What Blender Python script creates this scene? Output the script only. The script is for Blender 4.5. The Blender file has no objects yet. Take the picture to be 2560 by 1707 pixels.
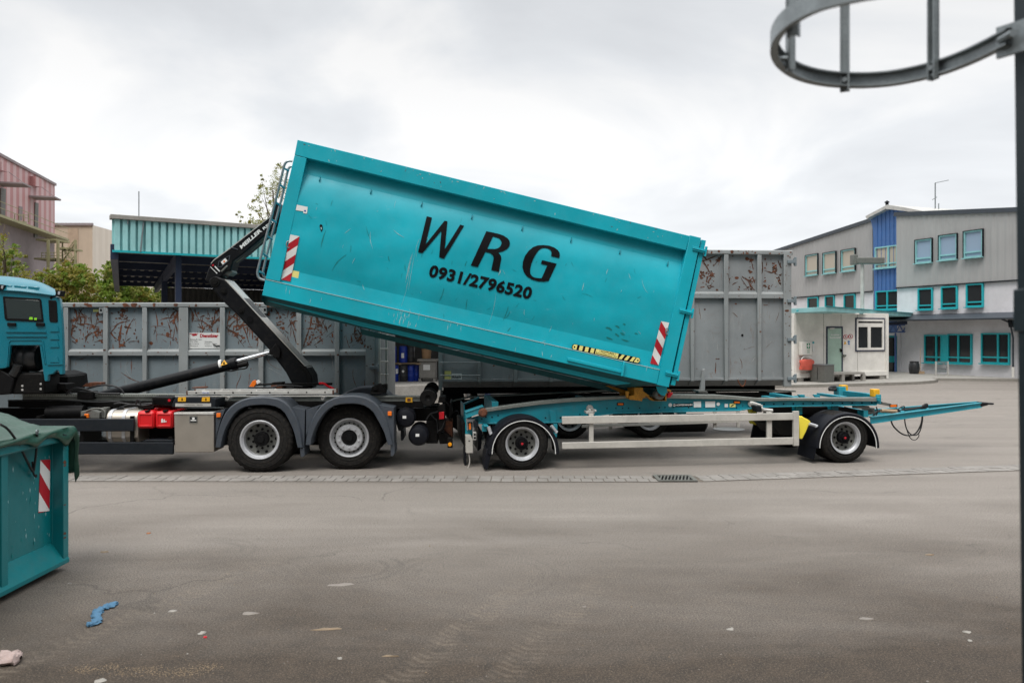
import bpy, bmesh, math, random
import numpy as np
from mathutils import Vector, Matrix, noise
from mathutils.geometry import tessellate_polygon
random.seed(7)
R = math.radians
SC = bpy.context.scene
COL = SC.collection

# ------------------------------------------------------------------ camera, sky, sun, exposure
CAM_H = 2.24          # eye height of the photographer
F, CX, HY = 1991.0, 1280.0, 833.0   # focal length, centre column and horizon row in photo pixels (28 mm lens)
cam = bpy.data.cameras.new('camera'); cam_o = bpy.data.objects.new('camera', cam); COL.objects.link(cam_o)
cam.sensor_width = 36; cam.lens = 28; cam.shift_y = -20.5 / 2560
cam.clip_start = 0.05; cam.clip_end = 2000
cam_o.location = (0, 0, CAM_H); cam_o.rotation_euler = (R(90), 0, 0)
cam.dof.use_dof = True; cam.dof.focus_distance = 13.2; cam.dof.aperture_fstop = 2.6
SC.camera = cam_o
SC.view_settings.view_transform = 'Standard'; SC.view_settings.look = 'None'
SC.view_settings.exposure = 0.62; SC.view_settings.gamma = 1
SC.cycles.use_denoising = True
SC.cycles.max_bounces = 6

SUN_EL, SUN_AZ = 60, 200      # degrees; azimuth measured clockwise from +Y (behind the camera, a little left)
w = bpy.data.worlds.new('World'); SC.world = w; w.use_nodes = True
nt = w.node_tree; nt.nodes.clear()
def wn(t, **k):
    n = nt.nodes.new(t)
    for a, b in k.items(): setattr(n, a, b)
    return n
def wl(a, b): nt.links.new(a, b)
out = wn('ShaderNodeOutputWorld'); bg = wn('ShaderNodeBackground'); wl(bg.outputs[0], out.inputs[0])
bg.inputs['Strength'].default_value = 0.1
sky = wn('ShaderNodeTexSky', sky_type='NISHITA', sun_disc=False)
sky.sun_elevation = R(SUN_EL); sky.sun_rotation = R(SUN_AZ); sky.dust_density = 3
tc = wn('ShaderNodeTexCoord'); sep = wn('ShaderNodeSeparateXYZ'); wl(tc.outputs['Generated'], sep.inputs[0])
zc = wn('ShaderNodeMath', operation='MAXIMUM'); wl(sep.outputs['Z'], zc.inputs[0]); zc.inputs[1].default_value = 0.0
zp = wn('ShaderNodeMath', operation='ADD'); wl(zc.outputs[0], zp.inputs[0]); zp.inputs[1].default_value = 0.22
dv = wn('ShaderNodeVectorMath', operation='DIVIDE'); wl(tc.outputs['Generated'], dv.inputs[0])
cmb = wn('ShaderNodeCombineXYZ')
for i in range(3): wl(zp.outputs[0], cmb.inputs[i])
wl(cmb.outputs[0], dv.inputs[1])
mp = wn('ShaderNodeMapping'); mp.inputs['Location'].default_value = (2.3, 0.6, 0); mp.inputs['Scale'].default_value = (1.15, 1.15, 1); wl(dv.outputs[0], mp.inputs[0])
n1 = wn('ShaderNodeTexNoise'); n1.inputs['Scale'].default_value = 1.1; n1.inputs['Detail'].default_value = 6; n1.inputs['Roughness'].default_value = .5; n1.inputs['Distortion'].default_value = .5
wl(mp.outputs[0], n1.inputs['Vector'])
cr = wn('ShaderNodeValToRGB'); wl(n1.outputs['Fac'], cr.inputs[0])
cr.color_ramp.elements[0].position = .36; cr.color_ramp.elements[0].color = (.56, .575, .595, 1)
cr.color_ramp.elements[1].position = .63; cr.color_ramp.elements[1].color = (.76, .757, .752, 1)
e = cr.color_ramp.elements.new(.5); e.color = (.635, .65, .668, 1)
# overcast sky grows brighter towards the zenith (CIE overcast distribution)
zr = wn('ShaderNodeMapRange', interpolation_type='SMOOTHSTEP'); wl(sep.outputs['Z'], zr.inputs[0])
zr.inputs[1].default_value = .36; zr.inputs[2].default_value = .85; zr.inputs[3].default_value = 10.0; zr.inputs[4].default_value = 27.0
# the bright band of cloud low over the yard
hz = wn('ShaderNodeMapRange', interpolation_type='SMOOTHSTEP'); wl(sep.outputs['Z'], hz.inputs[0])
hz.inputs[1].default_value = .40; hz.inputs[2].default_value = .10; hz.inputs[3].default_value = 0.80; hz.inputs[4].default_value = .99
mz = wn('ShaderNodeMath', operation='MULTIPLY'); wl(zr.outputs[0], mz.inputs[0]); wl(hz.outputs[0], mz.inputs[1])
sc_ = wn('ShaderNodeVectorMath', operation='SCALE'); wl(cr.outputs[0], sc_.inputs[0]); wl(mz.outputs[0], sc_.inputs['Scale'])
fy = wn('ShaderNodeMapRange', interpolation_type='SMOOTHSTEP'); wl(sep.outputs['Y'], fy.inputs[0]); fy.inputs[1].default_value = .05; fy.inputs[2].default_value = -.45; fy.inputs[3].default_value = 0; fy.inputs[4].default_value = 1
fz = wn('ShaderNodeMapRange', interpolation_type='SMOOTHSTEP'); wl(sep.outputs['Z'], fz.inputs[0]); fz.inputs[1].default_value = .75; fz.inputs[2].default_value = .30; fz.inputs[3].default_value = 0; fz.inputs[4].default_value = .78
fm = wn('ShaderNodeMath', operation='MULTIPLY'); wl(fy.outputs[0], fm.inputs[0]); wl(fz.outputs[0], fm.inputs[1])
fi = wn('ShaderNodeMath', operation='SUBTRACT'); fi.inputs[0].default_value = 1; wl(fm.outputs[0], fi.inputs[1])
mz2 = wn('ShaderNodeMath', operation='MULTIPLY'); wl(mz.outputs[0], mz2.inputs[0]); wl(fi.outputs[0], mz2.inputs[1]); wl(mz2.outputs[0], sc_.inputs['Scale'])
mixs = wn('ShaderNodeMixRGB'); mixs.inputs[0].default_value = .95; wl(sky.outputs[0], mixs.inputs[1]); wl(sc_.outputs[0], mixs.inputs[2])
wl(mixs.outputs[0], bg.inputs[0])

sun = bpy.data.lights.new('sun', 'SUN'); sun.energy = 1.5; sun.angle = R(28); sun.color = (1, .97, .92)
sun_o = bpy.data.objects.new('sun', sun); COL.objects.link(sun_o)
_az = R(SUN_AZ); _sd = Vector((math.sin(_az) * math.cos(R(SUN_EL)), math.cos(_az) * math.cos(R(SUN_EL)), math.sin(R(SUN_EL))))
sun_o.rotation_euler = _sd.to_track_quat('Z', 'Y').to_euler(); sun_o.location = (0, -10, 20)

# ------------------------------------------------------------------ materials
def lin(r, g, b):
    return tuple(((c / 255) / 12.92 if c / 255 <= .04045 else ((c / 255 + .055) / 1.055) ** 2.4) for c in (r, g, b))
class Mat:
    def __init__(s, name, rough=.6, metal=0, spec=.5):
        s.m = bpy.data.materials.new(name); s.m.use_nodes = True; s.t = s.m.node_tree
        s.b = s.t.nodes['Principled BSDF']; s.b.inputs['Roughness'].default_value = rough; s.b.inputs['Metallic'].default_value = metal
        s.b.inputs['Specular IOR Level'].default_value = spec
        s.tc = s.t.nodes.new('ShaderNodeTexCoord')
    def node(s, t, **k):
        n = s.t.nodes.new(t)
        for a, b in k.items(): setattr(n, a, b)
        return n
    def link(s, a, b): s.t.links.new(a, b)
    def noise(s, scale, detail=4, rough=.55, dist=0, map_scale=None, rot=None, loc=None, coord='Object'):
        n = s.node('ShaderNodeTexNoise'); n.inputs['Scale'].default_value = scale; n.inputs['Detail'].default_value = detail
        n.inputs['Roughness'].default_value = rough; n.inputs['Distortion'].default_value = dist
        m = s.node('ShaderNodeMapping'); s.link(s.tc.outputs[coord], m.inputs[0])
        if map_scale: m.inputs['Scale'].default_value = map_scale
        if rot: m.inputs['Rotation'].default_value = rot
        if loc: m.inputs['Location'].default_value = loc
        s.link(m.outputs[0], n.inputs['Vector']); return n.outputs['Fac']
    def ramp(s, fac, a, b, va=0., vb=1.):
        r = s.node('ShaderNodeMapRange'); s.link(fac, r.inputs[0]); r.inputs[1].default_value = a; r.inputs[2].default_value = b
        r.inputs[3].default_value = va; r.inputs[4].default_value = vb; return r.outputs[0]
    def mix(s, fac, c1, c2):
        x = s.node('ShaderNodeMixRGB')
        for i, c in ((0, fac), (1, c1), (2, c2)):
            if hasattr(c, 'is_linked') or hasattr(c, 'links'): s.link(c, x.inputs[i])
            elif i == 0: x.inputs[0].default_value = c
            else: x.inputs[i].default_value = tuple(c)[:3] + (1,)
        return x.outputs[0]
    def math(s, op, a, b=None):
        x = s.node('ShaderNodeMath', operation=op)
        for i, c in ((0, a), (1, b)):
            if c is None: continue
            if isinstance(c, (int, float)): x.inputs[i].default_value = c
            else: s.link(c, x.inputs[i])
        return x.outputs[0]
    def col(s, c):
        if isinstance(c, (tuple, list)): s.b.inputs['Base Color'].default_value = tuple(c)[:3] + (1,)
        else: s.link(c, s.b.inputs['Base Color'])
        return s
    def rough(s, fac): s.link(fac, s.b.inputs['Roughness']); return s
    def bump(s, h, strength=.3, dist=.01):
        b = s.node('ShaderNodeBump'); b.inputs['Strength'].default_value = strength; b.inputs['Distance'].default_value = dist
        s.link(h, b.inputs['Height']); s.link(b.outputs[0], s.b.inputs['Normal']); return s

def paint(name, c, rough=.4, dirt=.35, dirtc=(.10, .085, .07), scale=1.0, scratch=.0, coat=0, spec=.5, metal=0, vary=.12, bump=True):
    """painted or plain surface with uneven tone, grime and fine scratches"""
    m = Mat(name, rough, metal, spec)
    n1 = m.noise(1.7 * scale, 6); n2 = m.noise(9 * scale, 6, .65); n3 = m.noise(60 * scale, 3)
    lo = tuple(x * (1 - vary) for x in c); hi = tuple(min(1, x * (1 + vary)) for x in c)
    k = m.mix(m.ramp(n1, .3, .7), lo, hi)
    d = m.math('MULTIPLY', m.ramp(n2, .48, .78), dirt)
    k = m.mix(d, k, dirtc)
    if scratch:
        s1 = m.noise(3, 8, .7, .4, (1, 1, 9), (0, .5, .2)); s2 = m.noise(2.2, 8, .7, .6, (7, 1, 1), (0, .3, 0))
        s = m.math('MULTIPLY', m.math('MAXIMUM', m.ramp(s1, .66, .70), m.ramp(s2, .68, .72)), scratch)
        k = m.mix(s, k, tuple(min(1, x * .5 + .35) for x in c))
    m.col(k)
    m.rough(m.ramp(n2, .2, .8, max(.05, rough - .1), min(1, rough + .18)))
    if coat: m.b.inputs['Coat Weight'].default_value = coat
    if bump: m.bump(m.math('ADD', n3, m.math('MULTIPLY', n1, 3)), .04, .003)
    return m.m
def flat(name, c, rough=.6, metal=0, spec=.4):
    return paint(name, c, rough, .15, tuple(x * .6 for x in c), 1, 0, 0, spec, metal, .06)

TEAL = (.003, .40, .455)
M = {}
M['teal'] = paint('container_teal_paint', (.001, .365, .455), .40, .08, (.06, .26, .28), .6, .25, spec=.45)
M['teal_trailer'] = paint('trailer_teal_paint', (.008, .235, .30), .38, .35, (.08, .12, .12), 1, .12)
M['teal_bin'] = paint('bin_teal_paint', (.001, .155, .172), .35, .25, (.03, .12, .12), 1, .15)
M['teal_cab'] = paint('cab_teal_paint', (.002, .150, .205), .25, .10, (.06, .2, .25), .5, 0, coat=.3, bump=False, vary=.05)
M['teal_trim'] = flat('teal_trim', (.012, .36, .40), .45)
M['teal_pale'] = paint('pale_teal_sheet', (.24, .49, .50), .5, .2, (.15, .3, .3))
M['teal_fascia'] = paint('fascia_teal_sheet', (.31, .60, .60), .5, .2, (.1, .25, .27))
M['white'] = paint('white_paint', (.72, .70, .655), .5, .15, (.45, .40, .32))
M['stick_white'] = flat('sticker_white', (.72, .72, .70), .5)
M['stick_red'] = flat('sticker_red', (.42, .01, .02), .45)
M['stick_yellow'] = flat('sticker_yellow', (.85, .70, .06), .45)
M['pale_yellow'] = flat('pale_yellow', (.80, .72, .24), .45)
M['ink'] = flat('black_lettering', (.004, .004, .005), .6, 0, .12)
M['black'] = paint('black_steel', (.006, .006, .0065), .45, .4, (.022, .02, .018), 2, spec=.15)
M['hook'] = paint('hook_arm_black', (.007, .0075, .009), .36, .35, (.035, .03, .025), 1.5, spec=.15)
M['plastic'] = paint('black_plastic', (.005, .005, .0055), .5, .3, (.02, .018, .015), 2, spec=.15)
M['frame_dark'] = paint('greasy_chassis', (.004, .004, .004), .55, .6, (.022, .018, .015), 4, spec=.15)
M['fender'] = paint('grey_fender_plastic', (.040, .050, .064), .5, .45, (.085, .078, .072), 3)
M['guard_dark'] = paint('dark_guard', (.012, .015, .019), .5, .3, (.035, .032, .03), 2, spec=.15)
M['mudguard'] = paint('black_mudguard', (.008, .009, .013), .42, .3, (.035, .032, .03), 3, spec=.15)
M['rubber'] = paint('tyre_rubber', (.013, .0125, .012), .8, .75, (.052, .045, .038), 3, spec=.15)
M['rim'] = paint('silver_rim', (.50, .51, .53), .35, .35, (.16, .15, .14), 4, metal=.35)
M['rim_dirty'] = paint('dirty_rim', (.13, .132, .12), .55, .6, (.07, .062, .05), 5)
M['steel'] = paint('stainless_steel', (.42, .38, .33), .38, .15, (.25, .22, .18), 1, metal=.75)
M['alu'] = paint('aluminium', (.55, .54, .51), .4, .3, (.3, .28, .25), 2, metal=.45)
M['rail'] = paint('cream_guard_rail', (.46, .44, .40), .42, .3, (.22, .2, .17), 2)
M['flange'] = paint('worn_rail_flange', (.22, .235, .215), .4, .5, (.09, .085, .07), 2, .3, metal=.3)
M['chrome'] = paint('chrome_rod', (.75, .76, .78), .12, .0, metal=1.0)
M['red'] = paint('red_plastic', (.58, .008, .012), .35, .1, (.2, .01, .01))
M['orange'] = flat('orange_marker', (.80, .17, .012), .3)
M['amber'] = flat('amber_reflector', (.85, .32, .01), .3)
M['yellow'] = paint('yellow_paint', (.78, .40, .012), .45, .4, (.2, .1, .03), 3)
M['yellow_old'] = paint('greasy_yellow_paint', (.50, .22, .012), .5, .75, (.06, .035, .015), 6)
M['lamp_red'] = flat('red_lamp', (.55, .01, .02), .25)
M['lens'] = flat('lamp_lens', (.35, .36, .37), .2)
M['glass'] = Mat('dark_glass', .04, 0, .7).col((.020, .030, .030)).m
M['glass_sky'] = Mat('sky_reflection_glass', .12, .0, .6).col((.27, .36, .47)).m  # pale blue base colour paints in the reflected sky
M['glass_cream'] = Mat('cream_reflection_glass', .25, 0, .5).col((.42, .37, .30)).m  # cream base colour paints in the reflection of the beige hall
M['glass_room'] = Mat('window_glass', .05, 0, .5).col((.020, .024, .026)).m
M['zinc'] = paint('galvanised_steel', (.27, .30, .31), .38, .45, (.07, .08, .085), 12, .1, metal=.6)
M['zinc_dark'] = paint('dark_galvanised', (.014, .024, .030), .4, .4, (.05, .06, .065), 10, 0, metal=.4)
M['cable'] = flat('black_cable', (.015, .015, .016), .5)
M['concrete'] = paint('concrete', (.30, .285, .26), .9, .5, (.16, .15, .13), 2)
M['kerb'] = paint('kerb_stone', (.24, .225, .20), .9, .6, (.09, .09, .06), 3)
M['navy'] = paint('navy_steel', (.012, .022, .055), .5, .2, (.02, .02, .03))
M['cardboard'] = paint('cardboard', (.36, .22, .12), .85, .2, (.2, .12, .07))
M['drum_blue'] = paint('blue_drum', (.008, .035, .30), .35, .2, (.01, .02, .08))
M['drum_black'] = paint('black_drum', (.02, .021, .024), .4, .2)
M['dirty_box'] = paint('dirty_grey_box', (.25, .24, .22), .7, .7, (.05, .045, .04), 5)
M['wood'] = paint('wood', (.35, .25, .16), .85, .4, (.15, .1, .06), 4)

def rusty(name, c, amount):
    m = Mat(name, .5, 0, .4)
    n1 = m.noise(1.1, 6); n2 = m.noise(4.5, 9, .7, .8); big = m.noise(.55, 3)
    k = m.mix(m.ramp(n1, .3, .7), tuple(x * .82 for x in c), tuple(x * 1.12 for x in c))
    sp = m.noise(6, 9, .75, .3, (1, 1, .25)); k = m.mix(m.math('MULTIPLY', m.ramp(sp, .55, .75), .35), k, (.42, .41, .38))       # worn primer and lime streaks
    fine = m.noise(30, 4, .6)
    rc = m.mix(m.ramp(fine, .35, .65), (.075, .022, .010), (.22, .075, .028))
    msk = m.math('MULTIPLY', m.ramp(n2, .60, .68), m.ramp(big, .42, .62, 0, amount))
    k = m.mix(msk, k, rc)
    for i, (ang, sc) in enumerate(((.35, 1.5), (-.5, 1.9), (1.25, 1.6), (.05, 2.3))):
        q = m.noise(sc, 5, .62, .15, (9, 9, 1.0), (0, ang, 0), (i * 3.1, 0, i)); k = m.mix(m.math('MULTIPLY', m.ramp(q, .655, .69), m.ramp(m.noise(.8, 4, .6, .5, None, None, (i * 5, 0, 2)), .45, .58, 0, min(1, amount * 1.3))), k, rc)
    halo = m.noise(2.6, 6, .65, .4); k = m.mix(m.math('MULTIPLY', m.ramp(halo, .55, .75), m.ramp(big, .35, .6, 0, amount * .6)), k, (.16, .105, .07))
    m.col(k); m.rough(m.ramp(n2, .3, .7, .42, .75)); m.bump(m.math('ADD', n2, m.math('MULTIPLY', n1, 2)), .25, .01)
    return m.m
M['grey_rusty'] = rusty('scratched_grey_paint', (.185, .222, .24), .7)
M['grey_cont'] = rusty('grey_container_paint', (.255, .27, .275), .35)
M['grey_rib'] = rusty('grey_rib_paint', (.265, .28, .28), .25)
_m = Mat('rust', .85); _m.col(_m.mix(_m.ramp(_m.noise(14, 6, .7), .35, .65), (.05, .018, .010), (.19, .062, .026))); _m.bump(_m.noise(60, 4), .4, .005); M['rust'] = _m.m
_m = Mat('rust_dark', .85); _m.col(_m.mix(_m.ramp(_m.noise(18, 6, .7), .35, .65), (.030, .014, .009), (.11, .045, .022))); M['rust_dark'] = _m.m
M['pale_scratch'] = flat('pale_scratch', (.42, .42, .39), .6)
M['teal_scratch'] = flat('bare_scratch_on_teal', (.32, .52, .53), .5)
M['teal_scuff'] = flat('dark_scuff_on_teal', (.004, .20, .20), .5)

# asphalt
g = Mat('asphalt', .9, 0, .3)
big = g.noise(.14, 5, .55, .6, (.5, 1.4, 1), coord='Object'); mid = g.noise(.9, 7, .65, .2, (.35, 1.2, 1)); fine = g.noise(38, 5, .75); grain = g.noise(190, 2, .6)
streak = g.noise(.5, 8, .62, .25, (.16, 3.2, 1), (0, 0, R(1.5)))
c = g.mix(g.ramp(big, .22, .78), (.195, .170, .148), (.285, .254, .225))
c = g.mix(g.math('MULTIPLY', g.ramp(streak, .42, .70), .5), c, (.345, .311, .279))
c = g.mix(g.math('MULTIPLY', g.ramp(mid, .50, .74), .28), c, (.105, .096, .088))
sx = g.node('ShaderNodeSeparateXYZ'); g.link(g.tc.outputs['Object'], sx.inputs[0])
# mud carried into the loading corner the photographer stands in (an area of the yard, with a ragged edge)
edge = g.math('ADD', sx.outputs['Y'], g.math('MULTIPLY', g.math('SUBTRACT', g.noise(.45, 6, .6, .4, (.5, 1, 1)), .5), 7.5))
mud = g.ramp(edge, 10.4, 5.2)
mudn = g.noise(5, 9, .72); mudc = g.mix(g.ramp(mudn, .35, .68), (.014, .0088, .0052), (.052, .035, .022))
c = g.mix(g.math('MULTIPLY', mud, .92), c, mudc)
crumb = g.math('MULTIPLY', g.ramp(g.noise(24, 6, .75), .60, .68), g.math('MULTIPLY', mud, .75)); c = g.mix(crumb, c, (.15, .115, .07))
def track(y0, x0, ang, wid, frq):     # tread print of a lorry tyre
    m_ = g.node('ShaderNodeMapping'); m_.inputs['Location'].default_value = (-x0, -y0, 0)
    g.link(g.tc.outputs['Object'], m_.inputs[0])
    r_ = g.node('ShaderNodeVectorRotate', rotation_type='Z_AXIS'); r_.inputs['Angle'].default_value = ang; g.link(m_.outputs[0], r_.inputs['Vector'])
    s_ = g.node('ShaderNodeSeparateXYZ'); g.link(r_.outputs[0], s_.inputs[0])
    wob = g.math('MULTIPLY', g.math('SUBTRACT', g.noise(.8, 3), .5), .3)
    d = g.math('ABSOLUTE', g.math('ADD', s_.outputs['Y'], wob))
    band = g.ramp(d, wid, wid * .7)
    ends = g.ramp(g.math('ABSOLUTE', s_.outputs['X']), 2.4, 1.2)
    tread = g.math('SINE', g.math('ADD', g.math('MULTIPLY', s_.outputs['X'], frq), g.math('MULTIPLY', d, 34)))
    return g.math('MULTIPLY', g.math('MULTIPLY', band, ends), g.ramp(tread, -.2, .7, .15, 1))
for a in ((5.6, -.55, R(112), .14, 80), (5.6, .1, R(114), .15, 80), (6.3, -3.0, R(112), .13, 70)):
    t_ = g.math('MULTIPLY', track(*a), g.ramp(mudn, .35, .62, .0, .42)); c = g.mix(t_, c, (.22, .18, .14))
def swirl(x0, y0, r0, r1):             # scrubbed turning marks
    d_ = g.node('ShaderNodeVectorMath', operation='DISTANCE'); g.link(g.tc.outputs['Object'], d_.inputs[0]); d_.inputs[1].default_value = (x0, y0, 0)
    wv = g.math('SINE', g.math('MULTIPLY', d_.outputs['Value'], 46))
    rg = g.math('MULTIPLY', g.ramp(d_.outputs['Value'], r0, r0 + .12), g.ramp(d_.outputs['Value'], r1, r1 - .15))
    return g.math('MULTIPLY', g.math('MULTIPLY', rg, g.ramp(wv, -.3, .8)), g.ramp(g.noise(1.3, 4), .45, .62, 0, .34))
for a in ((-2.5, 7.3, .1, .75), (-1.5, 7.6, .15, .62), (-.3, 7.4, .5, .95), (-3.1, 8.2, .1, .6)):
    c = g.mix(swirl(*a), c, (.055, .05, .046))
oil = g.noise(.75, 5, .6, .7, (.6, 1, 1), None, (3, 7, 0)); c = g.mix(g.math('MULTIPLY', g.ramp(oil, .62, .74), .3), c, (.06, .054, .048))
vo = g.node('ShaderNodeTexVoronoi', feature='DISTANCE_TO_EDGE'); vo.inputs['Scale'].default_value = .32; vm = g.node('ShaderNodeVectorMath', operation='ADD'); nz = g.node('ShaderNodeTexNoise'); nz.inputs['Scale'].default_value = 1.6; nz.inputs['Detail'].default_value = 8
g.link(g.tc.outputs['Object'], nz.inputs['Vector']); g.link(g.tc.outputs['Object'], vm.inputs[0]); g.link(nz.outputs['Color'], vm.inputs[1]); g.link(vm.outputs[0], vo.inputs['Vector'])
c = g.mix(g.math('MULTIPLY', g.ramp(vo.outputs['Distance'], .010, .003), g.ramp(g.noise(.35, 3), .5, .6, 0, .55)), c, (.05, .045, .04))
spk = g.noise(75, 3, .7); c = g.mix(g.math('MULTIPLY', g.ramp(spk, .52, .62), .8), c, g.mix(mud, (.30, .275, .245), (.13, .105, .08))); c = g.mix(g.math('MULTIPLY', g.ramp(spk, .48, .38), .8), c, (.035, .031, .027))
c = g.mix(g.math('MULTIPLY', g.ramp(fine, .35, .7), .38), c, g.mix(mud, (.075, .067, .058), (.020, .014, .009)))
c = g.mix(g.math('MULTIPLY', g.ramp(grain, .55, .72), g.math('SUBTRACT', .42, g.math('MULTIPLY', mud, .22))), c, g.mix(mud, (.29, .262, .232), (.17, .13, .095)))
g.col(c); g.rough(g.ramp(big, .3, .7, .75, .95))
g.bump(g.math('ADD', g.math('MULTIPLY', fine, 1.), grain), .5, .006)
M['asphalt'] = g.m
_m = Mat('pavers', .9); _n = _m.noise(2.4, 5); _m.col(_m.mix(_m.ramp(_n, .3, .7), (.17, .157, .142), (.26, .242, .222))); _m.bump(_m.noise(40, 5), .4, .006); M['paver'] = _m.m
_m = Mat('joint_sand', .95); _m.col(_m.mix(_m.ramp(_m.noise(5, 5), .3, .7), (.09, .078, .064), (.16, .13, .10))); M['joint'] = _m.m

def ribbed(name, c, d, freq, depth=.02, c2=None, dirt=.15, rough=.55, hard=True):
    """upright profiled sheet: ribs counted along direction d (plan)"""
    m = Mat(name, rough)
    dt = m.node('ShaderNodeVectorMath', operation='DOT_PRODUCT'); m.link(m.tc.outputs['Object'], dt.inputs[0]); dt.inputs[1].default_value = (d[0], d[1], 0)
    s = m.math('SINE', m.math('MULTIPLY', dt.outputs['Value'], 2 * math.pi * freq))
    k = m.mix(m.ramp(m.noise(.6, 5), .3, .7), tuple(x * .93 for x in c), tuple(x * 1.05 for x in c))
    if c2: k = m.mix(m.ramp(s, -.15, .15), k, c2)
    st = m.noise(1.5, 6, .6, 0, (1, 1, .12)); k = m.mix(m.math('MULTIPLY', m.ramp(st, .5, .75), dirt), k, tuple(x * .55 for x in c))
    m.col(k)
    if depth: m.bump(m.ramp(s, -.6, .6) if hard else s, .9, depth)
    return m.m

# foliage
def leafmat(name, a, b, c3):
    m = Mat(name, .55, 0, .35)
    oi = m.node('ShaderNodeNewGeometry'); k = m.mix(oi.outputs['Random Per Island'], a, b)
    k = m.mix(m.ramp(m.noise(.9, 3), .5, .68), k, c3); m.col(k)
    m.b.inputs['Subsurface Weight'].default_value = 0
    tr = m.node('ShaderNodeBsdfTranslucent'); m.link(k, tr.inputs[0]); ms = m.node('ShaderNodeMixShader'); ms.inputs[0].default_value = .45
    o = m.t.nodes['Material Output']; m.link(m.b.outputs[0], ms.inputs[1]); m.link(tr.outputs[0], ms.inputs[2]); m.link(ms.outputs[0], o.inputs[0])
    return m.m
M['leaf_green'] = leafmat('leaf_green', (.09, .16, .02), (.23, .33, .045), (.30, .34, .06))
M['leaf_bronze'] = leafmat('leaf_bronze', (.15, .15, .022), (.30, .28, .05), (.27, .15, .035))
M['leaf_pale'] = leafmat('leaf_pale', (.20, .24, .05), (.35, .36, .10), (.34, .28, .08))
M['bark'] = paint('bark', (.11, .085, .06), .9, .4, (.05, .04, .03), 6)

# ------------------------------------------------------------------ geometry helpers
class Pl:
    """upright plane through (x, y) turned by yaw; photo measurements land on it as real points"""
    def __init__(s, x, y, yaw):
        s.p = Vector((x, y, 0)); s.d = Vector((math.cos(R(yaw)), math.sin(R(yaw)), 0)); s.n = Vector((-s.d.y, s.d.x, 0))
    def pt(s, u, v, off=0):
        r = Vector(((u - CX) / F, 1, (HY - v) / F)); t = (s.p.dot(s.n) + off) / r.dot(s.n)
        return Vector((r.x * t, r.y * t, CAM_H + r.z * t))
    def az(s, u, v, off=0):
        q = s.pt(u, v, off); return ((q - s.p).dot(s.d), q.z)
    def P(s, a, z, off=0): return s.p + s.d * a + s.n * off + Vector((0, 0, z))
    def pts(s, l, off=0): return [s.pt(u, v, off) for u, v in l]
    def rect(s, u0, u1, vt, vb, off=0):       # true upright rectangle; heights read at its left edge
        a0, zt = s.az(u0, vt, off); _, zb = s.az(u0, vb, off); a1, _ = s.az(u1, vt, off)
        return [s.P(a0, zt, off), s.P(a1, zt, off), s.P(a1, zb, off), s.P(a0, zb, off)]
def gnd(u, v, z=0):
    y = (CAM_H - z) * F / (v - HY); return Vector(((u - CX) / F * y, y, z))
def crop(x0, y0, k): return lambda *p: [(x0 + p[i] * k, y0 + p[i + 1] * k) for i in range(0, len(p), 2)]
def lerp(a, b, t): return a + (b - a) * t

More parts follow.
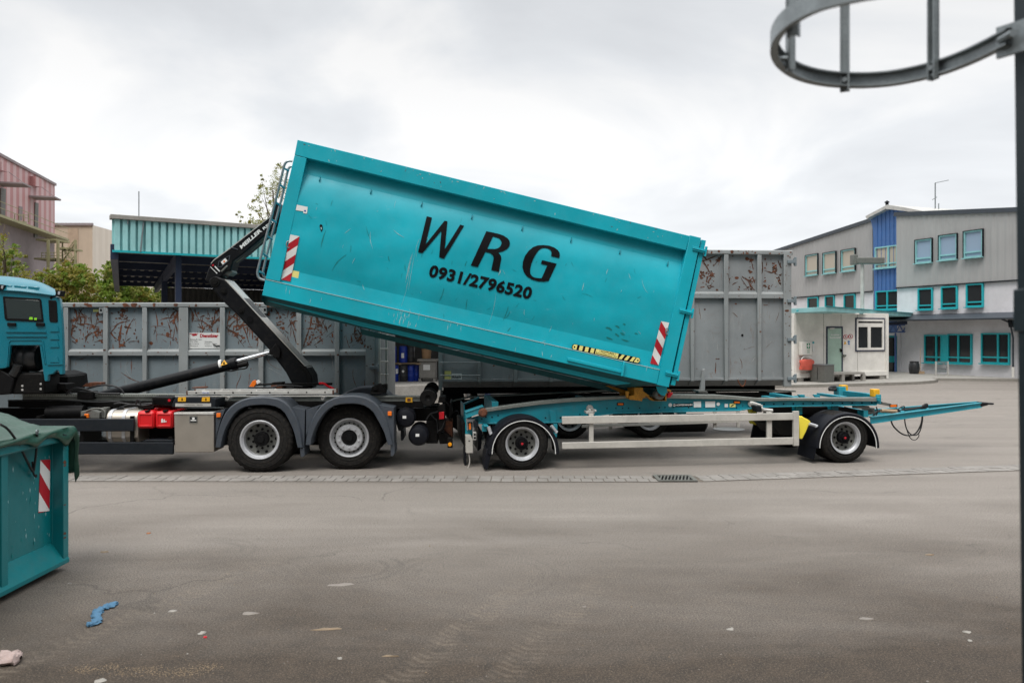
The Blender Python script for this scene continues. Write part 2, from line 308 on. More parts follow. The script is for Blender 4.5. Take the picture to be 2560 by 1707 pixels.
SPLIT = {'valve_block', 'maker_labels', 'hose', 'hinge_cover', 'crossmember', 'guard_bracket', 'bracket_pin', 'rusty_bracket', 'guide_plate', 'mudguard_bracket', 'brake_hose', 'drawbar_fitting', 'rear_crossmember', 'tank_strap',
         'light_fitting', 'footing', 'post', 'shelf', 'leg', 'foot', 'landing', 'flight', 'column', 'handrail', 'door_bar', 'arm_plate', 'partition_wall', 'running_gear', 'step_housing', 'support_tube', 'side_guard', 'balcony', 'aerial', 'roof_vent', 'mudflap', 'hydraulic_pipe', 'label', 'rail_lock', 'cable_bundle', 'slide_carriage', 'linkage', 'raised_panel', 'end_cap', 'window_frame', 'mullion', 'roof_ridge', 'shutter_slot'}
class MB:
    def __init__(s): s.v = []; s.f = []; s.mi = []; s.m = 0
    def add(s, vs, fs):
        b = len(s.v); s.v += [Vector(x) for x in vs]
        for f in fs: s.f.append([b + i for i in f]); s.mi.append(s.m)
    def mat(s, i): s.m = i; return s
    def ext(s, pts, vec):
        n = len(pts); s.add(list(pts) + [p + vec for p in pts], [list(range(n)), list(range(2 * n - 1, n - 1, -1))] + [[i, (i + 1) % n, n + (i + 1) % n, n + i] for i in range(n)]); return s
    def prism(s, pl, uv, o0, o1): return s.ext(pl.pts(uv, o0), pl.n * (o1 - o0))
    def ring(s, outer, inner, vec):
        n = len(outer); vs = list(outer) + list(inner) + [p + vec for p in outer] + [p + vec for p in inner]; fs = []
        for i in range(n):
            j = (i + 1) % n
            fs += [[i, j, n + j, n + i], [2 * n + i, 3 * n + i, 3 * n + j, 2 * n + j], [i, 2 * n + i, 2 * n + j, j], [n + i, n + j, 3 * n + j, 3 * n + i]]
        s.add(vs, fs); return s
    def box(s, c, d, rz=0, M3=None):
        x, y, z = (q / 2 for q in d); m = M3 or Matrix.Rotation(rz, 3, 'Z'); c = Vector(c)
        vs = [c + m @ Vector((a * x, b * y, e * z)) for a in (-1, 1) for b in (-1, 1) for e in (-1, 1)]
        s.add(vs, [[0, 1, 3, 2], [4, 6, 7, 5], [0, 4, 5, 1], [2, 3, 7, 6], [0, 2, 6, 4], [1, 5, 7, 3]]); return s
    def beam(s, p0, p1, wd, ht, up=Vector((0, 0, 1))):
        p0, p1 = Vector(p0), Vector(p1); d = (p1 - p0).normalized(); sd = d.cross(up).normalized() * wd / 2; u = sd.cross(d).normalized() * ht / 2
        s.add([p0 - sd - u, p0 + sd - u, p0 + sd + u, p0 - sd + u, p1 - sd - u, p1 + sd - u, p1 + sd + u, p1 - sd + u],
              [[0, 1, 2, 3], [7, 6, 5, 4], [0, 4, 5, 1], [1, 5, 6, 2], [2, 6, 7, 3], [3, 7, 4, 0]]); return s
    def tube(s, pts, r, n=8, smooth=0):
        pts = [Vector(p) for p in pts]
        for _ in range(smooth):
            q = [pts[0]]
            for a, b in zip(pts, pts[1:]): q += [a * .75 + b * .25, a * .25 + b * .75]
            pts = q + [pts[-1]]
        vs = []; u = None
        for i, p in enumerate(pts):
            t = (pts[min(i + 1, len(pts) - 1)] - pts[max(i - 1, 0)]).normalized()
            if u is None: u = t.orthogonal().normalized()
            u = (u - t * u.dot(t)).normalized(); w_ = t.cross(u); rr = r if not isinstance(r, (list, tuple)) else r[min(len(r) - 1, int(i / max(1, len(pts) - 1) * (len(r) - 1) + .5))]
            vs += [p + (u * math.cos(2 * math.pi * k / n) + w_ * math.sin(2 * math.pi * k / n)) * rr for k in range(n)]
        L = len(pts); fs = [[i * n + k, i * n + (k + 1) % n, (i + 1) * n + (k + 1) % n, (i + 1) * n + k] for i in range(L - 1) for k in range(n)]
        fs += [list(range(n)), list(range((L - 1) * n, L * n))]; s.add(vs, fs); return s
    def lathe(s, c, ax, prof, seg=32, rj=None, mats=None, cap=True):
        """prof: (radius, distance along axis)"""
        c = Vector(c); ax = Vector(ax).normalized(); u = Vector((0, 0, 1)); u = (u - ax * u.dot(ax))
        u = u.normalized() if u.length > .01 else ax.orthogonal().normalized(); w_ = ax.cross(u)
        b = len(s.v)
        for i, (r, t) in enumerate(prof):
            for k in range(seg):
                a = 2 * math.pi * k / seg; rr = r + (rj(i, k) if rj else 0)
                s.v.append(c + ax * t + (u * math.cos(a) + w_ * math.sin(a)) * rr)
        for i in range(len(prof) - 1):
            for k in range(seg):
                s.f.append([b + i * seg + k, b + i * seg + (k + 1) % seg, b + (i + 1) * seg + (k + 1) % seg, b + (i + 1) * seg + k])
                s.mi.append(mats[i] if mats else s.m)
        for i in (0, len(prof) - 1) if cap else ():
            if prof[i][0] > 1e-4: s.f.append([b + i * seg + k for k in range(seg)]); s.mi.append(mats[min(i, len(mats) - 1)] if mats else s.m)
        return s
    def cyl(s, p0, p1, r, seg=16): 
        p0, p1 = Vector(p0), Vector(p1); return s.lathe(p0, p1 - p0, [(r, 0), (r, (p1 - p0).length)], seg)
    def loft(s, rows, close=False):
        n = len(rows[0]); vs = [p for r_ in rows for p in r_]
        s.add(vs, [[i * n + k, i * n + k + 1, (i + 1) * n + k + 1, (i + 1) * n + k] for i in range(len(rows) - 1) for k in range(n - 1)]); return s
    def sheet(s, polys, fn, holes=None):
        """flat 2D outline (with holes) laid on a surface by fn(u, v)"""
        loops = [polys] + (holes or []); tri = tessellate_polygon([[Vector((x, y, 0)) for x, y in l] for l in loops])
        pts = [p for l in loops for p in l]
        s.add([fn(u, v) for u, v in pts], [list(t) for t in tri]); return s
    def ribbon(s, pts, wid, off=None):
        """thin flat streak along pts: list of (Vector, side Vector)"""
        vs = []
        for (p, sd), w_ in zip(pts, wid): vs += [p - sd * w_, p + sd * w_]
        s.add(vs, [[2 * i, 2 * i + 1, 2 * i + 3, 2 * i + 2] for i in range(len(pts) - 1)]); return s
    def pieces(s, tol=.012):
        n = len(s.v); par = list(range(n))
        def find(a):
            while par[a] != a: par[a] = par[par[a]]; a = par[a]
            return a
        for f in s.f:
            r0 = find(f[0])
            for i in f[1:]: par[find(i)] = r0
        g_ = {}
        for k, f in enumerate(s.f): g_.setdefault(find(f[0]), []).append(k)
        gl = list(g_.values()); bb = []
        for l in gl:
            ids = [i for k in l for i in s.f[k]]; q = [s.v[i] for i in ids]
            bb.append(([min(p[a] for p in q) - tol for a in range(3)], [max(p[a] for p in q) + tol for a in range(3)]))
        cp = list(range(len(gl)))
        def f2(a):
            while cp[a] != a: a = cp[a]
            return a
        for i in range(len(gl)):
            for j in range(i):
                if all(bb[i][0][a] <= bb[j][1][a] and bb[j][0][a] <= bb[i][1][a] for a in range(3)): cp[f2(i)] = f2(j)
        out = {}
        for i, l in enumerate(gl): out.setdefault(f2(i), []).extend(l)
        return list(out.values())
    def build(s, name, mats, parent=None, loc=None, bevel=0, angle=35, seg=2, recalc=True):
        if parent is not None and name in SPLIT:
            ps = s.pieces()
            if len(ps) > 1:
                for l in ps:
                    m_ = MB(); mp_ = {}
                    for k in l:
                        for i in s.f[k]:
                            if i not in mp_: mp_[i] = len(m_.v); m_.v.append(s.v[i])
                        m_.f.append([mp_[i] for i in s.f[k]]); m_.mi.append(s.mi[k])
                    o = m_.build1(name, mats, parent, loc, bevel, angle, seg, recalc)
                return o
        return s.build1(name, mats, parent, loc, bevel, angle, seg, recalc)
    def build1(s, name, mats, parent=None, loc=None, bevel=0, angle=35, seg=2, recalc=True):
        root = parent
        while root is not None and root.parent is not None: root = root.parent
        base = Vector(root.location) if root is not None else Vector(loc or (0, 0, 0))
        me = bpy.data.meshes.new(name); me.from_pydata([tuple(v - base) for v in s.v], [], s.f)
        mats = mats if isinstance(mats, (list, tuple)) else [mats]
        for m in mats: me.materials.append(M[m] if isinstance(m, str) else m)
        me.polygons.foreach_set('material_index', s.mi); me.update()
        if recalc:
            bm = bmesh.new(); bm.from_mesh(me); bmesh.ops.recalc_face_normals(bm, faces=bm.faces); bm.to_mesh(me); bm.free()
        me.polygons.foreach_set('use_smooth', [True] * len(me.polygons)); me.set_sharp_from_angle(angle=R(angle))
        o = bpy.data.objects.new(name, me); COL.objects.link(o)
        if parent is not None: o.parent = parent
        else: o.location = base
        if bevel:
            b = o.modifiers.new('bevel', 'BEVEL'); b.width = bevel; b.segments = seg; b.limit_method = 'ANGLE'; b.angle_limit = R(40); b.harden_normals = False
        return o
def tag(o, label, cat, group=None):
    o['label'] = label; o['category'] = cat
    if group: o['group'] = group
    return o
def thing(name, label, cat, loc, group=None):
    o = bpy.data.objects.new(name, None); COL.objects.link(o); o.location = loc; o.empty_display_size = .2
    return tag(o, label, cat, group)
def structure(o): o['kind'] = 'structure'; return o
def stuff(o): o['kind'] = 'stuff'; return o
def copy_thing(o, delta, label=None):
    def rec(q, par):
        c_ = q.copy(); COL.objects.link(c_)
        if par is not None: c_.parent = par
        for ch in [x for x in bpy.data.objects if x.parent == q]: rec(ch, c_)
        return c_
    c_ = rec(o, None); c_.location = Vector(o.location) + Vector(delta)
    if label: c_['label'] = label
    return c_
def copy_part(o, parent, delta):
    c_ = o.copy(); COL.objects.link(c_); c_.parent = parent; c_.location = Vector(o.location) + Vector(delta)
    for ch in [x for x in bpy.data.objects if x.parent == o]:
        d_ = ch.copy(); COL.objects.link(d_); d_.parent = c_
    return c_
_tcache = {}
def text2d(txt, bold=0.0, shear=0.0, space=1.0):
    key = (txt, bold, shear, space)
    if key in _tcache: return _tcache[key]
    cu = bpy.data.curves.new('lettering', 'FONT'); cu.body = txt; cu.size = 1; cu.resolution_u = 3; cu.offset = bold; cu.shear = shear; cu.space_character = space
    o = bpy.data.objects.new('lettering', cu); COL.objects.link(o); bpy.context.view_layer.update()
    me = bpy.data.meshes.new_from_object(o.evaluated_get(bpy.context.evaluated_depsgraph_get()))
    vs = [(v.co.x, v.co.y) for v in me.vertices]; fs = [list(p.vertices) for p in me.polygons]
    bpy.data.objects.remove(o); bpy.data.curves.remove(cu); bpy.data.meshes.remove(me)
    xs = [v[0] for v in vs]; ys = [v[1] for v in vs]; x0, x1, y0, y1 = min(xs), max(xs), min(ys), max(ys)
    vs = [((x - x0) / (x1 - x0), (y - y0) / (y1 - y0)) for x, y in vs]
    _tcache[key] = (vs, fs); return vs, fs
def text(mb, txt, bl, br, tl, fn, **k):
    vs, fs = text2d(txt, **k)
    mb.add([fn(bl[0] + (br[0] - bl[0]) * x + (tl[0] - bl[0]) * y, bl[1] + (br[1] - bl[1]) * x + (tl[1] - bl[1]) * y) for x, y in vs], fs)
def on(pl, off): return lambda u, v: pl.pt(u, v, off)
def circ(u, v, r, n=20, ry=None): return [(u + r * math.cos(2 * math.pi * i / n), v + (ry or r) * math.sin(2 * math.pi * i / n)) for i in range(n)]
def strokes(mb, pl, a0, a1, z0, z1, off, n, rng, lmin=.05, lmax=.45, wmax=.020, vert=.55, base=1, dark=None):
    """rust showing through scrapes: tapering scratches of random run"""
    hub = [(rng.uniform(a0, a1), rng.uniform(z0, z1)) for _ in range(4)]
    if dark is not None:
        for h_ in hub[:rng.choice((1, 2, 3))]:
            sp = rng.uniform(.03, .09); k = int(rng.uniform(15, 45))
            for _ in range(k):
                mb.mat(dark if rng.random() < .6 else base); a, z = h_[0] + rng.gauss(0, sp), h_[1] + rng.gauss(0, sp * 1.5)
                if a0 + .03 < a < a1 - .03 and z0 + .03 < z < z1 - .03:
                    r_ = rng.uniform(.004, .022); o = off - rng.uniform(.001, .005)
                    mb.add([pl.P(min(max(a + r_ * 1.6 * math.cos(t) * rng.uniform(.3, 1.3), a0), a1), min(max(z + r_ * math.sin(t) * rng.uniform(.3, 1.5), z0), z1), o) for t in [2 * math.pi * i / 8 for i in range(8)]], [list(range(8))])
    for _ in range(n):
        a, z = rng.uniform(a0, a1), rng.uniform(z0, z1)
        if rng.random() < .45: h_ = rng.choice(hub); a, z = min(max(h_[0] + rng.gauss(0, .08), a0 + .01), a1 - .01), min(max(h_[1] + rng.gauss(0, .10), z0 + .01), z1 - .01)
        L = lmin + (lmax - lmin) * rng.random() ** 2.2
        if dark is not None: mb.mat(dark if rng.random() < .5 else base)
        th = rng.gauss(math.pi / 2, .5) if rng.random() < vert else rng.uniform(0, math.pi)
        k = max(4, int(L / .035)); st = L / k; pts = []; o = off - rng.uniform(.001, .005); curl = rng.gauss(0, 1.3) * st
        wm = wmax * rng.uniform(.25, 1) * (1.5 if rng.random() < .15 else 1)
        wid = []
        for i in range(k + 1):
            if a0 < a < a1 and z0 < z < z1:
                sd = -math.sin(th) * pl.d + Vector((0, 0, math.cos(th))); pts.append((pl.P(a, z, o), sd))
                wid.append(wm * (math.sin(math.pi * (i + .25) / (k + .5)) ** .6) * rng.uniform(.35, 1.2))
            elif pts: break
            th += curl + rng.gauss(0, .07); a += st * math.cos(th); z += st * math.sin(th)
        if len(pts) > 2: mb.ribbon(pts, wid)
def blotches(mb, pl, a0, a1, z0, z1, off, n, rng, smin=.01, smax=.05):
    for _ in range(n):
        a, z = rng.uniform(a0, a1), rng.uniform(z0, z1); r_ = smin + (smax - smin) * rng.random() ** 3; o = off - rng.uniform(.001, .005); ns = 9
        el = rng.uniform(.4, 1.8)
        pts = [pl.P(min(max(a + r_ * el * math.cos(t) * rng.uniform(.5, 1.2), a0), a1), min(max(z + r_ * math.sin(t) * rng.uniform(.5, 1.2), z0), z1), o) for t in [2 * math.pi * i / ns for i in range(ns)]]
        mb.add(pts, [list(range(ns))])

# ------------------------------------------------------------------ ground
mb = MB(); S_ = 400
mb.add([(-S_, -S_, 0), (S_, -S_, 0), (S_, S_, 0), (-S_, S_, 0)], [[0, 1, 2, 3]])
structure(mb.build('ground', 'asphalt'))
# gutter of two paver rows, kinked at the drain
path = [Vector((-14, 12.32, 0)), Vector((2.2, 12.22, 0)), Vector((2.8, 12.24, 0)), Vector((8.6, 13.28, 0)), Vector((16, 14.7, 0))]
mb = MB(); rr_ = random.Random(3)
for i in range(len(path) - 1):
    a, b = path[i], path[i + 1]; d = (b - a).normalized(); sd = Vector((-d.y, d.x, 0)); L = (b - a).length
    mb.mat(1).add([a - sd * .24 + Vector((0, 0, .004)), b - sd * .24 + Vector((0, 0, .004)), b + sd * .24 + Vector((0, 0, .004)), a + sd * .24 + Vector((0, 0, .004))], [[0, 1, 2, 3]])
    if i == 1: continue
    for row in (-1, 1):
        x = rr_.uniform(0, .1)
        while x < L - .1:
            l = rr_.uniform(.155, .20); c_ = a + d * (x + l / 2) + sd * row * .118 + Vector((0, 0, .006 + rr_.uniform(-.002, .003)))
            mb.mat(0).box(c_, (l - .012, .218, .014), math.atan2(d.y, d.x) + rr_.gauss(0, .012)); x += l
structure(mb.build('gutter', ['paver', 'joint'], bevel=.003, seg=1))
# drain grate set in the gutter
t = thing('drain_grate', 'rusty iron drain grate set in the paved gutter', 'drain grate', (2.5, 12.23, 0))
mb = MB(); o_ = [Vector((x, y, .012)) for x, y in ((2.2, 11.99), (2.8, 11.99), (2.8, 12.47), (2.2, 12.47))]; i_ = [Vector((x, y, .012)) for x, y in ((2.26, 12.04), (2.74, 12.04), (2.74, 12.42), (2.26, 12.42))]
mb.ring(o_, i_, Vector((0, 0, .018))); mb.build('frame', 'rim_dirty', t)
mb = MB()
for k in range(9): mb.box((2.285 + k * .054, 12.23, .02), (.022, .38, .016), R(-14))
mb.build('bars', 'rim_dirty', t)
mb = MB(); mb.box((2.5, 12.23, .009), (.478, .378, .003)); mb.build('sump', 'ink', t)
# manhole cover under the far trailer
mb = MB(); p = gnd(1822, 1073); mb.lathe(p, (0, 0, 1), [(.36, 0), (.36, .01), (.31, .011), (.30, .006), (.0, .006)], 36)
tag(mb.build('manhole_cover', 'flange', loc=p), 'round iron manhole cover in the asphalt behind the teal trailer', 'manhole cover')
# raised pavement in front of the office and the administration building
kp = [gnd(u, v) for u, v in ((1700, 975), (1984, 969), (2150, 965.5), (2290, 961), (2335, 957.5), (2345, 954.5), (2330, 951.5))] + [gnd(2560, 953.5), Vector((40, 30, 0)), Vector((40, 80, 0)), Vector((0, 80, 0))]
mb = MB(); ins = []
cen = Vector((22, 50, 0))
for p_ in kp: ins.append(p_ + (cen - p_).normalized() * .16)
n_ = len(kp); up = Vector((0, 0, .12))
mb.mat(0).add(kp + [p_ + up for p_ in kp] + [p_ + up for p_ in ins], [[i, (i + 1) % n_, n_ + (i + 1) % n_, n_ + i] for i in range(n_)] + [[n_ + i, n_ + (i + 1) % n_, 2 * n_ + (i + 1) % n_, 2 * n_ + i] for i in range(n_)])
mb.mat(1).add([p_ + up - Vector((0, 0, .003)) for p_ in ins], [list(range(n_))])
structure(mb.build('pavement', ['kerb', 'concrete']))

# ------------------------------------------------------------------ wheels
def wheel(parent, c, ax, R_, W, rim, kind, hubmat='plastic', red=False):
    """c: centre of the outer face, ax: unit vector into the vehicle. tyre > rim, hub"""
    c = Vector(c); mb = MB(); seg = 96
    blk = kind == 'drive'
    prof = [(rim, .035), (rim + .012, .012), (rim + .05, .0), (R_ - .12, -.004), (R_ - .06, .004), (R_ - .025, .022), (R_ - .004, .045)]
    n_ = len(prof)
    ng = 5
    for g_ in range(ng):
        x0 = .045 + (W - .09) * g_ / ng; x1 = .045 + (W - .09) * (g_ + 1) / ng
        if g_: prof += [(R_ - .016, x0 - .006), (R_ - .016, x0 + .006)]
        prof += [(R_, x0 + .008), (R_, x1 - .008)]
    prof += [(R_ - .004, W - .045), (R_ - .05, W), (rim + .03, W), (rim, W - .03)]
    def rj(i, k):
        if blk and 4 <= i <= len(prof) - 4: return (-.012 if k % 3 == 0 else 0) if i < len(prof) - 3 else 0
        return (-.004 if k % 4 == 0 else 0) if 5 <= i <= len(prof) - 5 else 0
    mb.lathe(c, ax, prof, seg, rj, cap=False)
    for rr in (R_ - .16, R_ - .085): mb.lathe(c, ax, [(rr, -.003), (rr + .003, -.009), (rr + .008, -.009), (rr + .011, -.003)], 64, cap=False)   # sidewall rings
    ty = mb.build('wheel', 'rubber', parent, angle=40)
    mb = MB(); r0 = rim
    if kind in ('drive', 'trailer'):
        dd = .17 if kind == 'drive' else .12
        mb.lathe(c, ax, [(r0 + .02, .022), (r0 + .022, .004), (r0 + .012, -.006), (r0 - .004, .0), (r0 - .014, .02), (r0 - .032, .04), (r0 - .036, dd - .03), (r0 - .055, dd), (r0 * .62, dd + .012), (r0 * .36, dd), (r0 * .36, dd + .05), (0, dd + .05)], 64, mats=[0, 0, 0, 0, 0, 0, 1, 1, 1, 1, 1], cap=False)
        nn = 10 if kind == 'drive' else 8; nr = r0 * .52
        for k in range(nn):     # hand holes and nuts
            a = 2 * math.pi * (k + .5) / nn; u = Vector((0, 0, 1)) * math.cos(a) + Vector((0, 0, 1)).cross(ax) * math.sin(a)
            q = c + u * (r0 * .76) + ax * (dd + .002)
            mb.mat(2).lathe(q, ax, [(.0, -.004), (.026, -.004), (.026, .02)], 12)
            a = 2 * math.pi * k / nn; u = Vector((0, 0, 1)) * math.cos(a) + Vector((0, 0, 1)).cross(ax) * math.sin(a)
            q = c + u * nr + ax * (dd + .008)
            mb.mat(3).lathe(q, ax, [(.0, -.034), (.011, -.032), (.012, -.016), (.019, -.014), (.020, 0)], 8)
        ht = dd - .11
    else:
        mb.lathe(c, ax, [(r0 + .02, .022), (r0 + .022, .004), (r0 + .012, -.006), (r0 - .004, .0), (r0 - .014, .02), (r0 - .034, .045), (r0 - .055, .06), (r0 - .062, .045), (r0 * .73, .004), (r0 * .68, -.012), (r0 * .44, -.012), (r0 * .42, .03), (0, .03)], 64, mats=[0, 0, 0, 0, 0, 0, 1, 1, 0, 0, 0, 1], cap=False)
        for k in range(20):
            a = 2 * math.pi * k / 20; u = Vector((0, 0, 1)) * math.cos(a) + Vector((0, 0, 1)).cross(ax) * math.sin(a)
            mb.mat(2).lathe(c + u * (r0 * .80) + ax * .018, ax, [(0, -.008), (.012, -.008), (.012, .02)], 8)
        for k in range(10):
            a = 2 * math.pi * k / 10; u = Vector((0, 0, 1)) * math.cos(a) + Vector((0, 0, 1)).cross(ax) * math.sin(a)
            mb.mat(0).lathe(c + u * (r0 * .55) - ax * .012, ax, [(.0, -.03), (.011, -.028), (.012, -.016), (.018, -.014), (.019, 0)], 8)
        ht = -.02
    mb.build('rim', ['rim', 'rim_dirty', 'ink', 'frame_dark'], ty, angle=30)
    mb = MB(); hr = r0 * .40
    mb.lathe(c + ax * ht, ax, [(0, .0), (hr * .45, .0), (hr * .55, .02), (hr * .9, .022), (hr, .035), (hr, .12)], 32)
    for k in range(10):
        a = 2 * math.pi * k / 10; u = Vector((0, 0, 1)) * math.cos(a) + Vector((0, 0, 1)).cross(ax) * math.sin(a)
        mb.lathe(c + u * hr * .75 + ax * (ht + .02), ax, [(0, -.008), (.008, -.008), (.009, .004)], 6)
    if red:
        mb.mat(1).lathe(c + ax * (ht - .003), ax, [(0, 0), (.02, 0), (.02, .004)], 16)
    mb.build('hub', [hubmat, 'stick_red'], ty)
    return ty

# ------------------------------------------------------------------ the hook-lift truck
TP = Pl(-4.05, 12.8, 3)
c4 = crop(400, 860, .25510); c2 = crop(0, 680, .24237); c3 = crop(160, 980, .17007); cc = crop(0, 660, .21692); ca = crop(500, 500, .14035); cb = crop(500, 380, .38278); c9 = crop(920, 820, .24237)
truck = thing('hook_lift_truck', 'black hook lift truck with turquoise cab and raised hook arm', 'truck', (-4.05, 14.0, 0))
tn, td = TP.n, TP.d
w1 = TP.pt(649, 1101, .0); w2 = TP.pt(873, 1089, .20)
wheel(truck, (w1.x, w1.y, .527), tn, .527, .62, .295, 'drive')
wheel(truck, (w2.x, w2.y, .527), tn, .527, .36, .302, 'steer')
wheel(truck, Vector((w1.x, w1.y, .527)) - td * 4.55, tn, .527, .36, .302, 'steer')
for q in (w1, w2): wheel(truck, Vector((q.x, q.y, .527)) + tn * (2.5 if q is w1 else 2.3), -tn, .527, .6, .295, 'drive')
wheel(truck, Vector((w1.x, w1.y, .527)) - td * 4.55 + tn * 2.5, -tn, .527, .36, .302, 'steer')

def fender(outer, inner, pre, ends, mark, flap):
    mb = MB()
    rows_o = TP.pts(outer, -.03); rows_i = TP.pts(inner, -.03); n_ = len(outer)
    # smooth arch: resample both outlines to the same count
    def resample(P_, n=22):
        L = [0]
        for a, b in zip(P_, P_[1:]): L.append(L[-1] + (b - a).length)
        out = []
        for k in range(n):
            t = L[-1] * k / (n - 1); i = max(j for j in range(len(L)) if L[j] <= t + 1e-9); i = min(i, len(P_) - 2)
            out.append(P_[i].lerp(P_[i + 1], (t - L[i]) / max(1e-9, L[i + 1] - L[i])))
        return out
    o_, i_ = resample(rows_o), resample(rows_i)
    dep = tn * .60; n_ = len(o_)
    oc = [p.lerp(q, .12) - tn * .0 for p, q in zip(o_, i_)]
    vs = []
    for p, q in zip(o_, i_): vs += [p + tn * .022, p.lerp(q, .16), q.lerp(p, .1), q + tn * .03, q + dep, p + dep]
    fs = []
    for k in range(n_ - 1):
        for j in range(6): fs.append([k * 6 + j, k * 6 + (j + 1) % 6, (k + 1) * 6 + (j + 1) % 6, (k + 1) * 6 + j])
    fs += [list(range(6)), list(range((n_ - 1) * 6, n_ * 6))]
    mb.add(vs, fs)
    for e_ in ends: mb.prism(TP, e_, .02, .5)
    f_ = mb.build('fender', 'fender', truck, angle=38)
    mb = MB(); mb.prism(TP, flap, .0, .45); mb.build('mudflap', 'fender', f_, bevel=.006)
    if mark:
        mb = MB(); mb.prism(TP, mark, -.012, .03); mb.build('marker_lamp', 'orange', f_, bevel=.006)
    return f_
fa = fender(c4(540, 1010, 548, 930, 565, 850, 600, 750, 640, 670, 690, 610, 760, 560, 850, 525, 1000, 511, 1140, 524, 1220, 560, 1290, 630, 1345, 740, 1380, 860, 1400, 1012),
            c4(596, 1012, 608, 950, 630, 860, 665, 790, 715, 705, 765, 650, 830, 618, 900, 602, 1000, 597, 1095, 603, 1160, 625, 1215, 668, 1265, 760, 1310, 860, 1345, 1012), 0,
            [c4(545, 662, 640, 632, 590, 760, 556, 880, 545, 950), c4(1290, 620, 1420, 645, 1412, 1012, 1396, 1012, 1378, 850, 1340, 730)],
            c4(552, 678, 592, 676, 592, 716, 552, 718), c4(1370, 1016, 1412, 1016, 1418, 1090, 1400, 1106, 1378, 1106))
fb = fender(c4(1425, 985, 1432, 910, 1450, 830, 1485, 740, 1530, 660, 1580, 600, 1640, 552, 1740, 512, 1870, 499, 2000, 512, 2080, 550, 2150, 615, 2205, 710, 2250, 840, 2285, 988),
            c4(1478, 988, 1488, 925, 1515, 840, 1550, 770, 1600, 690, 1650, 640, 1710, 605, 1780, 590, 1870, 584, 1960, 592, 2025, 612, 2085, 665, 2140, 760, 2195, 865, 2232, 988), 0,
            [c4(1432, 645, 1560, 608, 1500, 720, 1450, 840, 1430, 900), c4(2150, 600, 2290, 625, 2292, 985, 2275, 985, 2245, 830, 2195, 700)],
            c4(2232, 660, 2270, 660, 2270, 702, 2232, 702), c4(2258, 990, 2296, 985, 2302, 1065, 2285, 1096, 2262, 1096))
copy_part(fa, truck, tn * 1.87); copy_part(fb, truck, tn * 1.87)

# chassis frame and hook-lift subframe
mb = MB()
for o_ in (.82, 1.55):
    mb.prism(TP, [(-260, 1020), (1098, 1020), (1098, 1052), (-260, 1056)], o_, o_ + .09)
mb.mat(0)
for u in (60, 240, 420, 560, 760, 980, 1080): mb.prism(TP, [(u, 1016), (u + 16, 1016), (u + 16, 1052), (u, 1052)], .90, 1.56)
for u, v in ((649, 1101), (873, 1092)):   # axles
    p = TP.pt(u, v, .3); mb.cyl(p, p + tn * 1.9, .085, 12); q = TP.pt(u, v, 1.2); mb.lathe(q - tn * .2, tn, [(.1, 0), (.2, .08), (.22, .2), (.2, .32), (.1, .4)], 16)
mb.build('chassis', 'frame_dark', truck, bevel=.006, seg=1)
mb = MB()
for o_ in (.62, 1.72):
    mb.mat(0).prism(TP, [(56, 984), (430, 985), (560, 989), (1052, 990), (1052, 993), (430, 992), (56, 992)], o_ - .04, o_ + .12)
    mb.mat(0).prism(TP, [(56, 992), (1050, 993), (1050, 1003), (56, 1001)], o_, o_ + .08)
    mb.mat(1).prism(TP, [(20, 1003), (1058, 1004), (1058, 1018), (20, 1018)], o_ - .03, o_ + .1)
for k in range(64):
    u = 62 + k * 5.8
    mb.mat(2).prism(TP, circ(u, 988.2, 1.1, 8), .577, .60)
for k in range(22): mb.mat(2).prism(TP, circ(935 + k * 5.2, 1011, 1.0, 6), .588, .61)
mb.build('subframe', ['flange', 'frame_dark', 'ink'], truck, bevel=.005, seg=1)
# clutter between cab and tank: valves, hoses, battery box, pump
rg = random.Random(11)
mb = MB()
for u0, v0, u1, v1, a, b in ((78, 938, 108, 984, .55, 1.0), (110, 940, 170, 990, .8, 1.4), (120, 958, 165, 975, .5, .8), (192, 978, 232, 998, .5, .7), (185, 1006, 205, 1016, .5, .62), (285, 1003, 300, 1012, .4, .6), (380, 992, 428, 1014, .2, .55), (345, 1010, 385, 1022, .3, .6), (300, 1030, 340, 1046, .3, .7), (228, 1020, 260, 1046, .35, .7), (560, 975, 575, 985, .7, .9), (615, 978, 660, 990, .6, 1.), (690, 970, 745, 990, .8, 1.6)):
    mb.prism(TP, [(u0, v0), (u1, v0 + 1), (u1, v1), (u0, v1)], a, b)
mb.build('valve_block', 'frame_dark', truck, bevel=.012)
mb = MB()
for pts, o_, r_ in (([(165, 985), (185, 968), (215, 973), (245, 984), (300, 984)], .55, .018), ([(20, 1001), (90, 1000), (170, 1000), (230, 1006), (300, 1003)], .5, .012), ([(285, 1010), (300, 1006), (330, 1012), (380, 1008)], .35, .014), ([(300, 1018), (330, 1008), (360, 1016), (400, 1003)], .3, .010), ([(340, 1012), (341, 1000), (349, 999), (352, 1014)], .3, .014), ([(215, 972), (260, 960), (300, 968), (310, 984)], .6, .016), ([(100, 976), (140, 962), (180, 985)], .6, .02), ([(620, 968), (680, 970), (700, 962), (756, 966)], .7, .013), ([(720, 960), (790, 962), (830, 961)], .9, .011)):
    mb.tube(TP.pts(pts, o_), r_, 6, 2)
mb.build('hose', 'cable', truck)
mb = MB(); mb.prism(TP, [(215, 958), (225, 956), (252, 956), (252, 964), (230, 968), (205, 966)], .62, .8); mb.build('rusty_bracket', 'rust', truck, bevel=.004)
mb = MB(); mb.tube(TP.pts([(120, 1032), (212, 1030)], .35), .115, 20); mb.build('silencer', 'plastic', truck)
mb = MB(); mb.prism(TP, c3(295, 320, 355, 320, 360, 380, 298, 380), .16, .2); mb.build('marker_lamp', 'orange', truck, bevel=.006)
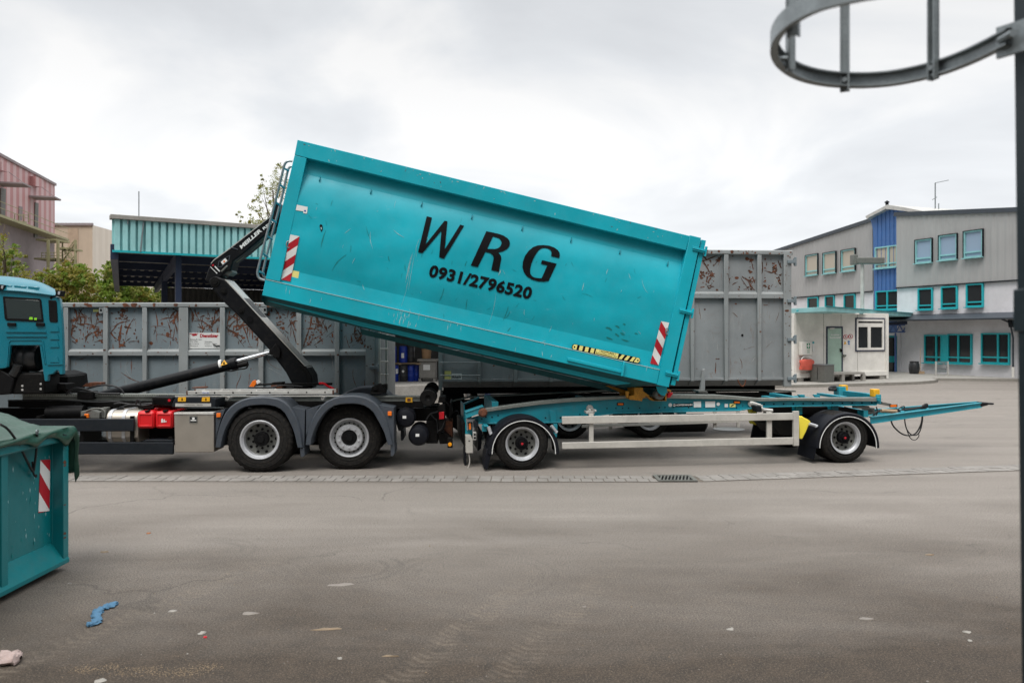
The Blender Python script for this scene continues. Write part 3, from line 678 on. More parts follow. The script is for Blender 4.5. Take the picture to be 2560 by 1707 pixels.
mb = MB(); mb.prism(TP, c3(245, 280, 420, 270, 520, 300, 520, 385, 245, 385), .2, .4); mb.tube(TP.pts(c3(320, 285, 420, 240, 560, 240, 610, 300, 600, 380), .2), .016, 6, 2); mb.prism(TP, c3(540, 230, 620, 230, 620, 290, 600, 380, 550, 380), .25, .4); mb.build('air_dryer', 'rim_dirty', truck, bevel=.01)
# fuel tank
mb = MB()
p_ = [TP.pt(*q, .12) for q in c3(612, 385, 660, 300, 780, 285, 930, 285, 1120, 300)]
q0 = TP.pt(264, 1029, .1); q1 = TP.pt(345, 1029, .1); zt, zb = TP.pt(300, 1026, .1).z, TP.pt(300, 1106, .1).z
prof = [(.0, zb + .08)] + [(.16 - .16 * math.cos(R(a)), zt - .16 + .16 * math.sin(R(a))) for a in range(0, 91, 15)] + [(.55, zt), (.6, zt - .05), (.6, zb), (.07, zb)]
def side(q, pr, grow=0): return [Vector((q.x, q.y, 0)) + tn * (o_ - (grow if o_ < .3 else -grow)) + Vector((0, 0, z_ + (grow if z_ > (zt + zb) / 2 else -grow))) for o_, z_ in pr]
mb.ext(side(q0, prof), Vector((q1.x - q0.x, q1.y - q0.y, 0)))
tk = mb.build('fuel_tank', 'steel', truck, bevel=.02, seg=2)
mb = MB()
for f_ in (.08, .50): 
    mb.ext(side(q0 + (q1 - q0) * f_, prof, .008), td * .05)
mb.build('tank_strap', 'rim', tk)
mb = MB(); mb.lathe(TP.pt(301, 1031, .3), (0, 0, 1), [(.06, -.02), (.06, .05), (.05, .07), (0, .07)], 20); mb.build('filler_cap', 'plastic', tk)
# side guards
mb = MB(); mb.prism(TP, [(-120, 1047), (334, 1047), (334, 1078), (-120, 1079)], .0, .06); mb.build('side_guard', 'guard_dark', truck, bevel=.012)
mb = MB(); mb.prism(TP, [(-120, 1105), (433, 1105.5), (433, 1135.5), (-120, 1136)], .0, .06); mb.prism(TP, c3(1140, 730, 1200, 700, 1600, 700, 1600, 735), .05, .5); mb.build('side_guard', 'guard_dark', truck, bevel=.012)
mb = MB()
for u in (90, 200, 325): mb.prism(TP, [(u, 1040), (u + 9, 1040), (u + 9, 1112), (u, 1112)], .07, .7)
mb.prism(TP, c3(1530, 660, 1575, 650, 1600, 680, 1600, 730, 1530, 730), .1, .2); mb.build('guard_bracket', 'frame_dark', truck)
mb = MB(); mb.prism(TP, [(338, 1050), (434, 1050), (434, 1103), (338, 1103)], .55, 1.7); mb.build('dark_filler_box', 'plastic', truck, bevel=.02)  # dark box added to black out the lit gap under the frame
# red extinguisher boxes
for i, (a, b) in enumerate(((1070, 1325), (1335, 1598))):
    mb = MB()
    mb.prism(TP, c3(a, 282, b, 282, b, 534, a, 534), .05, .42)
    bx = mb.build('extinguisher_box', 'red', truck, bevel=.045, seg=4)
    mb = MB(); mb.ring(TP.pts(c3(a + 26, 312, b - 26, 312, b - 26, 508, a + 26, 508), .038), TP.pts(c3(a + 46, 335, b - 46, 335, b - 46, 488, a + 46, 488), .038), tn * .03); mb.build('raised_rim', 'red', bx, bevel=.008)
    mb = MB(); mb.prism(TP, c3(a + 110, 272, a + 180, 262, a + 170, 282, a + 120, 300), .03, .12); mb.build('latch', 'plastic', bx, bevel=.005)
    if i:
        mb = MB(); mb.prism(TP, c3(1430, 398, 1452, 385, 1455, 446, 1430, 446), .043, .048); mb.prism(TP, c3(1462, 410, 1480, 396, 1482, 444, 1462, 444), .043, .048); mb.prism(TP, c3(1490, 425, 1505, 420, 1505, 440, 1490, 440), .043, .048); mb.build('pictogram', 'stick_white', bx)
mb = MB(); mb.prism(TP, c3(1330, 228, 1535, 228, 1560, 262, 1310, 262), .3, .6); mb.prism(TP, c3(1250, 250, 1700, 262, 1700, 300, 1240, 290), .35, .7); mb.build('extinguisher_box_back', 'red', truck, bevel=.02)
# stainless tool box
mb = MB(); mb.prism(TP, c4(138, 695, 525, 695, 530, 1058, 145, 1060), -.02, .5); tb = mb.build('tool_box', 'steel', truck, bevel=.012)
mb = MB(); mb.prism(TP, c4(136, 672, 525, 668, 525, 694, 136, 694), -.032, .5); mb.build('lid', 'alu', tb, bevel=.006)
mb = MB(); mb.mat(0).prism(TP, c4(287, 705, 367, 705, 367, 774, 287, 774), -.028, -.01)
mb.mat(1).prism(TP, c4(296, 714, 358, 714, 358, 765, 296, 765), -.031, -.027); mb.mat(2).prism(TP, c4(312, 720, 330, 716, 342, 722, 336, 738, 318, 738), -.034, -.03); mb.prism(TP, c4(300, 742, 354, 742, 354, 752, 300, 752), -.034, -.03); mb.build('lock_plate', ['rim_dirty', 'ink', 'stick_white'], tb)
# control box over it with yellow labels
mb = MB(); mb.prism(TP, c4(115, 618, 118, 585, 150, 522, 500, 516, 545, 540, 545, 618), .06, .55)
cbx = mb.build('control_box', 'guard_dark', truck, bevel=.012)
mb = MB(); mb.mat(0).prism(TP, c4(150, 580, 500, 580, 500, 612, 150, 612), .052, .058)
text(mb.mat(1), 'HYDRAULIK - TRUCK', c4(240, 601)[0], c4(420, 601)[0], c4(240, 591)[0], on(TP, .050), bold=.01); mb.build('plate', ['alu', 'ink'], cbx)
for a in (178, 412):
    mb = MB(); mb.mat(0).prism(TP, c4(a, 520, a + 76, 518, a + 74, 562, a - 4, 562), .052, .06); q = a + 34
    mb.mat(1).prism(TP, c4(q, 528, q + 8, 528, q + 10, 552, q - 3, 552), .048, .053); mb.build('warning_label', ['yellow', 'ink'], cbx)
mb = MB(); mb.prism(TP, c3(1290, 95, 1590, 75, 1600, 215, 1300, 200), .2, .5); mb.build('winch_box', 'plastic', truck, bevel=.02)
mb = MB(); mb.cyl(TP.pt(423, 1000.5, .18), TP.pt(423, 1000.5, .24), .022); mb.build('stop_button', 'lamp_red', truck)
# tube along the top of the fenders with two clamp rings
mb = MB(); mb.beam(TP.pt(438, 990.5, .1), TP.pt(872, 989, .1), .02, .016)
for u, v in ((568.4, 995.5), (807, 995)):
    p = TP.pt(u, v, .14); mb.lathe(p, tn, [(.016, -.02), (.028, -.02), (.028, .25), (.016, .25), (.016, -.02)], 16)
mb.build('support_tube', 'alu', truck)
# rollers, air tanks and rear end
for u, v, r, o0 in ((1070, 994.5, .137, .3), (1077, 976, .125, 1.5)):
    p = TP.pt(u, v, o0); mb = MB(); mb.lathe(p, tn, [(.02, .03), (.05, .0), (r * .9, -.01), (r, .0), (r, .03), (.07, .06), (.06, .4), (r, .44), (r, .48), (0, .48)], 32); mb.build('rear_roller', 'frame_dark', truck)
for u, v, r in ((1013.5, 1045, .163), (1046, 1090, .168)):
    p = TP.pt(u, v, .32); mb = MB(); mb.lathe(p, (tn - td * .02).normalized(), [(0, 0), (r * .5, .008), (r * .85, .03), (r, .075), (r, .1), (r + .004, .102), (r + .004, .12), (r, .122), (r, .72), (r * .8, .78), (0, .8)], 32)
    q = mb.build('air_tank', M['mudguard'], truck)
    mb = MB(); mb.prism(TP, [(u - 7, v - 6), (u + 2, v - 6), (u + 2, v + 1), (u - 7, v + 1)], .318, .322); mb.build('label', 'stick_white', q)
mb = MB()
for P_, a, b in ((c9(720, 800, 795, 780, 800, 1010, 770, 1060, 735, 1085, 720, 960), .55, .7), (c9(600, 960, 720, 960, 720, 1190, 600, 1190), .7, 1.5), (c9(720, 1080, 800, 1080, 860, 1130, 860, 1190, 740, 1195), .7, 1.6), (c9(820, 1130, 872, 1130, 872, 1235, 820, 1235), .5, .6), (c9(735, 705, 800, 705, 800, 770, 720, 770), .6, 1.0), (c9(480, 820, 720, 800, 720, 960, 480, 940), .9, 1.5), (c9(840, 770, 862, 770, 862, 900, 830, 960), .8, 1.6)):
    mb.prism(TP, P_, a, b)
mb.build('rear_crossmember', 'frame_dark', truck, bevel=.01)
mb = MB(); mb.prism(TP, c9(782, 960, 872, 960, 872, 1160, 800, 1120, 782, 1040), .9, 1.5); mb.build('coupling', 'rust', truck, bevel=.02)
mb = MB(); mb.prism(TP, c9(732, 868, 785, 862, 785, 935, 735, 942), .5, .62); mb.build('tail_lamp', 'lamp_red', truck, bevel=.006)
mb = MB(); p = TP.pt(*c9(845, 1200)[0], .48); mb.lathe(p, tn, [(0, 0), (.028, .0), (.034, .01), (.034, .04)], 20); mb.build('side_reflector', 'amber', truck)
mb = MB(); mb.prism(TP, c9(388, 716, 458, 716, 458, 765, 388, 765), .57, .585); mb.mat(1).prism(TP, c9(405, 725, 440, 725, 440, 757, 405, 757), .566, .572); mb.build('warning_label', ['yellow', 'rust'], truck)
mb = MB()
for pts, o_, r_ in ((c9(600, 950, 640, 880, 700, 870, 740, 850), .6, .014), (c9(650, 890, 690, 940, 715, 945, 720, 1080), .6, .013), (c9(790, 960, 760, 1040, 720, 1060), .52, .008), (c9(800, 760, 850, 820, 850, 900), .9, .02), (c9(865, 890, 900, 850, 935, 860, 930, 880), 1.2, .010)):
    mb.tube(TP.pts(pts, o_), r_, 6, 2)
mb.build('hose', 'cable', truck)
# roller bracket, red strap, orange rag on the frame
mb = MB(); mb.prism(TP, c4(2060, 480, 2075, 420, 2150, 385, 2210, 440, 2215, 480), .6, .8); p = TP.pt(*c4(2110, 438)[0], .56); mb.lathe(p, tn, [(0, 0), (.035, 0), (.035, .1)], 16); mb.prism(TP, c4(2060, 478, 2180, 478, 2160, 492, 2060, 492), .5, .9); mb.prism(TP, c4(2175, 395, 2220, 395, 2220, 455, 2190, 455), .7, .9); mb.build('locking_bracket', 'frame_dark', truck, bevel=.01)
mb = MB(); mb.tube(TP.pts(c4(1560, 385, 1605, 382, 1640, 410, 1705, 440), .75), .02, 6, 1); mb.build('strap', 'lamp_red', truck)
mb = MB(); mb.prism(TP, c4(865, 430, 905, 362, 930, 352, 945, 385, 915, 430), .7, .78); mb.mat(1).prism(TP, c4(930, 375, 960, 350, 985, 375, 960, 392, 930, 398), .72, .78); mb.build('flag', ['orange', 'stick_white'], truck, bevel=.006)
mb = MB(); mb.tube(TP.pts(c4(905, 398, 1100, 392, 1690, 388), .9), .018, 6); mb.prism(TP, c4(1095, 378, 1200, 372, 1200, 405, 1095, 408), .8, 1.0); mb.build('linkage', 'frame_dark', truck)
mb = MB(); mb.prism(TP, c4(1085, 405, 1205, 402, 1200, 432, 1085, 432), .75, 1.05); mb.prism(TP, c4(310, 425, 430, 420, 440, 432, 310, 434), .7, .9); mb.build('rusty_bracket', 'rust', truck, bevel=.006)

# hook arm
def armpts(l): return l
mb = MB(); mb.prism(TP, cb(55, 850, 60, 825, 100, 810, 160, 828, 340, 1012, 600, 1312, 690, 1402, 724, 1452, 735, 1545, 615, 1545, 560, 1440, 445, 1285, 240, 1062, 132, 960, 75, 885), 1.03, 1.47)
arm = mb.build('hook_arm', 'hook', truck, bevel=.03, seg=3)
mb = MB(); mb.prism(TP, cb(160, 832, 172, 834, 700, 1408, 688, 1402), 1.022, 1.478); mb.build('wear_edge', 'alu', arm)
for (x, y), r in (((95, 848), .085), ((152, 908), .062), ((268, 1036), .05)):
    mb = MB(); p = TP.pt(*cb(x, y)[0], 1.0); mb.lathe(p, tn, [(0, .0), (r * .5, .0), (r * .55, .012), (r * .95, .014), (r, .022), (r, .06)], 24); mb.build('pivot_pin', 'frame_dark', arm)
mb = MB(); mb.prism(TP, circ(*cb(325, 1093)[0], 8), 1.018, 1.035); mb.build('arm_hole', 'ink', arm)
mb = MB(); mb.prism(TP, cb(640, 1390, 690, 1400, 728, 1460, 735, 1530, 700, 1530, 690, 1440), .98, 1.52); mb.prism(TP, cb(462, 1290, 495, 1250, 525, 1290, 520, 1345, 480, 1345), .97, 1.53); mb.build('arm_plate', 'black', arm, bevel=.01)
up_o = ca(95, 1400, 110, 1340, 188, 1125, 250, 1060, 540, 850, 1255, 288, 1330, 60, 1420, 40, 1420, 440, 1205, 590, 780, 950, 590, 1090, 545, 1260, 470, 1270, 380, 1360, 350, 1390, 180, 1490, 120, 1455)
mb = MB(); mb.prism(TP, up_o, 1.05, 1.45); ua = mb.build('upper_arm', 'hook', arm, bevel=.025, seg=3)
mb = MB(); mb.prism(TP, ca(190, 1128, 248, 1058, 540, 846, 1254, 284, 1258, 300, 545, 862, 255, 1072, 196, 1134), 1.044, 1.456); mb.build('wear_edge', 'alu', ua)
mb = MB(); mb.tube(TP.pts(ca(600, 1090, 900, 850, 1330, 500), 1.15), .022, 8); mb.tube(TP.pts(ca(640, 1100, 900, 890, 1330, 540), 1.25), .022, 8); mb.build('hydraulic_pipe', 'wood', ua)
mb = MB(); mb.ring(TP.pts(ca(310, 1200, 330, 1090, 535, 980, 520, 1080, 370, 1200), 1.04), TP.pts(ca(322, 1190, 342, 1098, 520, 998, 508, 1074, 364, 1190), 1.04), tn * .02); mb.tube(TP.pts(ca(545, 845, 640, 870, 675, 885), 1.045), .007, 6); mb.build('raised_panel', 'fender', ua)
mb = MB(); mb.mat(0).prism(TP, ca(368, 1105, 450, 1035, 488, 1082, 405, 1152), 1.04, 1.048); mb.mat(1).prism(TP, circ(*ca(430, 1095)[0], 2.4, 10), 1.036, 1.042); mb.build('label', ['stick_white', 'orange'], ua)
mb = MB(); mb.mat(0).prism(TP, ca(265, 1170, 360, 1270, 340, 1275, 258, 1190), 1.04, 1.048); mb.prism(TP, ca(185, 1185, 310, 1305, 300, 1313, 185, 1196), 1.04, 1.048); mb.mat(1).prism(TP, ca(205, 1160, 240, 1140, 250, 1165, 232, 1182), 1.04, 1.048); mb.build('label', ['stick_white', 'stick_red'], ua)
mb = MB(); fn_ = on(TP, 1.042)
text(mb, 'MEILLER', ca(738, 876)[0], ca(1108, 556)[0], ca(702, 820)[0], fn_, bold=.045)
text(mb, 'RS21', ca(1135, 536)[0], ca(1310, 402)[0], ca(1108, 498)[0], fn_, bold=.03)
mb.build('lettering', 'stick_white', ua, recalc=False)
mb = MB(); mb.prism(TP, ca(375, 1280, 480, 1170, 560, 1240, 580, 1290, 500, 1350, 440, 1310), 1.1, 1.4); mb.tube(TP.pts(ca(380, 1280, 490, 1170), 1.05), .02, 6); mb.prism(TP, ca(400, 1330, 440, 1320, 450, 1390, 380, 1370), 1.2, 1.3); mb.build('hinge_block', 'rim_dirty', ua, bevel=.01)
# lift cylinder
p0, p1 = TP.pt(288, 983, 1.15), TP.pt(592, 907.5, 1.15); ax = (p1 - p0).normalized(); L = (p1 - p0).length
mb = MB(); mb.lathe(p0 - ax * .3, ax, [(.04, 0), (.095, .02), (.095, L + .2), (.106, L + .205), (.106, L + .30), (.085, L + .315), (.0, L + .315)], 32); cy = mb.build('lift_cylinder', 'hook', truck)
mb = MB(); q = TP.pt(553.5, 913, 1.15); mb.lathe(q - ax * .022, ax, [(.096, 0), (.100, .002), (.100, .046), (.096, .048)], 32); mb.build('band', 'stick_white', cy)
mb = MB(); fnc = lambda u, v: TP.pt(u, v, 1.15) - tn * (math.sqrt(max(0, .103 ** 2 - min(.1, abs((TP.pt(u, v, 1.15) - q).dot(Vector((0, 0, 1)) - ax * ax.z))) ** 2)) + .004)
mb.mat(0).sheet(c4(608, 212, 642, 152, 680, 192), fnc); mb.mat(1).sheet(c4(636, 195, 640, 172, 650, 172, 654, 192), lambda u, v: fnc(u, v) - tn * .003); mb.build('warning_triangle', ['yellow', 'ink'], cy, recalc=False)
r0, r1 = TP.pt(592, 903.5, 1.15), TP.pt(682, 879, 1.15); mb = MB(); mb.cyl(r0, r1, .037, 24); mb.build('piston_rod', 'chrome', cy)
mb = MB(); q0 = TP.pt(*c4(750, 215)[0], 1.12); q1 = TP.pt(*c4(862, 190)[0], 1.12); mb.cyl(q0, q1, .045, 14); mb.tube(TP.pts(c4(660, 262, 700, 268, 780, 245, 850, 240, 860, 205), 1.08), .012, 6, 2); mb.build('valve', 'frame_dark', cy)
mb = MB(); p = TP.pt(680, 880, 1.0); mb.lathe(p, tn, [(.0, 0), (.05, 0), (.055, .01), (.055, .4)], 20); mb.build('pin', 'frame_dark', cy)

arm['label'] = 'black hook arm with grey worn edge'; tb['label'] = 'stainless steel tool box'
# cab
def cab_outline(): return cc(-1000, 330, -940, 296, 0, 304, 240, 318, 480, 345, 600, 362, 672, 384, 690, 410, 703, 560, 715, 750, 725, 1000, 727, 1270, 690, 1275, 672, 1228, 655, 1222, 610, 1265, 555, 1278, 550, 1350, 512, 1350, 500, 1265, 482, 1130, 456, 950, 440, 938, 130, 938, 112, 955, 96, 1060, 75, 1195, 22, 1205, -150, 1200, -200, 1000, -330, 930, -560, 930, -700, 1000, -740, 1300, -1000, 1300)
mb = MB(); mb.prism(TP, cab_outline(), .02, .10); cab = mb.build('cab', 'teal_cab', truck, bevel=.02, seg=3)
# shell: back wall, front, far side, roof
mb = MB(); near = TP.pts(cc(-1000, 330, 672, 392, 690, 430, 703, 560, 715, 750, 725, 1000, 727, 1265), .10)
mb.loft([[p + tn * .0 for p in near[1:]], [p + tn * .03 + td * .012 for p in near[1:]], [p + tn * 2.2 - td * 1.38 for p in near[1:]]])
q = [near[-1] + tn * .1, near[-1] + tn * 2.2]; 
mb.ext([p + tn * 2.2 - td * 1.38 for p in TP.pts(cc(-1000, 330, -600, 330, 672, 392, 690, 430, 715, 750, 727, 1265, -1000, 1300), .02)], tn * .06)
mb.prism(TP, cc(-1000, 330, -985, 330, -985, 1300, -1000, 1300), .1, 2.2)
mb.build('cab_shell', 'teal_cab', cab, angle=40)
mb = MB()
lo = cc(-1000, 320, -600, 300, 0, 292, 120, 298, 240, 306, 380, 322, 500, 342, 610, 355, 668, 372)
mi = cc(-985, 260, -600, 225, 0, 208, 120, 218, 240, 230, 380, 245, 460, 265, 540, 296, 640, 330)
tp = cc(-960, 190, -600, 150, 0, 138, 120, 145, 240, 160, 380, 185, 480, 215, 560, 250, 630, 300)
a_, b_, c_ = TP.pts(lo, .0), TP.pts(mi, .10), TP.pts(tp, .34)
def far(P_, o_): return [p + tn * (2.3 - 2 * o_) - td * 1.38 for p in P_]
mb.loft([a_, [p.lerp(q_, .5) - tn * .012 for p, q_ in zip(a_, b_)], b_, [p.lerp(q_, .6) + Vector((0, 0, .03)) for p, q_ in zip(b_, c_)], c_, [p + Vector((0, 0, .03)) + tn * .4 - td * .25 for p in c_], [p + Vector((0, 0, .03)) + tn * 1.2 - td * .75 for p in c_], far(c_, .34), far(b_, .10), far(a_, 0)])
rf = mb.build('roof', 'teal_cab', cab, angle=60)
mb = MB()
for x0, x1 in ((50, 135), (160, 300), (320, 440)): mb.prism(TP, cc(x0, 232 + x0 * .06, x1, 236 + x1 * .06, x1 + 6, 296 + x1 * .055, x0, 284 + x0 * .05), .028, .08)
mb.build('roof_ridge', 'teal_cab', rf, bevel=.012, seg=2)
mb = MB(); mb.tube(TP.pts(cc(-300, 300, 0, 298, 240, 314, 480, 342, 620, 362), -.005), .012, 6); mb.build('drip_rail', 'teal_cab', rf)
mb = MB(); mb.mat(0).prism(TP, cc(38, 372, 455, 398, 472, 412, 500, 650, 492, 668, 75, 650, 52, 630, 32, 385), .008, .022)
mb.mat(1).prism(TP, cc(58, 398, 452, 420, 482, 640, 86, 628), .004, .012)
wd = mb.build('side_window', ['plastic', 'glass'], cab, bevel=.004)
mb = MB(); mb.prism(TP, cc(340, 612, 372, 610, 380, 640, 335, 640), .0, .0035); mb.prism(TP, cc(395, 620, 424, 618, 424, 645, 395, 645), .0, .0035); mb.build('hi_vis_jacket', flat('hi_vis', (.25, .65, .03)), wd)
mb = MB(); mb.mat(0).prism(TP, cc(555, 415, 640, 420, 652, 440, 664, 650, 655, 672, 575, 668, 566, 640), .008, .022); mb.build('rear_window', ['plastic'], cab, bevel=.006)
mb = MB()
for x in (80, 410): mb.prism(TP, cc(x, 674, x + 96, 678, x + 96, 716, x, 716), -.012, .03)
mb.build('hinge_cover', 'plastic', cab, bevel=.008)
mb = MB()
mb.prism(TP, cc(58, 762, 524, 770, 530, 784, 62, 782), .0, .03); mb.prism(TP, cc(66, 820, 530, 822, 534, 836, 66, 836), .0, .03)
for y in (716, 806, 895, 1070): mb.prism(TP, cc(575, y + 62, 590, y, 662, y, 678, y + 62), .006, .03)
mb.ring(TP.pts(cc(75, 1180, 95, 900, 120, 870, 480, 868, 500, 890, 530, 1150, 510, 1150, 470, 930, 118, 930, 95, 1180), .008), TP.pts(cc(82, 1180, 102, 905, 124, 880, 474, 878, 492, 896, 522, 1150, 516, 1150, 476, 922, 112, 922, 88, 1180), .008), tn * .03)
mb.prism(TP, cc(545, 1145, 722, 1142, 722, 1158, 545, 1162), .004, .03)
mb.build('pressed_ridge', 'teal_cab', cab, bevel=.006)
mb = MB()
for a, b in ((130, 245), (225, 345), (330, 462)):
    P_ = TP.pts(cc(a, 1010, b, 990, b, 1160, a + 40, 1175), .14); p = TP.pt(*cc((a + b) / 2, 1080)[0], .36)
    mb.lathe(p + td * -.115, td, [(.12, 0), (.20, .01), (.225, .05), (.225, .17), (.20, .215), (.12, .225)], 28)
mb.tube(TP.pts(cc(210, 1160, 190, 1220, 150, 1280), .1), .07, 10)
mb.build('air_intake', paint('ribbed_intake', (.012, .013, .014), .35, .2, (.04, .036, .03), 2, spec=.5), cab)
mb = MB(); mb.prism(TP, cc(120, 1500, 180, 1330, 210, 1256, 480, 1250, 508, 1290, 512, 1500), .1, .6); mb.build('engine_cover', 'frame_dark', cab, bevel=.03)
mb = MB(); mb.prism(TP, cc(-300, 1120, -100, 1150, 130, 1290, 160, 1320, 120, 1500, -700, 1560, -700, 1200), .05, .7); mb.prism(TP, cc(480, 1290, 640, 1240, 780, 1280, 800, 1440, 520, 1480), 0.9, 1.6); mb.build('step_housing', 'plastic', cab, bevel=.02)
mb = MB()
for x, y in ((258, 1402), (258, 1448), (470, 1380), (470, 1438)): mb.cyl(TP.pt(*cc(x, y)[0], .094), TP.pt(*cc(x, y)[0], .11), .018, 10)
mb.build('bolt', 'alu', cab)
for dx, dy in ((0, 0), (-655, -68)):
    mb = MB(); mb.mat(0).prism(TP, cc(650 + dx, 302 + dy, 700 + dx, 310 + dy, 690 + dx, 368 + dy, 632 + dx, 372 + dy), -.03, .12); mb.mat(1).prism(TP, cc(668 + dx, 318 + dy, 694 + dx, 318 + dy, 686 + dx, 356 + dy, 664 + dx, 350 + dy), -.034, -.028)
    mb.mat(0).tube(TP.pts(cc(640 + dx, 365 + dy, 600 + dx, 380 + dy, 588 + dx, 400 + dy), .03), .025, 6); mb.build('work_lamp', ['plastic', 'lens'], cab, bevel=.006)
cab['label'] = 'turquoise cab with dark side window'
# folded aluminium ladder lying on the truck (carried by it: a thing of its own)
lad = thing('ladder', 'aluminium ladder lying flat along the truck above the wheels', 'ladder', tuple(TP.pt(650, 980, .3)))
for o_ in (.2, .58):
    z1 = TP.pt(470, 977, .2).z; z0 = TP.pt(470, 986.5, .2).z
    a0, _ = TP.az(469, 980, .2); a1, _ = TP.az(831, 980, .2)
    mb = MB(); mb.beam(TP.P(a0, (z0 + z1) / 2, o_ + .012), TP.P(a1, (z0 + z1) / 2, o_ + .012), .024, z1 - z0); st = mb.build('stile', 'alu', lad, bevel=.003)
    mb = MB(); mb.box(TP.P(a0 - .01, (z0 + z1) / 2, o_ + .012), (.02, .03, z1 - z0 + .006), R(3)); mb.box(TP.P(a1 + .01, (z0 + z1) / 2, o_ + .012), (.02, .03, z1 - z0 + .006), R(3)); mb.build('end_cap', 'rust', st)
    if o_ < .3:
        mb = MB()
        for k in range(8): 
            a, _ = TP.az(490.6 + k * 46, 980, .2); mb.box(TP.P(a, (z0 + z1) / 2, .199), (.022, .004, .022), R(3))
        mb.build('rung_end', 'ink', st)
        mb = MB(); mb.mat(0).prism(TP, c4(412, 459, 482, 459, 482, 488, 412, 488), .194, .199); text(mb.mat(1), 'KRAUSE', c4(416, 483)[0], c4(478, 483)[0], c4(416, 470)[0], on(TP, .192), bold=.02); mb.build('label', ['stick_white', 'drum_blue'], st)
for k in range(8):
    a, _ = TP.az(490.6 + k * 46, 980, .2); mb = MB(); mb.beam(TP.P(a, (z0 + z1) / 2, .224), TP.P(a, (z0 + z1) / 2, .58), .028, .028); mb.build('rung', 'alu', lad)

# ------------------------------------------------------------------ the turquoise roll-off container being pulled up
CP = Pl(.17, 13.0, 6)
c7 = crop(680, 340, .30617); c8 = crop(1200, 500, .31880); cL = crop(1030, 520, .17007); cR = crop(1600, 560, .28056); c13 = crop(1380, 820, .24231)
box = thing('roll_off_container', 'tilted turquoise roll off container lettered WRG, held up by the hook arm', 'container', tuple(CP.pt(1664, 968, 1.2)))
cn = CP.n
# edges of the side, as lines in the photo
def line(p, q): return lambda u: p[1] + (q[1] - p[1]) * (u - p[0]) / (q[0] - p[0])
top_in = line((766.6, 395), (1714.9, 625.9)); rail_top = line((680, 701), (1649.5, 923.4)); crease_hi = line((765.7, 436), (1702, 659)); crease_lo = line((744, 680), (1638, 881))
def left_in(v): return 766.6 + (700 - 766.6) * (v - 395) / (704 - 395)
def right_in(v): return 1714.9 + (1649.5 - 1714.9) * (v - 625.9) / (923.4 - 625.9)
def panel_off(u, v):
    a, b, c_, d = top_in(u), crease_hi(u), crease_lo(u), rail_top(u)
    if v <= b: return lerp(.165, .1125, min(1, max(0, (v - a) / (b - a))))
    if v >= c_: return lerp(.0625, .045, min(1, max(0, (v - c_) / (d - c_))))
    t = (v - b) / (c_ - b); o_ = (.9 if t < .5 else .5) * abs(t - .5) ** 3 + .004
    w_ = math.sin(math.pi * min(1, max(0, t)))
    dent = noise.noise(Vector((u * .011, v * .017, 3))) * .018 + noise.noise(Vector((u * .035, v * .04, 9))) * .005
    return o_ + dent * (.35 + .65 * w_)
# dents along the upper crease
def on_panel(lift): return lambda u, v: CP.pt(u, v, panel_off(u, v) - lift)
mb = MB(); rows = []
NU = 90
ts = [0, .5, 1]; 
def col_uv(s_, kind, t):
    # s_ 0..1 along the side, between the posts
    for _ in range(1): pass
    u = lerp(700, 1660, s_); 
    for _ in range(6):
        a, b, c_, d = top_in(u), crease_hi(u), crease_lo(u), rail_top(u)
        v = lerp(a, b, t) if kind == 0 else lerp(b, c_, t) if kind == 1 else lerp(c_, d, t)
        u = lerp(left_in(v) - 3, right_in(v) + 3, s_)
    return u, v
def strip(kind, n):
    return [[CP.pt(*(lambda p: (p[0], p[1], panel_off(p[0], p[1] + (1e-4 if kind == 1 and t == 0 else 0))))(col_uv(i / NU, kind, t))) for i in range(NU + 1)] for t in [k / n for k in range(n + 1)]]
mb.loft(strip(0, 2)); mb.loft(strip(1, 22)); mb.loft(strip(2, 2))
# scratches and scuffs in the paint
rg = random.Random(21)
def pscratch(m_, u, v, du, dv, wpx, lift):
    fn_ = on_panel(lift); k = 7; L = math.hypot(du, dv); nx, ny = -dv / L, du / L; l_, r_ = [], []
    bx = rg.gauss(0, L * .06)
    for i in range(k + 1):
        t = i / k; w_ = wpx * (math.sin(math.pi * (t * .9 + .05)) ** .7) * rg.uniform(.6, 1.2); b_ = bx * math.sin(math.pi * t)
        l_.append((u + du * t + nx * (b_ - w_), v + dv * t + ny * (b_ - w_))); r_.append((u + du * t + nx * (b_ + w_), v + dv * t + ny * (b_ + w_)))
    mb.mat(m_ + 1); vs = [fn_(*p) for p in l_ + r_]; n_ = k + 1
    mb.add(vs, [[i, i + 1, n_ + i + 1, n_ + i] for i in range(k)])
for (x, y, dx, dy, w_) in ((990, 765, 90, 65, .55), (805, 780, 18, 140, .6), (1205, 840, -25, 150, .4), (1150, 950, -60, 250, .5), (1165, 960, -50, 300, .35), (1140, 970, -45, 200, .6), (1125, 1010, -70, 380, .3), (1865, 1095, -15, 45, .7), (1010, 530, -12, 60, .3)):
    u, v = c7(x, y)[0]; pscratch(0, u, v, dx * .306, dy * .306, w_, .004)
for (x, y, dx, dy, w_) in ((440, 770, -40, 140, 1.1), (605, 970, -115, 130, 1.2), (645, 890, -5, 60, .7), (950, 980, 10, 45, 1.0), (1085, 1045, 5, 60, .7), (770, 740, 30, 100, .6), (1405, 1240, -40, 110, .9), (1595, 1330, -12, 90, .9), (1590, 1020, -15, 45, 1.0), (1930, 1390, -40, 110, 1)):
    u, v = c7(x, y)[0]; pscratch(1, u, v, dx * .306, dy * .306, w_, .003)
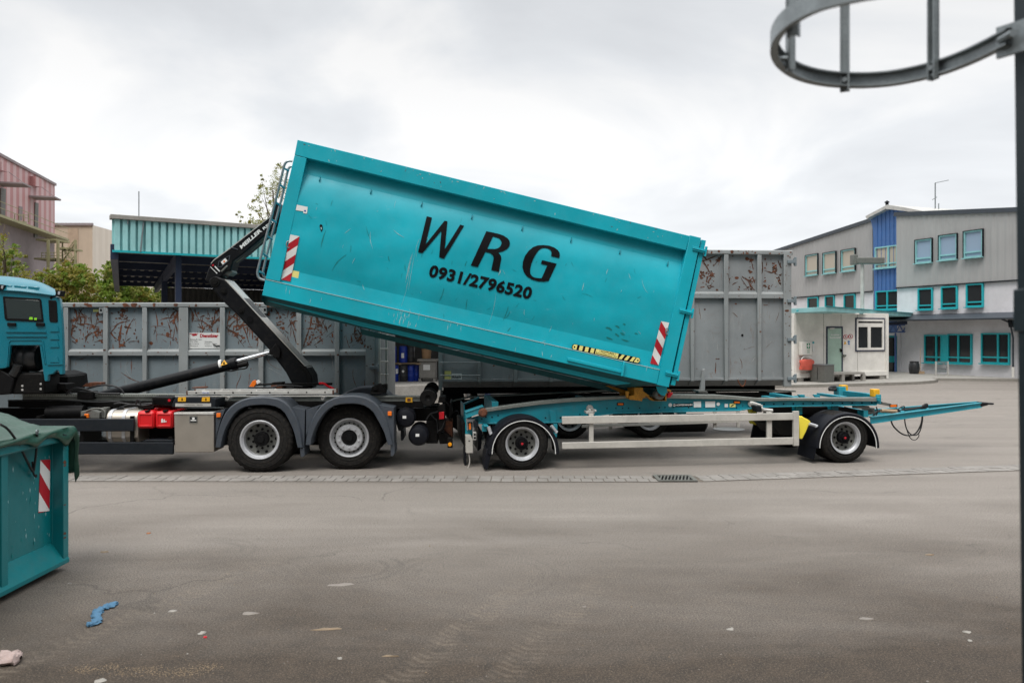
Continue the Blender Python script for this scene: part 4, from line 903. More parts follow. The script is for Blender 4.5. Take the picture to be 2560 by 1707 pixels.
for (x, y, dx, dy, w_) in ((985, 1000, 50, 22, 3), (1060, 985, 35, 20, 2.2), (1100, 1040, 34, 18, 2.6), (990, 1075, 50, 20, 2.5), (1060, 1045, 30, 25, 3.0), (1110, 1090, 60, 18, 1.8), (1210, 1045, 28, 8, 1.6), (1120, 970, 22, 8, 1.6), (235, 870, -40, 60, .8), (240, 1000, -25, 30, 1.2), (800, 735, 85, 28, .5)):
    u, v = c8(x, y)[0]; pscratch(1, u, v, dx * .319, dy * .319, w_, .003)
for (x, y, dx, dy, w_) in ((815, 650, -15, 60, .8), (1005, 540, -14, 45, .6), (1270, 620, 45, 110, .4), (165, 545, -10, 40, .6), (125, 730, -60, 250, .3)):
    u, v = c8(x, y)[0]; pscratch(0, u, v, dx * .319, dy * .319, w_, .004)
for _ in range(60):
    u = rg.uniform(760, 1660); v = lerp(crease_hi(u), rail_top(u), rg.random())
    if left_in(v) + 10 < u < right_in(v) - 40: pscratch(rg.choice((0, 1)), u, v, rg.gauss(0, 6), rg.uniform(2, 16), rg.uniform(.2, .5), .0045)
mb.mat(3); mb.sheet(c7(395, 720, 412, 728, 415, 760, 405, 785, 392, 760, 388, 735), on_panel(.005)); mb.mat(1); mb.sheet(c7(396, 745, 406, 745, 408, 765, 398, 762), on_panel(.007))
panel = mb.build('side_panel', ['teal', 'teal_scratch', 'teal_scuff', 'frame_dark'], box, angle=20)
# body shell behind the panel, floor and far side
mb = MB(); core = [(762, 372), (1738, 602), (1668, 950), (1540, 962), (900, 815), (668, 752), (664, 735), (690, 690)]
mb.prism(CP, core, .215, 2.38)
far = [(743.7, 349.8), (1724.4, 589.9), (1753, 594.7), (1672, 962), (1544, 962), (665, 755)]
mb.ext([p + cn * 2.38 for p in CP.pts(far, 0)], cn * .08)
mb.build('body', 'teal', box, bevel=.01)
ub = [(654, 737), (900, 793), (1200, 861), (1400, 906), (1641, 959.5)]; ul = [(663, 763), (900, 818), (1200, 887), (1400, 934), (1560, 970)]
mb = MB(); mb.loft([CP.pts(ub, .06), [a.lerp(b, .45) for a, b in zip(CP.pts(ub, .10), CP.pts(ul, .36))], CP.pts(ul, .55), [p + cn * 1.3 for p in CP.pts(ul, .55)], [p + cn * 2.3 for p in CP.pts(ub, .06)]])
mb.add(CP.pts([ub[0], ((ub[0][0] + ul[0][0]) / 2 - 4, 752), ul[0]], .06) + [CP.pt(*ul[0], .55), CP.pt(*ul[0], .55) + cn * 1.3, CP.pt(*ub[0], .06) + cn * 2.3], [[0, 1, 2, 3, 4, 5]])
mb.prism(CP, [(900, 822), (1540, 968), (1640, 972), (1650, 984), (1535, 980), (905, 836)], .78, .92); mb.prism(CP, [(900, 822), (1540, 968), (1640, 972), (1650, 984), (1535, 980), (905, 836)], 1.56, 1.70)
mb.build('underbody', paint('shaded_teal_underside', (.002, .085, .095), .55, .5, (.02, .03, .03), 1.5), box)  # shade beneath the container painted in as a darker teal
# outer frame, worn where things rubbed along it
mb = MB()
def fr(u, v, L, w_, ang, m_):
    du, dv = L * math.cos(ang), L * math.sin(ang); o_ = -rg.uniform(.001, .003); nx, ny = -math.sin(ang) * w_, math.cos(ang) * w_
    mb.mat(m_ + 1).add([CP.pt(u - du / 2, v - dv / 2, o_), CP.pt(u + nx, v + ny, o_), CP.pt(u + du / 2, v + dv / 2, o_), CP.pt(u - nx, v - ny, o_)], [[0, 1, 2, 3]])
for _ in range(46):
    u = rg.uniform(760, 1710); a = (589.9 - 349.8) / (1724.4 - 743.7); v0 = 349.8 + (u - 743.7) * a
    v = v0 + rg.choice((rg.uniform(3, 8), rg.uniform(26, 33), rg.uniform(4, 33))); fr(u, v, rg.uniform(2, 9), rg.uniform(.4, 1.4), rg.choice((rg.gauss(1.5, .4), rg.gauss(.24, .1))), rg.choice((0, 0, 0, 1)))
mb.mat(0).prism(CP, [(743.7, 349.8), (1724.4, 589.9), (1714.9, 625.9), (766.6, 395), (736.3, 387.3)], 0, .225); mb.build('top_rail', ['teal', 'teal_scratch', 'rust'], box, bevel=.006)
mb = MB(); mb.prism(CP, [(736.1, 388.3), (766.4, 395.8), (700, 704), (664, 696.5)], .001, .225)
mb.build('corner_post', 'teal', box, bevel=.006)
mb = MB(); mb.prism(CP, [(1725.2, 588), (1753, 594.7), (1672, 968), (1642.5, 962)], -.014, .225); mb.build('corner_post', 'teal', box, bevel=.006)
mb = MB(); ra, rb = [(664, 697.5), (1649.3, 924), (1642.5, 960), (655, 738)], None
for _ in range(40):
    u = rg.gauss(1005, 22) if rg.random() < .6 else rg.uniform(690, 1630); v = rail_top(u) + rg.uniform(3, 33); fr(u, v, rg.uniform(4, 22), rg.uniform(.25, .8), rg.gauss(1.75, .12), 0)
mb.mat(0).prism(CP, ra, .0, .225); mb.build('bottom_rail', ['teal', 'teal_scratch', 'rust'], box, bevel=.006)
mb = MB(); mb.prism(CP, [(664, 697), (1649.5, 923.0), (1649.3, 924.8), (664, 698.8)], -.006, .03); mb.build('weld_seam', 'teal_scratch', box)
# rear door, hinges, bottom rod
mb = MB(); mb.prism(CP, [(1754.5, 599), (1765.5, 601.4), (1688, 964), (1677, 962)], .02, 2.4); door = mb.build('rear_door', 'teal', box, bevel=.006)
for dx, dy in ((0, 0), (-103, 485), (-213, 975)):
    mb = MB(); P_ = [(x + dx, y + dy) for x, y in ((1668, 362), (1770, 387), (1764, 416), (1668, 394))]
    mb.prism(CP, [c8(*p)[0] for p in P_], -.035, .03); P_ = [(x + dx, y + dy) for x, y in ((1668, 373), (1768, 398), (1767, 404), (1668, 379))]; mb.prism(CP, [c8(*p)[0] for p in P_], -.048, -.03)
    a = CP.pt(*c8(1776 + dx, 366 + dy)[0], .0); b = CP.pt(*c8(1762 + dx, 442 + dy)[0], .0); mb.cyl(a, b, .022, 10); mb.build('hinge', 'teal', box, bevel=.004)
mb = MB(); mb.prism(CP, c13(160, 302, 735, 440, 730, 455, 715, 465, 160, 335), -.03, .03); mb.build('locking_rod', 'teal', box, bevel=.006)
mb = MB(); mb.prism(CP, c13(740, 345, 758, 350, 735, 498, 712, 495), -.06, .0); mb.build('lever', 'teal', box, bevel=.006)
mb = MB(); p = CP.pt(*c13(1115, 690)[0], .22); mb.lathe(p, cn, [(.03, .01), (.07, 0), (.083, .015), (.083, .17), (.07, .185), (.03, .17)], 28); mb.mat(1).lathe(p - cn * .012, cn, [(0, 0), (.022, 0), (.03, .02), (.03, .04)], 12); ro = mb.build('roller', ['rim_dirty', 'rust'], box)
mb = MB(); mb.prism(CP, c13(1075, 600, 1185, 605, 1190, 650, 1165, 700, 1125, 690, 1095, 660), .17, .20); mb.build('roller_bracket', 'teal', ro, bevel=.005)
# tarpaulin hooks along the crease
for x, y, cr_ in ((390, 345, c7), (808, 445, c7), (1222, 550, c7), (1633, 652, c7), (332, 215, c8), (715, 308, c8), (1098, 398, c8), (1472, 492, c8)):
    u, v = cr_(x, y)[0]; mb = MB()
    mb.tube([CP.pt(u + 1.0, v - 3, panel_off(u, v) - .0), CP.pt(u + .6, v - 1, panel_off(u, v) - .035), CP.pt(u - .8, v + 5.5, panel_off(u, v + 5) - .035), CP.pt(u - 1.4, v + 7.5, panel_off(u, v + 7) - .0)], .009, 6, 1); mb.build('tarp_hook', 'teal_trailer', panel)
for x, y, cr_ in ((133, 885, c7), (1467, 1030, c8)):
    u, v = cr_(x, y)[0]; p = CP.pt(u, v, .0); mb = MB(); e1, e2 = CP.d * .9 + cn * .4, Vector((0, 0, 1))
    mb.tube([p + e1.normalized() * .03 * math.cos(a) + e2 * .052 * math.sin(a) for a in [2 * math.pi * k / 16 for k in range(17)]], .009, 6); mb.build('ring', 'zinc', box)
# lettering
def letter(outline, holes=()):
    b2 = bmesh.new(); loops = [outline] + list(holes); tri = tessellate_polygon([[Vector((x, y, 0)) for x, y in l] for l in loops]); pts = [p for l in loops for p in l]
    vs = [b2.verts.new((x, y, 0)) for x, y in pts]
    for t in tri:
        try: b2.faces.new([vs[i] for i in t])
        except ValueError: pass
    y0, y1 = min(p[1] for p in pts), max(p[1] for p in pts); y = y0 + 5
    while y < y1 + 60:
        bmesh.ops.bisect_plane(b2, geom=list(b2.verts) + list(b2.edges) + list(b2.faces), plane_co=(outline[0][0], y, 0), plane_no=Vector((-.235, 1, 0)).normalized()); y += 6
    b2.verts.index_update(); fn_ = on_panel(.010)
    r = ([fn_(v.co.x, v.co.y) for v in b2.verts], [[v.index for v in f.verts] for f in b2.faces]); b2.free(); return r
for nm, o_, h_ in (('letter', cL(217, 122, 293, 141, 200, 535, 478, 188, 521, 196, 482, 605, 709, 245, 765, 262, 471, 745, 399, 727, 432, 335, 152, 665, 88, 650), ()),
                   ('letter', cL(1093, 342, 1180, 360, 1270, 380, 1345, 405, 1405, 445, 1432, 480, 1440, 520, 1430, 560, 1400, 600, 1340, 635, 1265, 655, 1295, 685, 1310, 715, 1313, 745, 1305, 790, 1278, 938, 1165, 912, 1195, 770, 1200, 730, 1196, 705, 1180, 683, 1150, 662, 1078, 645, 968, 868, 862, 845), [cL(1190, 418, 1255, 435, 1285, 450, 1308, 478, 1316, 505, 1314, 530, 1303, 556, 1280, 582, 1250, 597, 1215, 604, 1105, 600)]),
                   ('letter', cL(2165, 735, 2046, 708, 2052, 660, 2044, 632, 2025, 610, 1995, 594, 1955, 586, 1920, 589, 1890, 600, 1862, 622, 1840, 650, 1790, 730, 1755, 820, 1738, 890, 1735, 930, 1742, 970, 1765, 1002, 1795, 1020, 1840, 1029, 1905, 1033, 1990, 843, 1892, 820, 1914, 767, 2127, 818, 2010, 1070, 1940, 1080, 1850, 1076, 1760, 1050, 1690, 1005, 1645, 945, 1624, 870, 1630, 790, 1660, 705, 1715, 630, 1780, 575, 1850, 550, 1930, 545, 2020, 555, 2090, 580, 2145, 620, 2168, 655, 2174, 695), ())):
    mb = MB(); mb.add(*letter(o_, h_)); mb.build(nm, 'ink', panel, recalc=False)
mb = MB(); fn_ = on_panel(.009)
text(mb, '0931/2796520', cL(232, 1012)[0], cL(1735, 1352)[0], cL(283, 826)[0], fn_, bold=.040, space=1.06); mb.build('phone_number', 'ink', panel, recalc=False)
# hazard stickers
def hazard(TL, TR, BR, BL, mirror, parent, fn_, fn2, name='hazard_sticker', slope=.2, c0=0, k=0):
    mb = MB(); Q = lambda w_, t: (lerp(lerp(TL[0], BL[0], t), lerp(TR[0], BR[0], t), w_), lerp(lerp(TL[1], BL[1], t), lerp(TR[1], BR[1], t), w_))
    while c0 < 1 + slope - 1e-6:
        c1 = c0 + slope; P_ = []
        l0, l1, r0_, r1_ = (min(1, max(0, x)) for x in (c0, c1, c0 - slope, c1 - slope))
        if mirror: l0, l1, r0_, r1_ = r0_, r1_, l0, l1
        poly = [(0, l0), (1, r0_), (1, r1_), (0, l1)]; out = []
        for p in poly:
            if not out or abs(p[1] - out[-1][1]) + abs(p[0] - out[-1][0]) > 1e-5: out.append(p)
        if len(out) > 2: mb.mat(k % 2).sheet([Q(*p) for p in out], fn_)
        c0 = c1; k += 1
    return mb.build(name, ['stick_white', 'stick_red'], parent, recalc=False)
hz_fn = lambda u, v: CP.pt(u, v, min(panel_off(u, v), .075) - .012)
hazard(*c7(150, 805, 225, 820, 150, 1187, 75, 1172), False, box, hz_fn, None)
hazard(*c8(1420, 950, 1483, 962, 1400, 1295, 1335, 1280), True, box, hz_fn, None)
mb = MB(); mb.sheet(c7(170, 1098, 223, 1108, 208, 1201, 152, 1188), lambda u, v: CP.pt(u, v, .055)); mb.build('yellow_sticker', 'pale_yellow', box, recalc=False)
mb = MB(); mb.sheet(c7(203, 562, 292, 580, 285, 635, 255, 630, 258, 617, 194, 606), on_panel(.006)); mb.mat(1).sheet(circ(*c7(270, 612)[0], 2.4, 10), on_panel(.009)); mb.build('label', ['stick_white', 'drum_blue'], panel, recalc=False)
# ACHTUNG sign along the bottom rail
def WS(x, y): # x 0..1 along sign, y 0..1 down
    a, b = c8(728, 1126)[0], c8(1262, 1240)[0]; return (a[0] + (b[0] - a[0]) * x - 6.0 * y * .6, a[1] + (b[1] - a[1]) * x + 13.2 * y)
sg_fn = lambda o_: (lambda u, v: CP.pt(u, v, -.004 - o_))
mb = MB(); outl = [WS(x, y) for x, y in [(.0 - .0 + .03 * (1 - math.cos(a)) - .0, .5 - .5 * math.sin(a)) for a in [-math.pi / 2 + math.pi * k / 8 for k in range(9)]]]
outl = [WS(.03 - .03 * math.cos(a), .5 - .5 * math.sin(a)) for a in [-math.pi / 2 + math.pi * k / 8 for k in range(9)]] + [WS(.97 + .03 * math.cos(a), .5 - .5 * math.sin(a)) for a in [math.pi / 2 - math.pi * k / 8 for k in range(9)]]
mb.ext([sg_fn(.0)(u, v) for u, v in outl], cn * .03)
ylw = [[WS(.034 - .026 * math.cos(a), .5 - .44 * math.sin(a)) for a in [-math.pi / 2 + math.pi * k / 6 for k in range(7)]] + [WS(.07, .06), WS(.07, .94)]]
ylw += [[WS(x, .06), WS(x + .05, .06), WS(x + .05, .94), WS(x, .94)] for x in (.105, .19, .272)]
ylw += [[WS(.345, .04), WS(.675, .04), WS(.675, .96), WS(.345, .96)]]
ylw += [[WS(x + .035, .06), WS(x + .075, .06), WS(x + .045, .94), WS(x, .94)] for x in (.69, .77, .85)]
ylw += [[WS(.966 + .026 * math.cos(a), .5 - .44 * math.sin(a)) for a in [math.pi / 2 - math.pi * k / 6 for k in range(7)]] + [WS(.915, .94), WS(.94, .06)]]
mb.mat(1)
for y_ in ylw: mb.sheet(y_, sg_fn(.003))
mb.mat(0)
text(mb, '! ACHTUNG !', WS(.40, .46), WS(.63, .46), WS(.40, .10), sg_fn(.005), bold=.02); text(mb, 'Schwenkbereich Tür', WS(.355, .88), WS(.665, .88), WS(.355, .55), sg_fn(.005), bold=.0)
for x in (.035, .965): mb.sheet(circ(*WS(x, .5), 2.2, 8), sg_fn(.005))
mb.build('warning_sign', ['ink', 'pale_yellow'], box, recalc=False)
# climbing ladder on the front end
lo_ = MB().v
ld = None
railA = cb(603, 60, 580, 58, 560, 68, 548, 92, 540, 130, 500, 290, 455, 470, 410, 640, 378, 770, 374, 795, 382, 820, 400, 832, 424, 838); railB = cb(600, 95, 590, 96, 578, 108, 570, 135, 535, 300, 490, 470, 450, 620, 412, 775, 410, 795, 416, 812, 428, 822)
mb = MB(); mb.tube(CP.pts(railA, .45), .021, 8, 2); ld = mb.build('front_ladder', 'zinc', box)
mb = MB(); mb.tube(CP.pts(railB, .80), .021, 8, 2); mb.build('stile', 'zinc', ld)
for a, b in (((541, 104), (577, 122)), ((520, 212), (549, 236)), ((494, 328), (524, 352)), ((464, 440), (497, 460)), ((438, 550), (470, 570)), ((412, 664), (441, 684)), ((388, 780), (417, 796))):
    mb = MB(); mb.cyl(CP.pt(*cb(*a)[0], .45), CP.pt(*cb(*b)[0], .80), .018, 8); mb.build('rung', 'teal_trailer', ld)

# ------------------------------------------------------------------ the drawbar trailer in front
RP = Pl(.17, 13.0, 7.5); rn, rd = RP.n, RP.d
c11 = crop(1120, 940, .16584); c18 = crop(1860, 900, .27211)
trl = thing('drawbar_trailer', 'turquoise drawbar trailer with cream side guard under the tilted container', 'trailer', tuple(Vector((3.0, 14.5, 0))))
wa = RP.pt(1305.7, 1110.8); wb = RP.pt(2114, 1096)
for q in (wa, wb):
    wheel(trl, (q.x, q.y, .437), rn, .437, .54, .262, 'trailer', 'ink', True); wheel(trl, Vector((q.x, q.y, .437)) + rn * 2.45, -rn, .437, .54, .262, 'trailer', 'ink')
mb = MB()
web = c11(455, 720, 455, 600, 540, 545, 1000, 480, 1400, 430, 1809, 393) + c13(300, 756, 760, 728, 1250, 728, 1830, 735, 2146, 757) + c18(400, 372, 1225, 380, 1222, 414, 500, 425, 90, 436, 0, 462) + c13(1930, 850, 1480, 860, 900, 870, 640, 880, 560, 890, 450, 905, 300, 935, 105, 972) + c11(1690, 702, 1460, 700, 720, 718)
mb.prism(RP, web, .50, .53)
mb.prism(RP, c11(455, 700, 720, 700, 1460, 690, 1690, 692, 1700, 706, 720, 722, 455, 722), .44, .6); mb.prism(RP, c13(0, 968, 105, 966, 450, 900, 640, 876, 900, 866, 1480, 856, 1930, 846, 2090, 817, 2146, 810, 2146, 820, 2090, 828, 1930, 856, 1480, 864, 640, 884, 450, 910, 105, 976, 0, 976), .44, .6)
mb.prism(RP, c18(0, 452, 90, 430, 500, 420, 1222, 409, 1222, 416, 500, 427, 90, 438, 0, 462), .44, .6)
bm_ = mb.build('frame_beam', 'teal_trailer', trl, bevel=.004)
mb = MB(); mb.prism(RP, web, 1.97, 2.0); mb.prism(RP, c11(455, 700, 720, 700, 1460, 690, 1690, 692, 1700, 706, 720, 722, 455, 722), 1.9, 2.06); mb.build('frame_beam', 'teal_trailer', trl, bevel=.004)
fl = c11(545, 490, 1000, 425, 1400, 372, 1809, 336) + c13(300, 715, 760, 699, 1250, 684, 1700, 688, 2146, 724) + c18(400, 349, 1225, 344, 1225, 380, 400, 372) + c13(2146, 757, 1830, 735, 1250, 728, 760, 728, 300, 756) + c11(1809, 393, 1400, 430, 1000, 480, 560, 545)
for o_ in (.44, 1.92):
    mb = MB(); mb.prism(RP, fl, o_, o_ + .14); mb.build('rail', 'flange', trl, bevel=.006)
mb = MB()
for x in (510, 572, 664, 755, 1470, 1695): mb.prism(RP, circ(*c11(x, 648 if x < 520 else 618 if x < 700 else 592 if x < 800 else 628)[0], 1.9, 10), .492, .51)
for x, y in ((88, 922), (568, 828), (660, 827), (730, 826), (1110, 820), (1166, 818), (1250, 818), (1410, 818), (1570, 814), (1700, 835), (1905, 820), (1970, 800), (288, 890), (905, 824), (790, 826)): mb.prism(RP, circ(*c13(x, y)[0], 1.5 if y > 815 else 1.1, 10), .492, .51)
for k in range(13): mb.prism(RP, circ(*c18(185 + k * 90, 404 - k * 1.2)[0], 1.9, 10), .492, .51)
mb.build('bolt_hole', 'ink', bm_)
mb = MB(); mb.prism(RP, c11(1530, 515, 1625, 515, 1640, 690, 1545, 690), .46, .5); mb.build('gusset', 'teal_trailer', bm_, bevel=.006)
mb = MB()
for u in (1230, 1480, 1700, 1990, 2080): mb.prism(RP, [(u, 1004), (u + 16, 1004), (u + 16, 1036), (u, 1036)], .55, 1.96)
for (x, y), (x2, y2) in (((255, 312), (480, 350)), ((690, 312), (920, 345))): mb.beam(RP.pt(*c18(x, y)[0], 1.9), RP.pt(*c18(x2, y2)[0], .6), .10, .05)
for x in (520, 660): mb.prism(RP, c18(x - 25, 316, x + 40, 318, x + 40, 344, x, 346), 1.2, 1.25)
mb.build('crossmember', 'teal_trailer', trl, bevel=.006)
mb = MB()
pa, pb = RP.pt(*c18(872, 312)[0], 2.05), RP.pt(*c18(1242, 360)[0], .45); mb.beam(pa, pb, .08, .17); pc, pd_ = RP.pt(*c18(855, 300)[0], 2.1), RP.pt(*c18(905, 290)[0], 1.8); mb.beam(pc, pd_, .14, .2); mb.prism(RP, c18(1155, 312, 1200, 308, 1200, 345, 1155, 345), .7, .8); mb.prism(RP, c18(1228, 338, 1256, 338, 1256, 378, 1228, 378), .4, .6)
mb.build('front_plate', 'teal_trailer', trl, bevel=.008)
for (x0, x1, y0, y1), o_ in (((903, 958, 230, 290), 1.95), ((1194, 1250, 268, 338), .5)):
    mb = MB(); mb.prism(RP, c18(x0, y0, x1, y0, x1, y1, x0, y1), o_, o_ + .14); mb.build('bumper_stop', 'yellow', trl, bevel=.012, seg=3)
# guide plates at the rear
mb = MB(); mb.prism(RP, c11(262, 552, 300, 530, 535, 452, 546, 480, 490, 560, 266, 642), .36, .42); mb.prism(RP, c11(262, 540, 535, 448, 540, 458, 264, 556), .34, .6); mb.prism(RP, c11(235, 420, 475, 315, 478, 335, 245, 440), 1.75, 1.95); mb.prism(RP, c11(235, 430, 250, 430, 270, 640, 262, 900, 240, 640), 1.0, 1.8); mb.build('guide_plate', 'teal_trailer', trl, bevel=.008)
mb = MB(); mb.prism(RP, c11(262, 645, 300, 650, 455, 600, 455, 720, 420, 720, 405, 660, 380, 700, 370, 890, 262, 892), .55, .62); mb.build('rear_plate', 'teal_trailer', trl, bevel=.006)
mb = MB(); mb.prism(RP, c11(278, 648, 412, 648, 395, 690, 385, 690, 380, 850, 372, 850, 372, 690, 292, 690, 300, 820, 290, 820), .46, .54); mb.build('lamp_bracket', 'rim', trl, bevel=.004)
mb = MB(); mb.prism(RP, c11(316, 712, 348, 712, 348, 808, 316, 808), .44, .5); mb.build('marker_lamp', 'orange', trl, bevel=.006)
mb = MB(); mb.prism(RP, c11(380, 690, 420, 670, 460, 700, 460, 770, 390, 780), .4, .6); mb.build('tail_lamp', 'guard_dark', trl, bevel=.01)
mb = MB(); mb.mat(0).prism(RP, c11(375, 842, 428, 842, 428, 965, 375, 965), .40, .5); mb.mat(1).prism(RP, circ(*c11(405, 880)[0], 2.8, 12), .395, .402); mb.prism(RP, circ(*c11(405, 930)[0], 2.8, 12), .395, .402); mb.build('switch_box', ['alu', 'ink'], trl, bevel=.004)
mb = MB(); mb.mat(0).prism(RP, c11(268, 895, 372, 955, 376, 1158, 272, 1160), .36, .55); mb.prism(RP, c11(268, 893, 345, 893, 372, 953, 268, 950), .37, .55); mb.mat(1).prism(RP, c11(308, 970, 332, 970, 332, 982, 308, 982), .354, .362); cbx = mb.build('connector_box', ['rail', 'ink'], trl, bevel=.008)
mb = MB(); mb.tube(RP.pts(c11(318, 1155, 316, 1190, 328, 1240, 325, 1320, 300, 1390, 265, 1436), .4), .011, 6, 2); mb.build('dangling_cable', 'rail', cbx)
mb = MB(); mb.prism(RP, c11(205, 700, 260, 700, 265, 1080, 250, 1075, 210, 950), .6, 1.9); mb.build('rear_bumper', 'plastic', trl, bevel=.008)
mb = MB(); mb.prism(RP, c11(245, 1085, 272, 1075, 275, 1385, 262, 1432, 250, 1380), .62, .9); mb.prism(RP, c11(455, 735, 520, 850, 500, 1090, 450, 1130), 1.0, 1.8); mb.build('mudflap', 'mudguard', trl, bevel=.004)
mb = MB(); p = RP.pt(*c11(530, 555)[0], .3); mb.lathe(p, rn, [(0, 0), (.05, .0), (.075, .03), (.08, .12), (.05, .15)], 20); mb.build('rubber_stop', 'rust', trl)
# mudguards
def mudguard(cu, cv, off, R0, flap, pins):
    c_ = RP.pt(cu, cv, off); mb = MB(); n_ = 40; W = .62
    pr = [(R0, .0, 0), (R0 + .012, -.004, 1), (R0 + .012, .004, 0)]
    prof = [(R0 + .0, .03), (R0 + .0, .0), (R0 + .055, .0), (R0 + .07, .02), (R0 + .07, W), (R0 + .055, W), (R0 + .055, .03)]
    rows = []
    for i in range(n_ + 1):
        a = R(-3 + 184 * i / n_); u = rd * math.cos(a) + Vector((0, 0, 1)) * math.sin(a); rows.append([c_ + u * r_ + rn * t for r_, t in prof] + [c_ + u * prof[0][0] + rn * prof[0][1]])
    mb.loft(rows); mb.add(rows[0][:-1], [list(range(7))]); mb.add(rows[-1][:-1], [list(range(7))])
    g_ = mb.build('mudguard', 'mudguard', trl, angle=40)
    mb = MB(); rows = []
    for i in range(n_ + 1):
        a = R(-3 + 184 * i / n_); u = rd * math.cos(a) + Vector((0, 0, 1)) * math.sin(a); rows.append([c_ + u * (R0 - .002) + rn * .004, c_ + u * (R0 - .002) - rn * .004, c_ + u * (R0 + .010) - rn * .004, c_ + u * (R0 + .010) + rn * .004])
    mb.loft(rows); mb.build('edge_trim', 'stick_white', g_)
    mb = MB(); flap(mb); mb.build('mudflap', 'mudguard', g_, bevel=.006)
    mb = MB()
    for P_ in pins: mb.tube(RP.pts(P_, .1), .028, 10); mb.tube(RP.pts([P_[-1], (P_[-1][0] + .8, P_[-1][1] + .8)], .08), .031, 10)
    mb.build('bracket_pin', 'rim', g_)
    return g_
mudguard(1309.9, 1131.6, -.03, .517, lambda m: m.prism(RP, c11(582, 1100, 662, 1106, 602, 1398, 585, 1408, 545, 1392), .0, .5), [c11(610, 760, 645, 865), c11(1555, 745, 1635, 845)])
mudguard(2120.6, 1117, -.03, .517, lambda m: m.ext([RP.pt(*c18(672, 742)[0], .0), RP.pt(*c18(640, 915)[0], .0), RP.pt(*c18(487, 866)[0], .58), RP.pt(*c18(512, 728)[0], .58)], rd * .012), [c18(600, 585, 665, 605)])
mb = MB(); mb.prism(RP, c11(510, 735, 585, 735, 585, 835, 515, 835), .3, .33); mb.prism(RP, c11(1590, 722, 1650, 722, 1650, 800, 1640, 920, 1600, 920), .3, .33); mb.prism(RP, c11(545, 745, 610, 745, 610, 765, 545, 765), .1, .35); mb.build('mudguard_bracket', 'teal_trailer', trl, bevel=.005)
# side guard
sgd = MB(); sgd.prism(RP, [(1405.4, 1041), (1984, 1032), (1984, 1049.6), (1405.4, 1060)], .0, .04); g0 = sgd.build('side_guard', 'rail', trl, bevel=.008)
mb = MB(); mb.prism(RP, [(1405.4, 1106), (1984, 1093), (1984, 1111), (1405.4, 1122.4)], .0, .04); mb.build('lower_rail', 'rail', g0, bevel=.008)
mb = MB(); mb.prism(RP, [(1984.3, 1028), (1998, 1027.5), (1998, 1114), (1984.3, 1114.6)], -.01, .05); mb.build('end_post', 'rail', g0, bevel=.006)
for u0, u1, v0, v1 in ((1473, 1484, 1034, 1118), (1917.7, 1930, 1030, 1108)):
    mb = MB(); mb.prism(RP, [(u0, v0), (u1, v0), (u1, v1), (u0, v1)], .042, .085); mb.build('post', 'rail', g0, bevel=.004)
mb = MB()
for P_ in (c13(390, 830, 390, 905), c13(2040, 775, 2110, 790, 2146, 800), c18(60, 392, 110, 405, 175, 455, 260, 465)): mb.tube(RP.pts(P_, .25), .032, 10)
for x, y in ((390, 828), (2058, 780)):
    p = RP.pt(*c13(x, y)[0], .47); mb.lathe(p, rn, [(.035, -.01), (.06, -.01), (.06, .05)], 18); mb.beam(p, p - rn * .42, .03, .03)
mb.prism(RP, c13(352, 858, 440, 858, 440, 886, 352, 882), .14, .3)
mb.build('guard_bracket', 'alu', trl, bevel=.003)
mb = MB(); mb.prism(RP, c18(105, 420, 160, 420, 165, 478, 125, 478), .1, .3); mb.build('guard_lamp', 'guard_dark', trl, bevel=.006)
# labels on the beam
mb = MB();  o0 = .492; fn_ = on(RP, .489)
mb.mat(0)
for x, y, r in ((1220, 793, 19), (1715, 783, 18)): mb.sheet(circ(*c13(x, y)[0], r * .2423, 16), fn_)
for P_ in (c13(1461, 757, 1538, 755, 1538, 816, 1463, 818), c13(1580, 756, 1683, 754, 1683, 816, 1583, 818), c13(1781, 780, 1815, 780, 1815, 816, 1781, 816)): mb.sheet(P_, fn_)
mb.mat(1).sheet(c13(1262, 778, 1452, 773, 1452, 806, 1262, 812), fn_); mb.sheet(circ(*c13(1262, 794)[0], 4.2, 16), on(RP, .488)); mb.mat(0).sheet(circ(*c13(1262, 794)[0], 3.4, 16), on(RP, .486)); mb.mat(1).sheet(c13(1250, 790, 1274, 790, 1274, 797, 1250, 797), on(RP, .484))
mb.mat(0); text(mb, 'HÜFFERMANN', c13(1280, 802)[0], c13(1448, 798)[0], c13(1280, 782)[0], on(RP, .485), bold=.04)
mb.mat(2).sheet(c13(1833, 780, 1893, 778, 1893, 814, 1833, 814), fn_); mb.mat(1).sheet(c13(1842, 806, 1860, 790, 1884, 786, 1868, 800, 1860, 806), on(RP, .487))
mb.build('maker_labels', ['stick_white', 'ink', 'pale_yellow'], bm_, recalc=False)
for P_ in (c13(680, 775, 735, 775, 735, 793, 680, 793), c13(1882, 757, 1938, 757, 1938, 773, 1882, 773), c18(1348, 412, 1402, 410, 1402, 430, 1348, 430)):
    mb = MB(); mb.mat(1).prism(RP, [(P_[0][0] - 2, P_[0][1] - 1), (P_[1][0] + 2, P_[1][1] - 1), (P_[2][0] + 2, P_[2][1] + 1), (P_[3][0] - 2, P_[3][1] + 1)], .482, .499); mb.mat(0).prism(RP, P_, .468, .483); mb.build('marker_lamp', ['orange', 'ink'], trl)
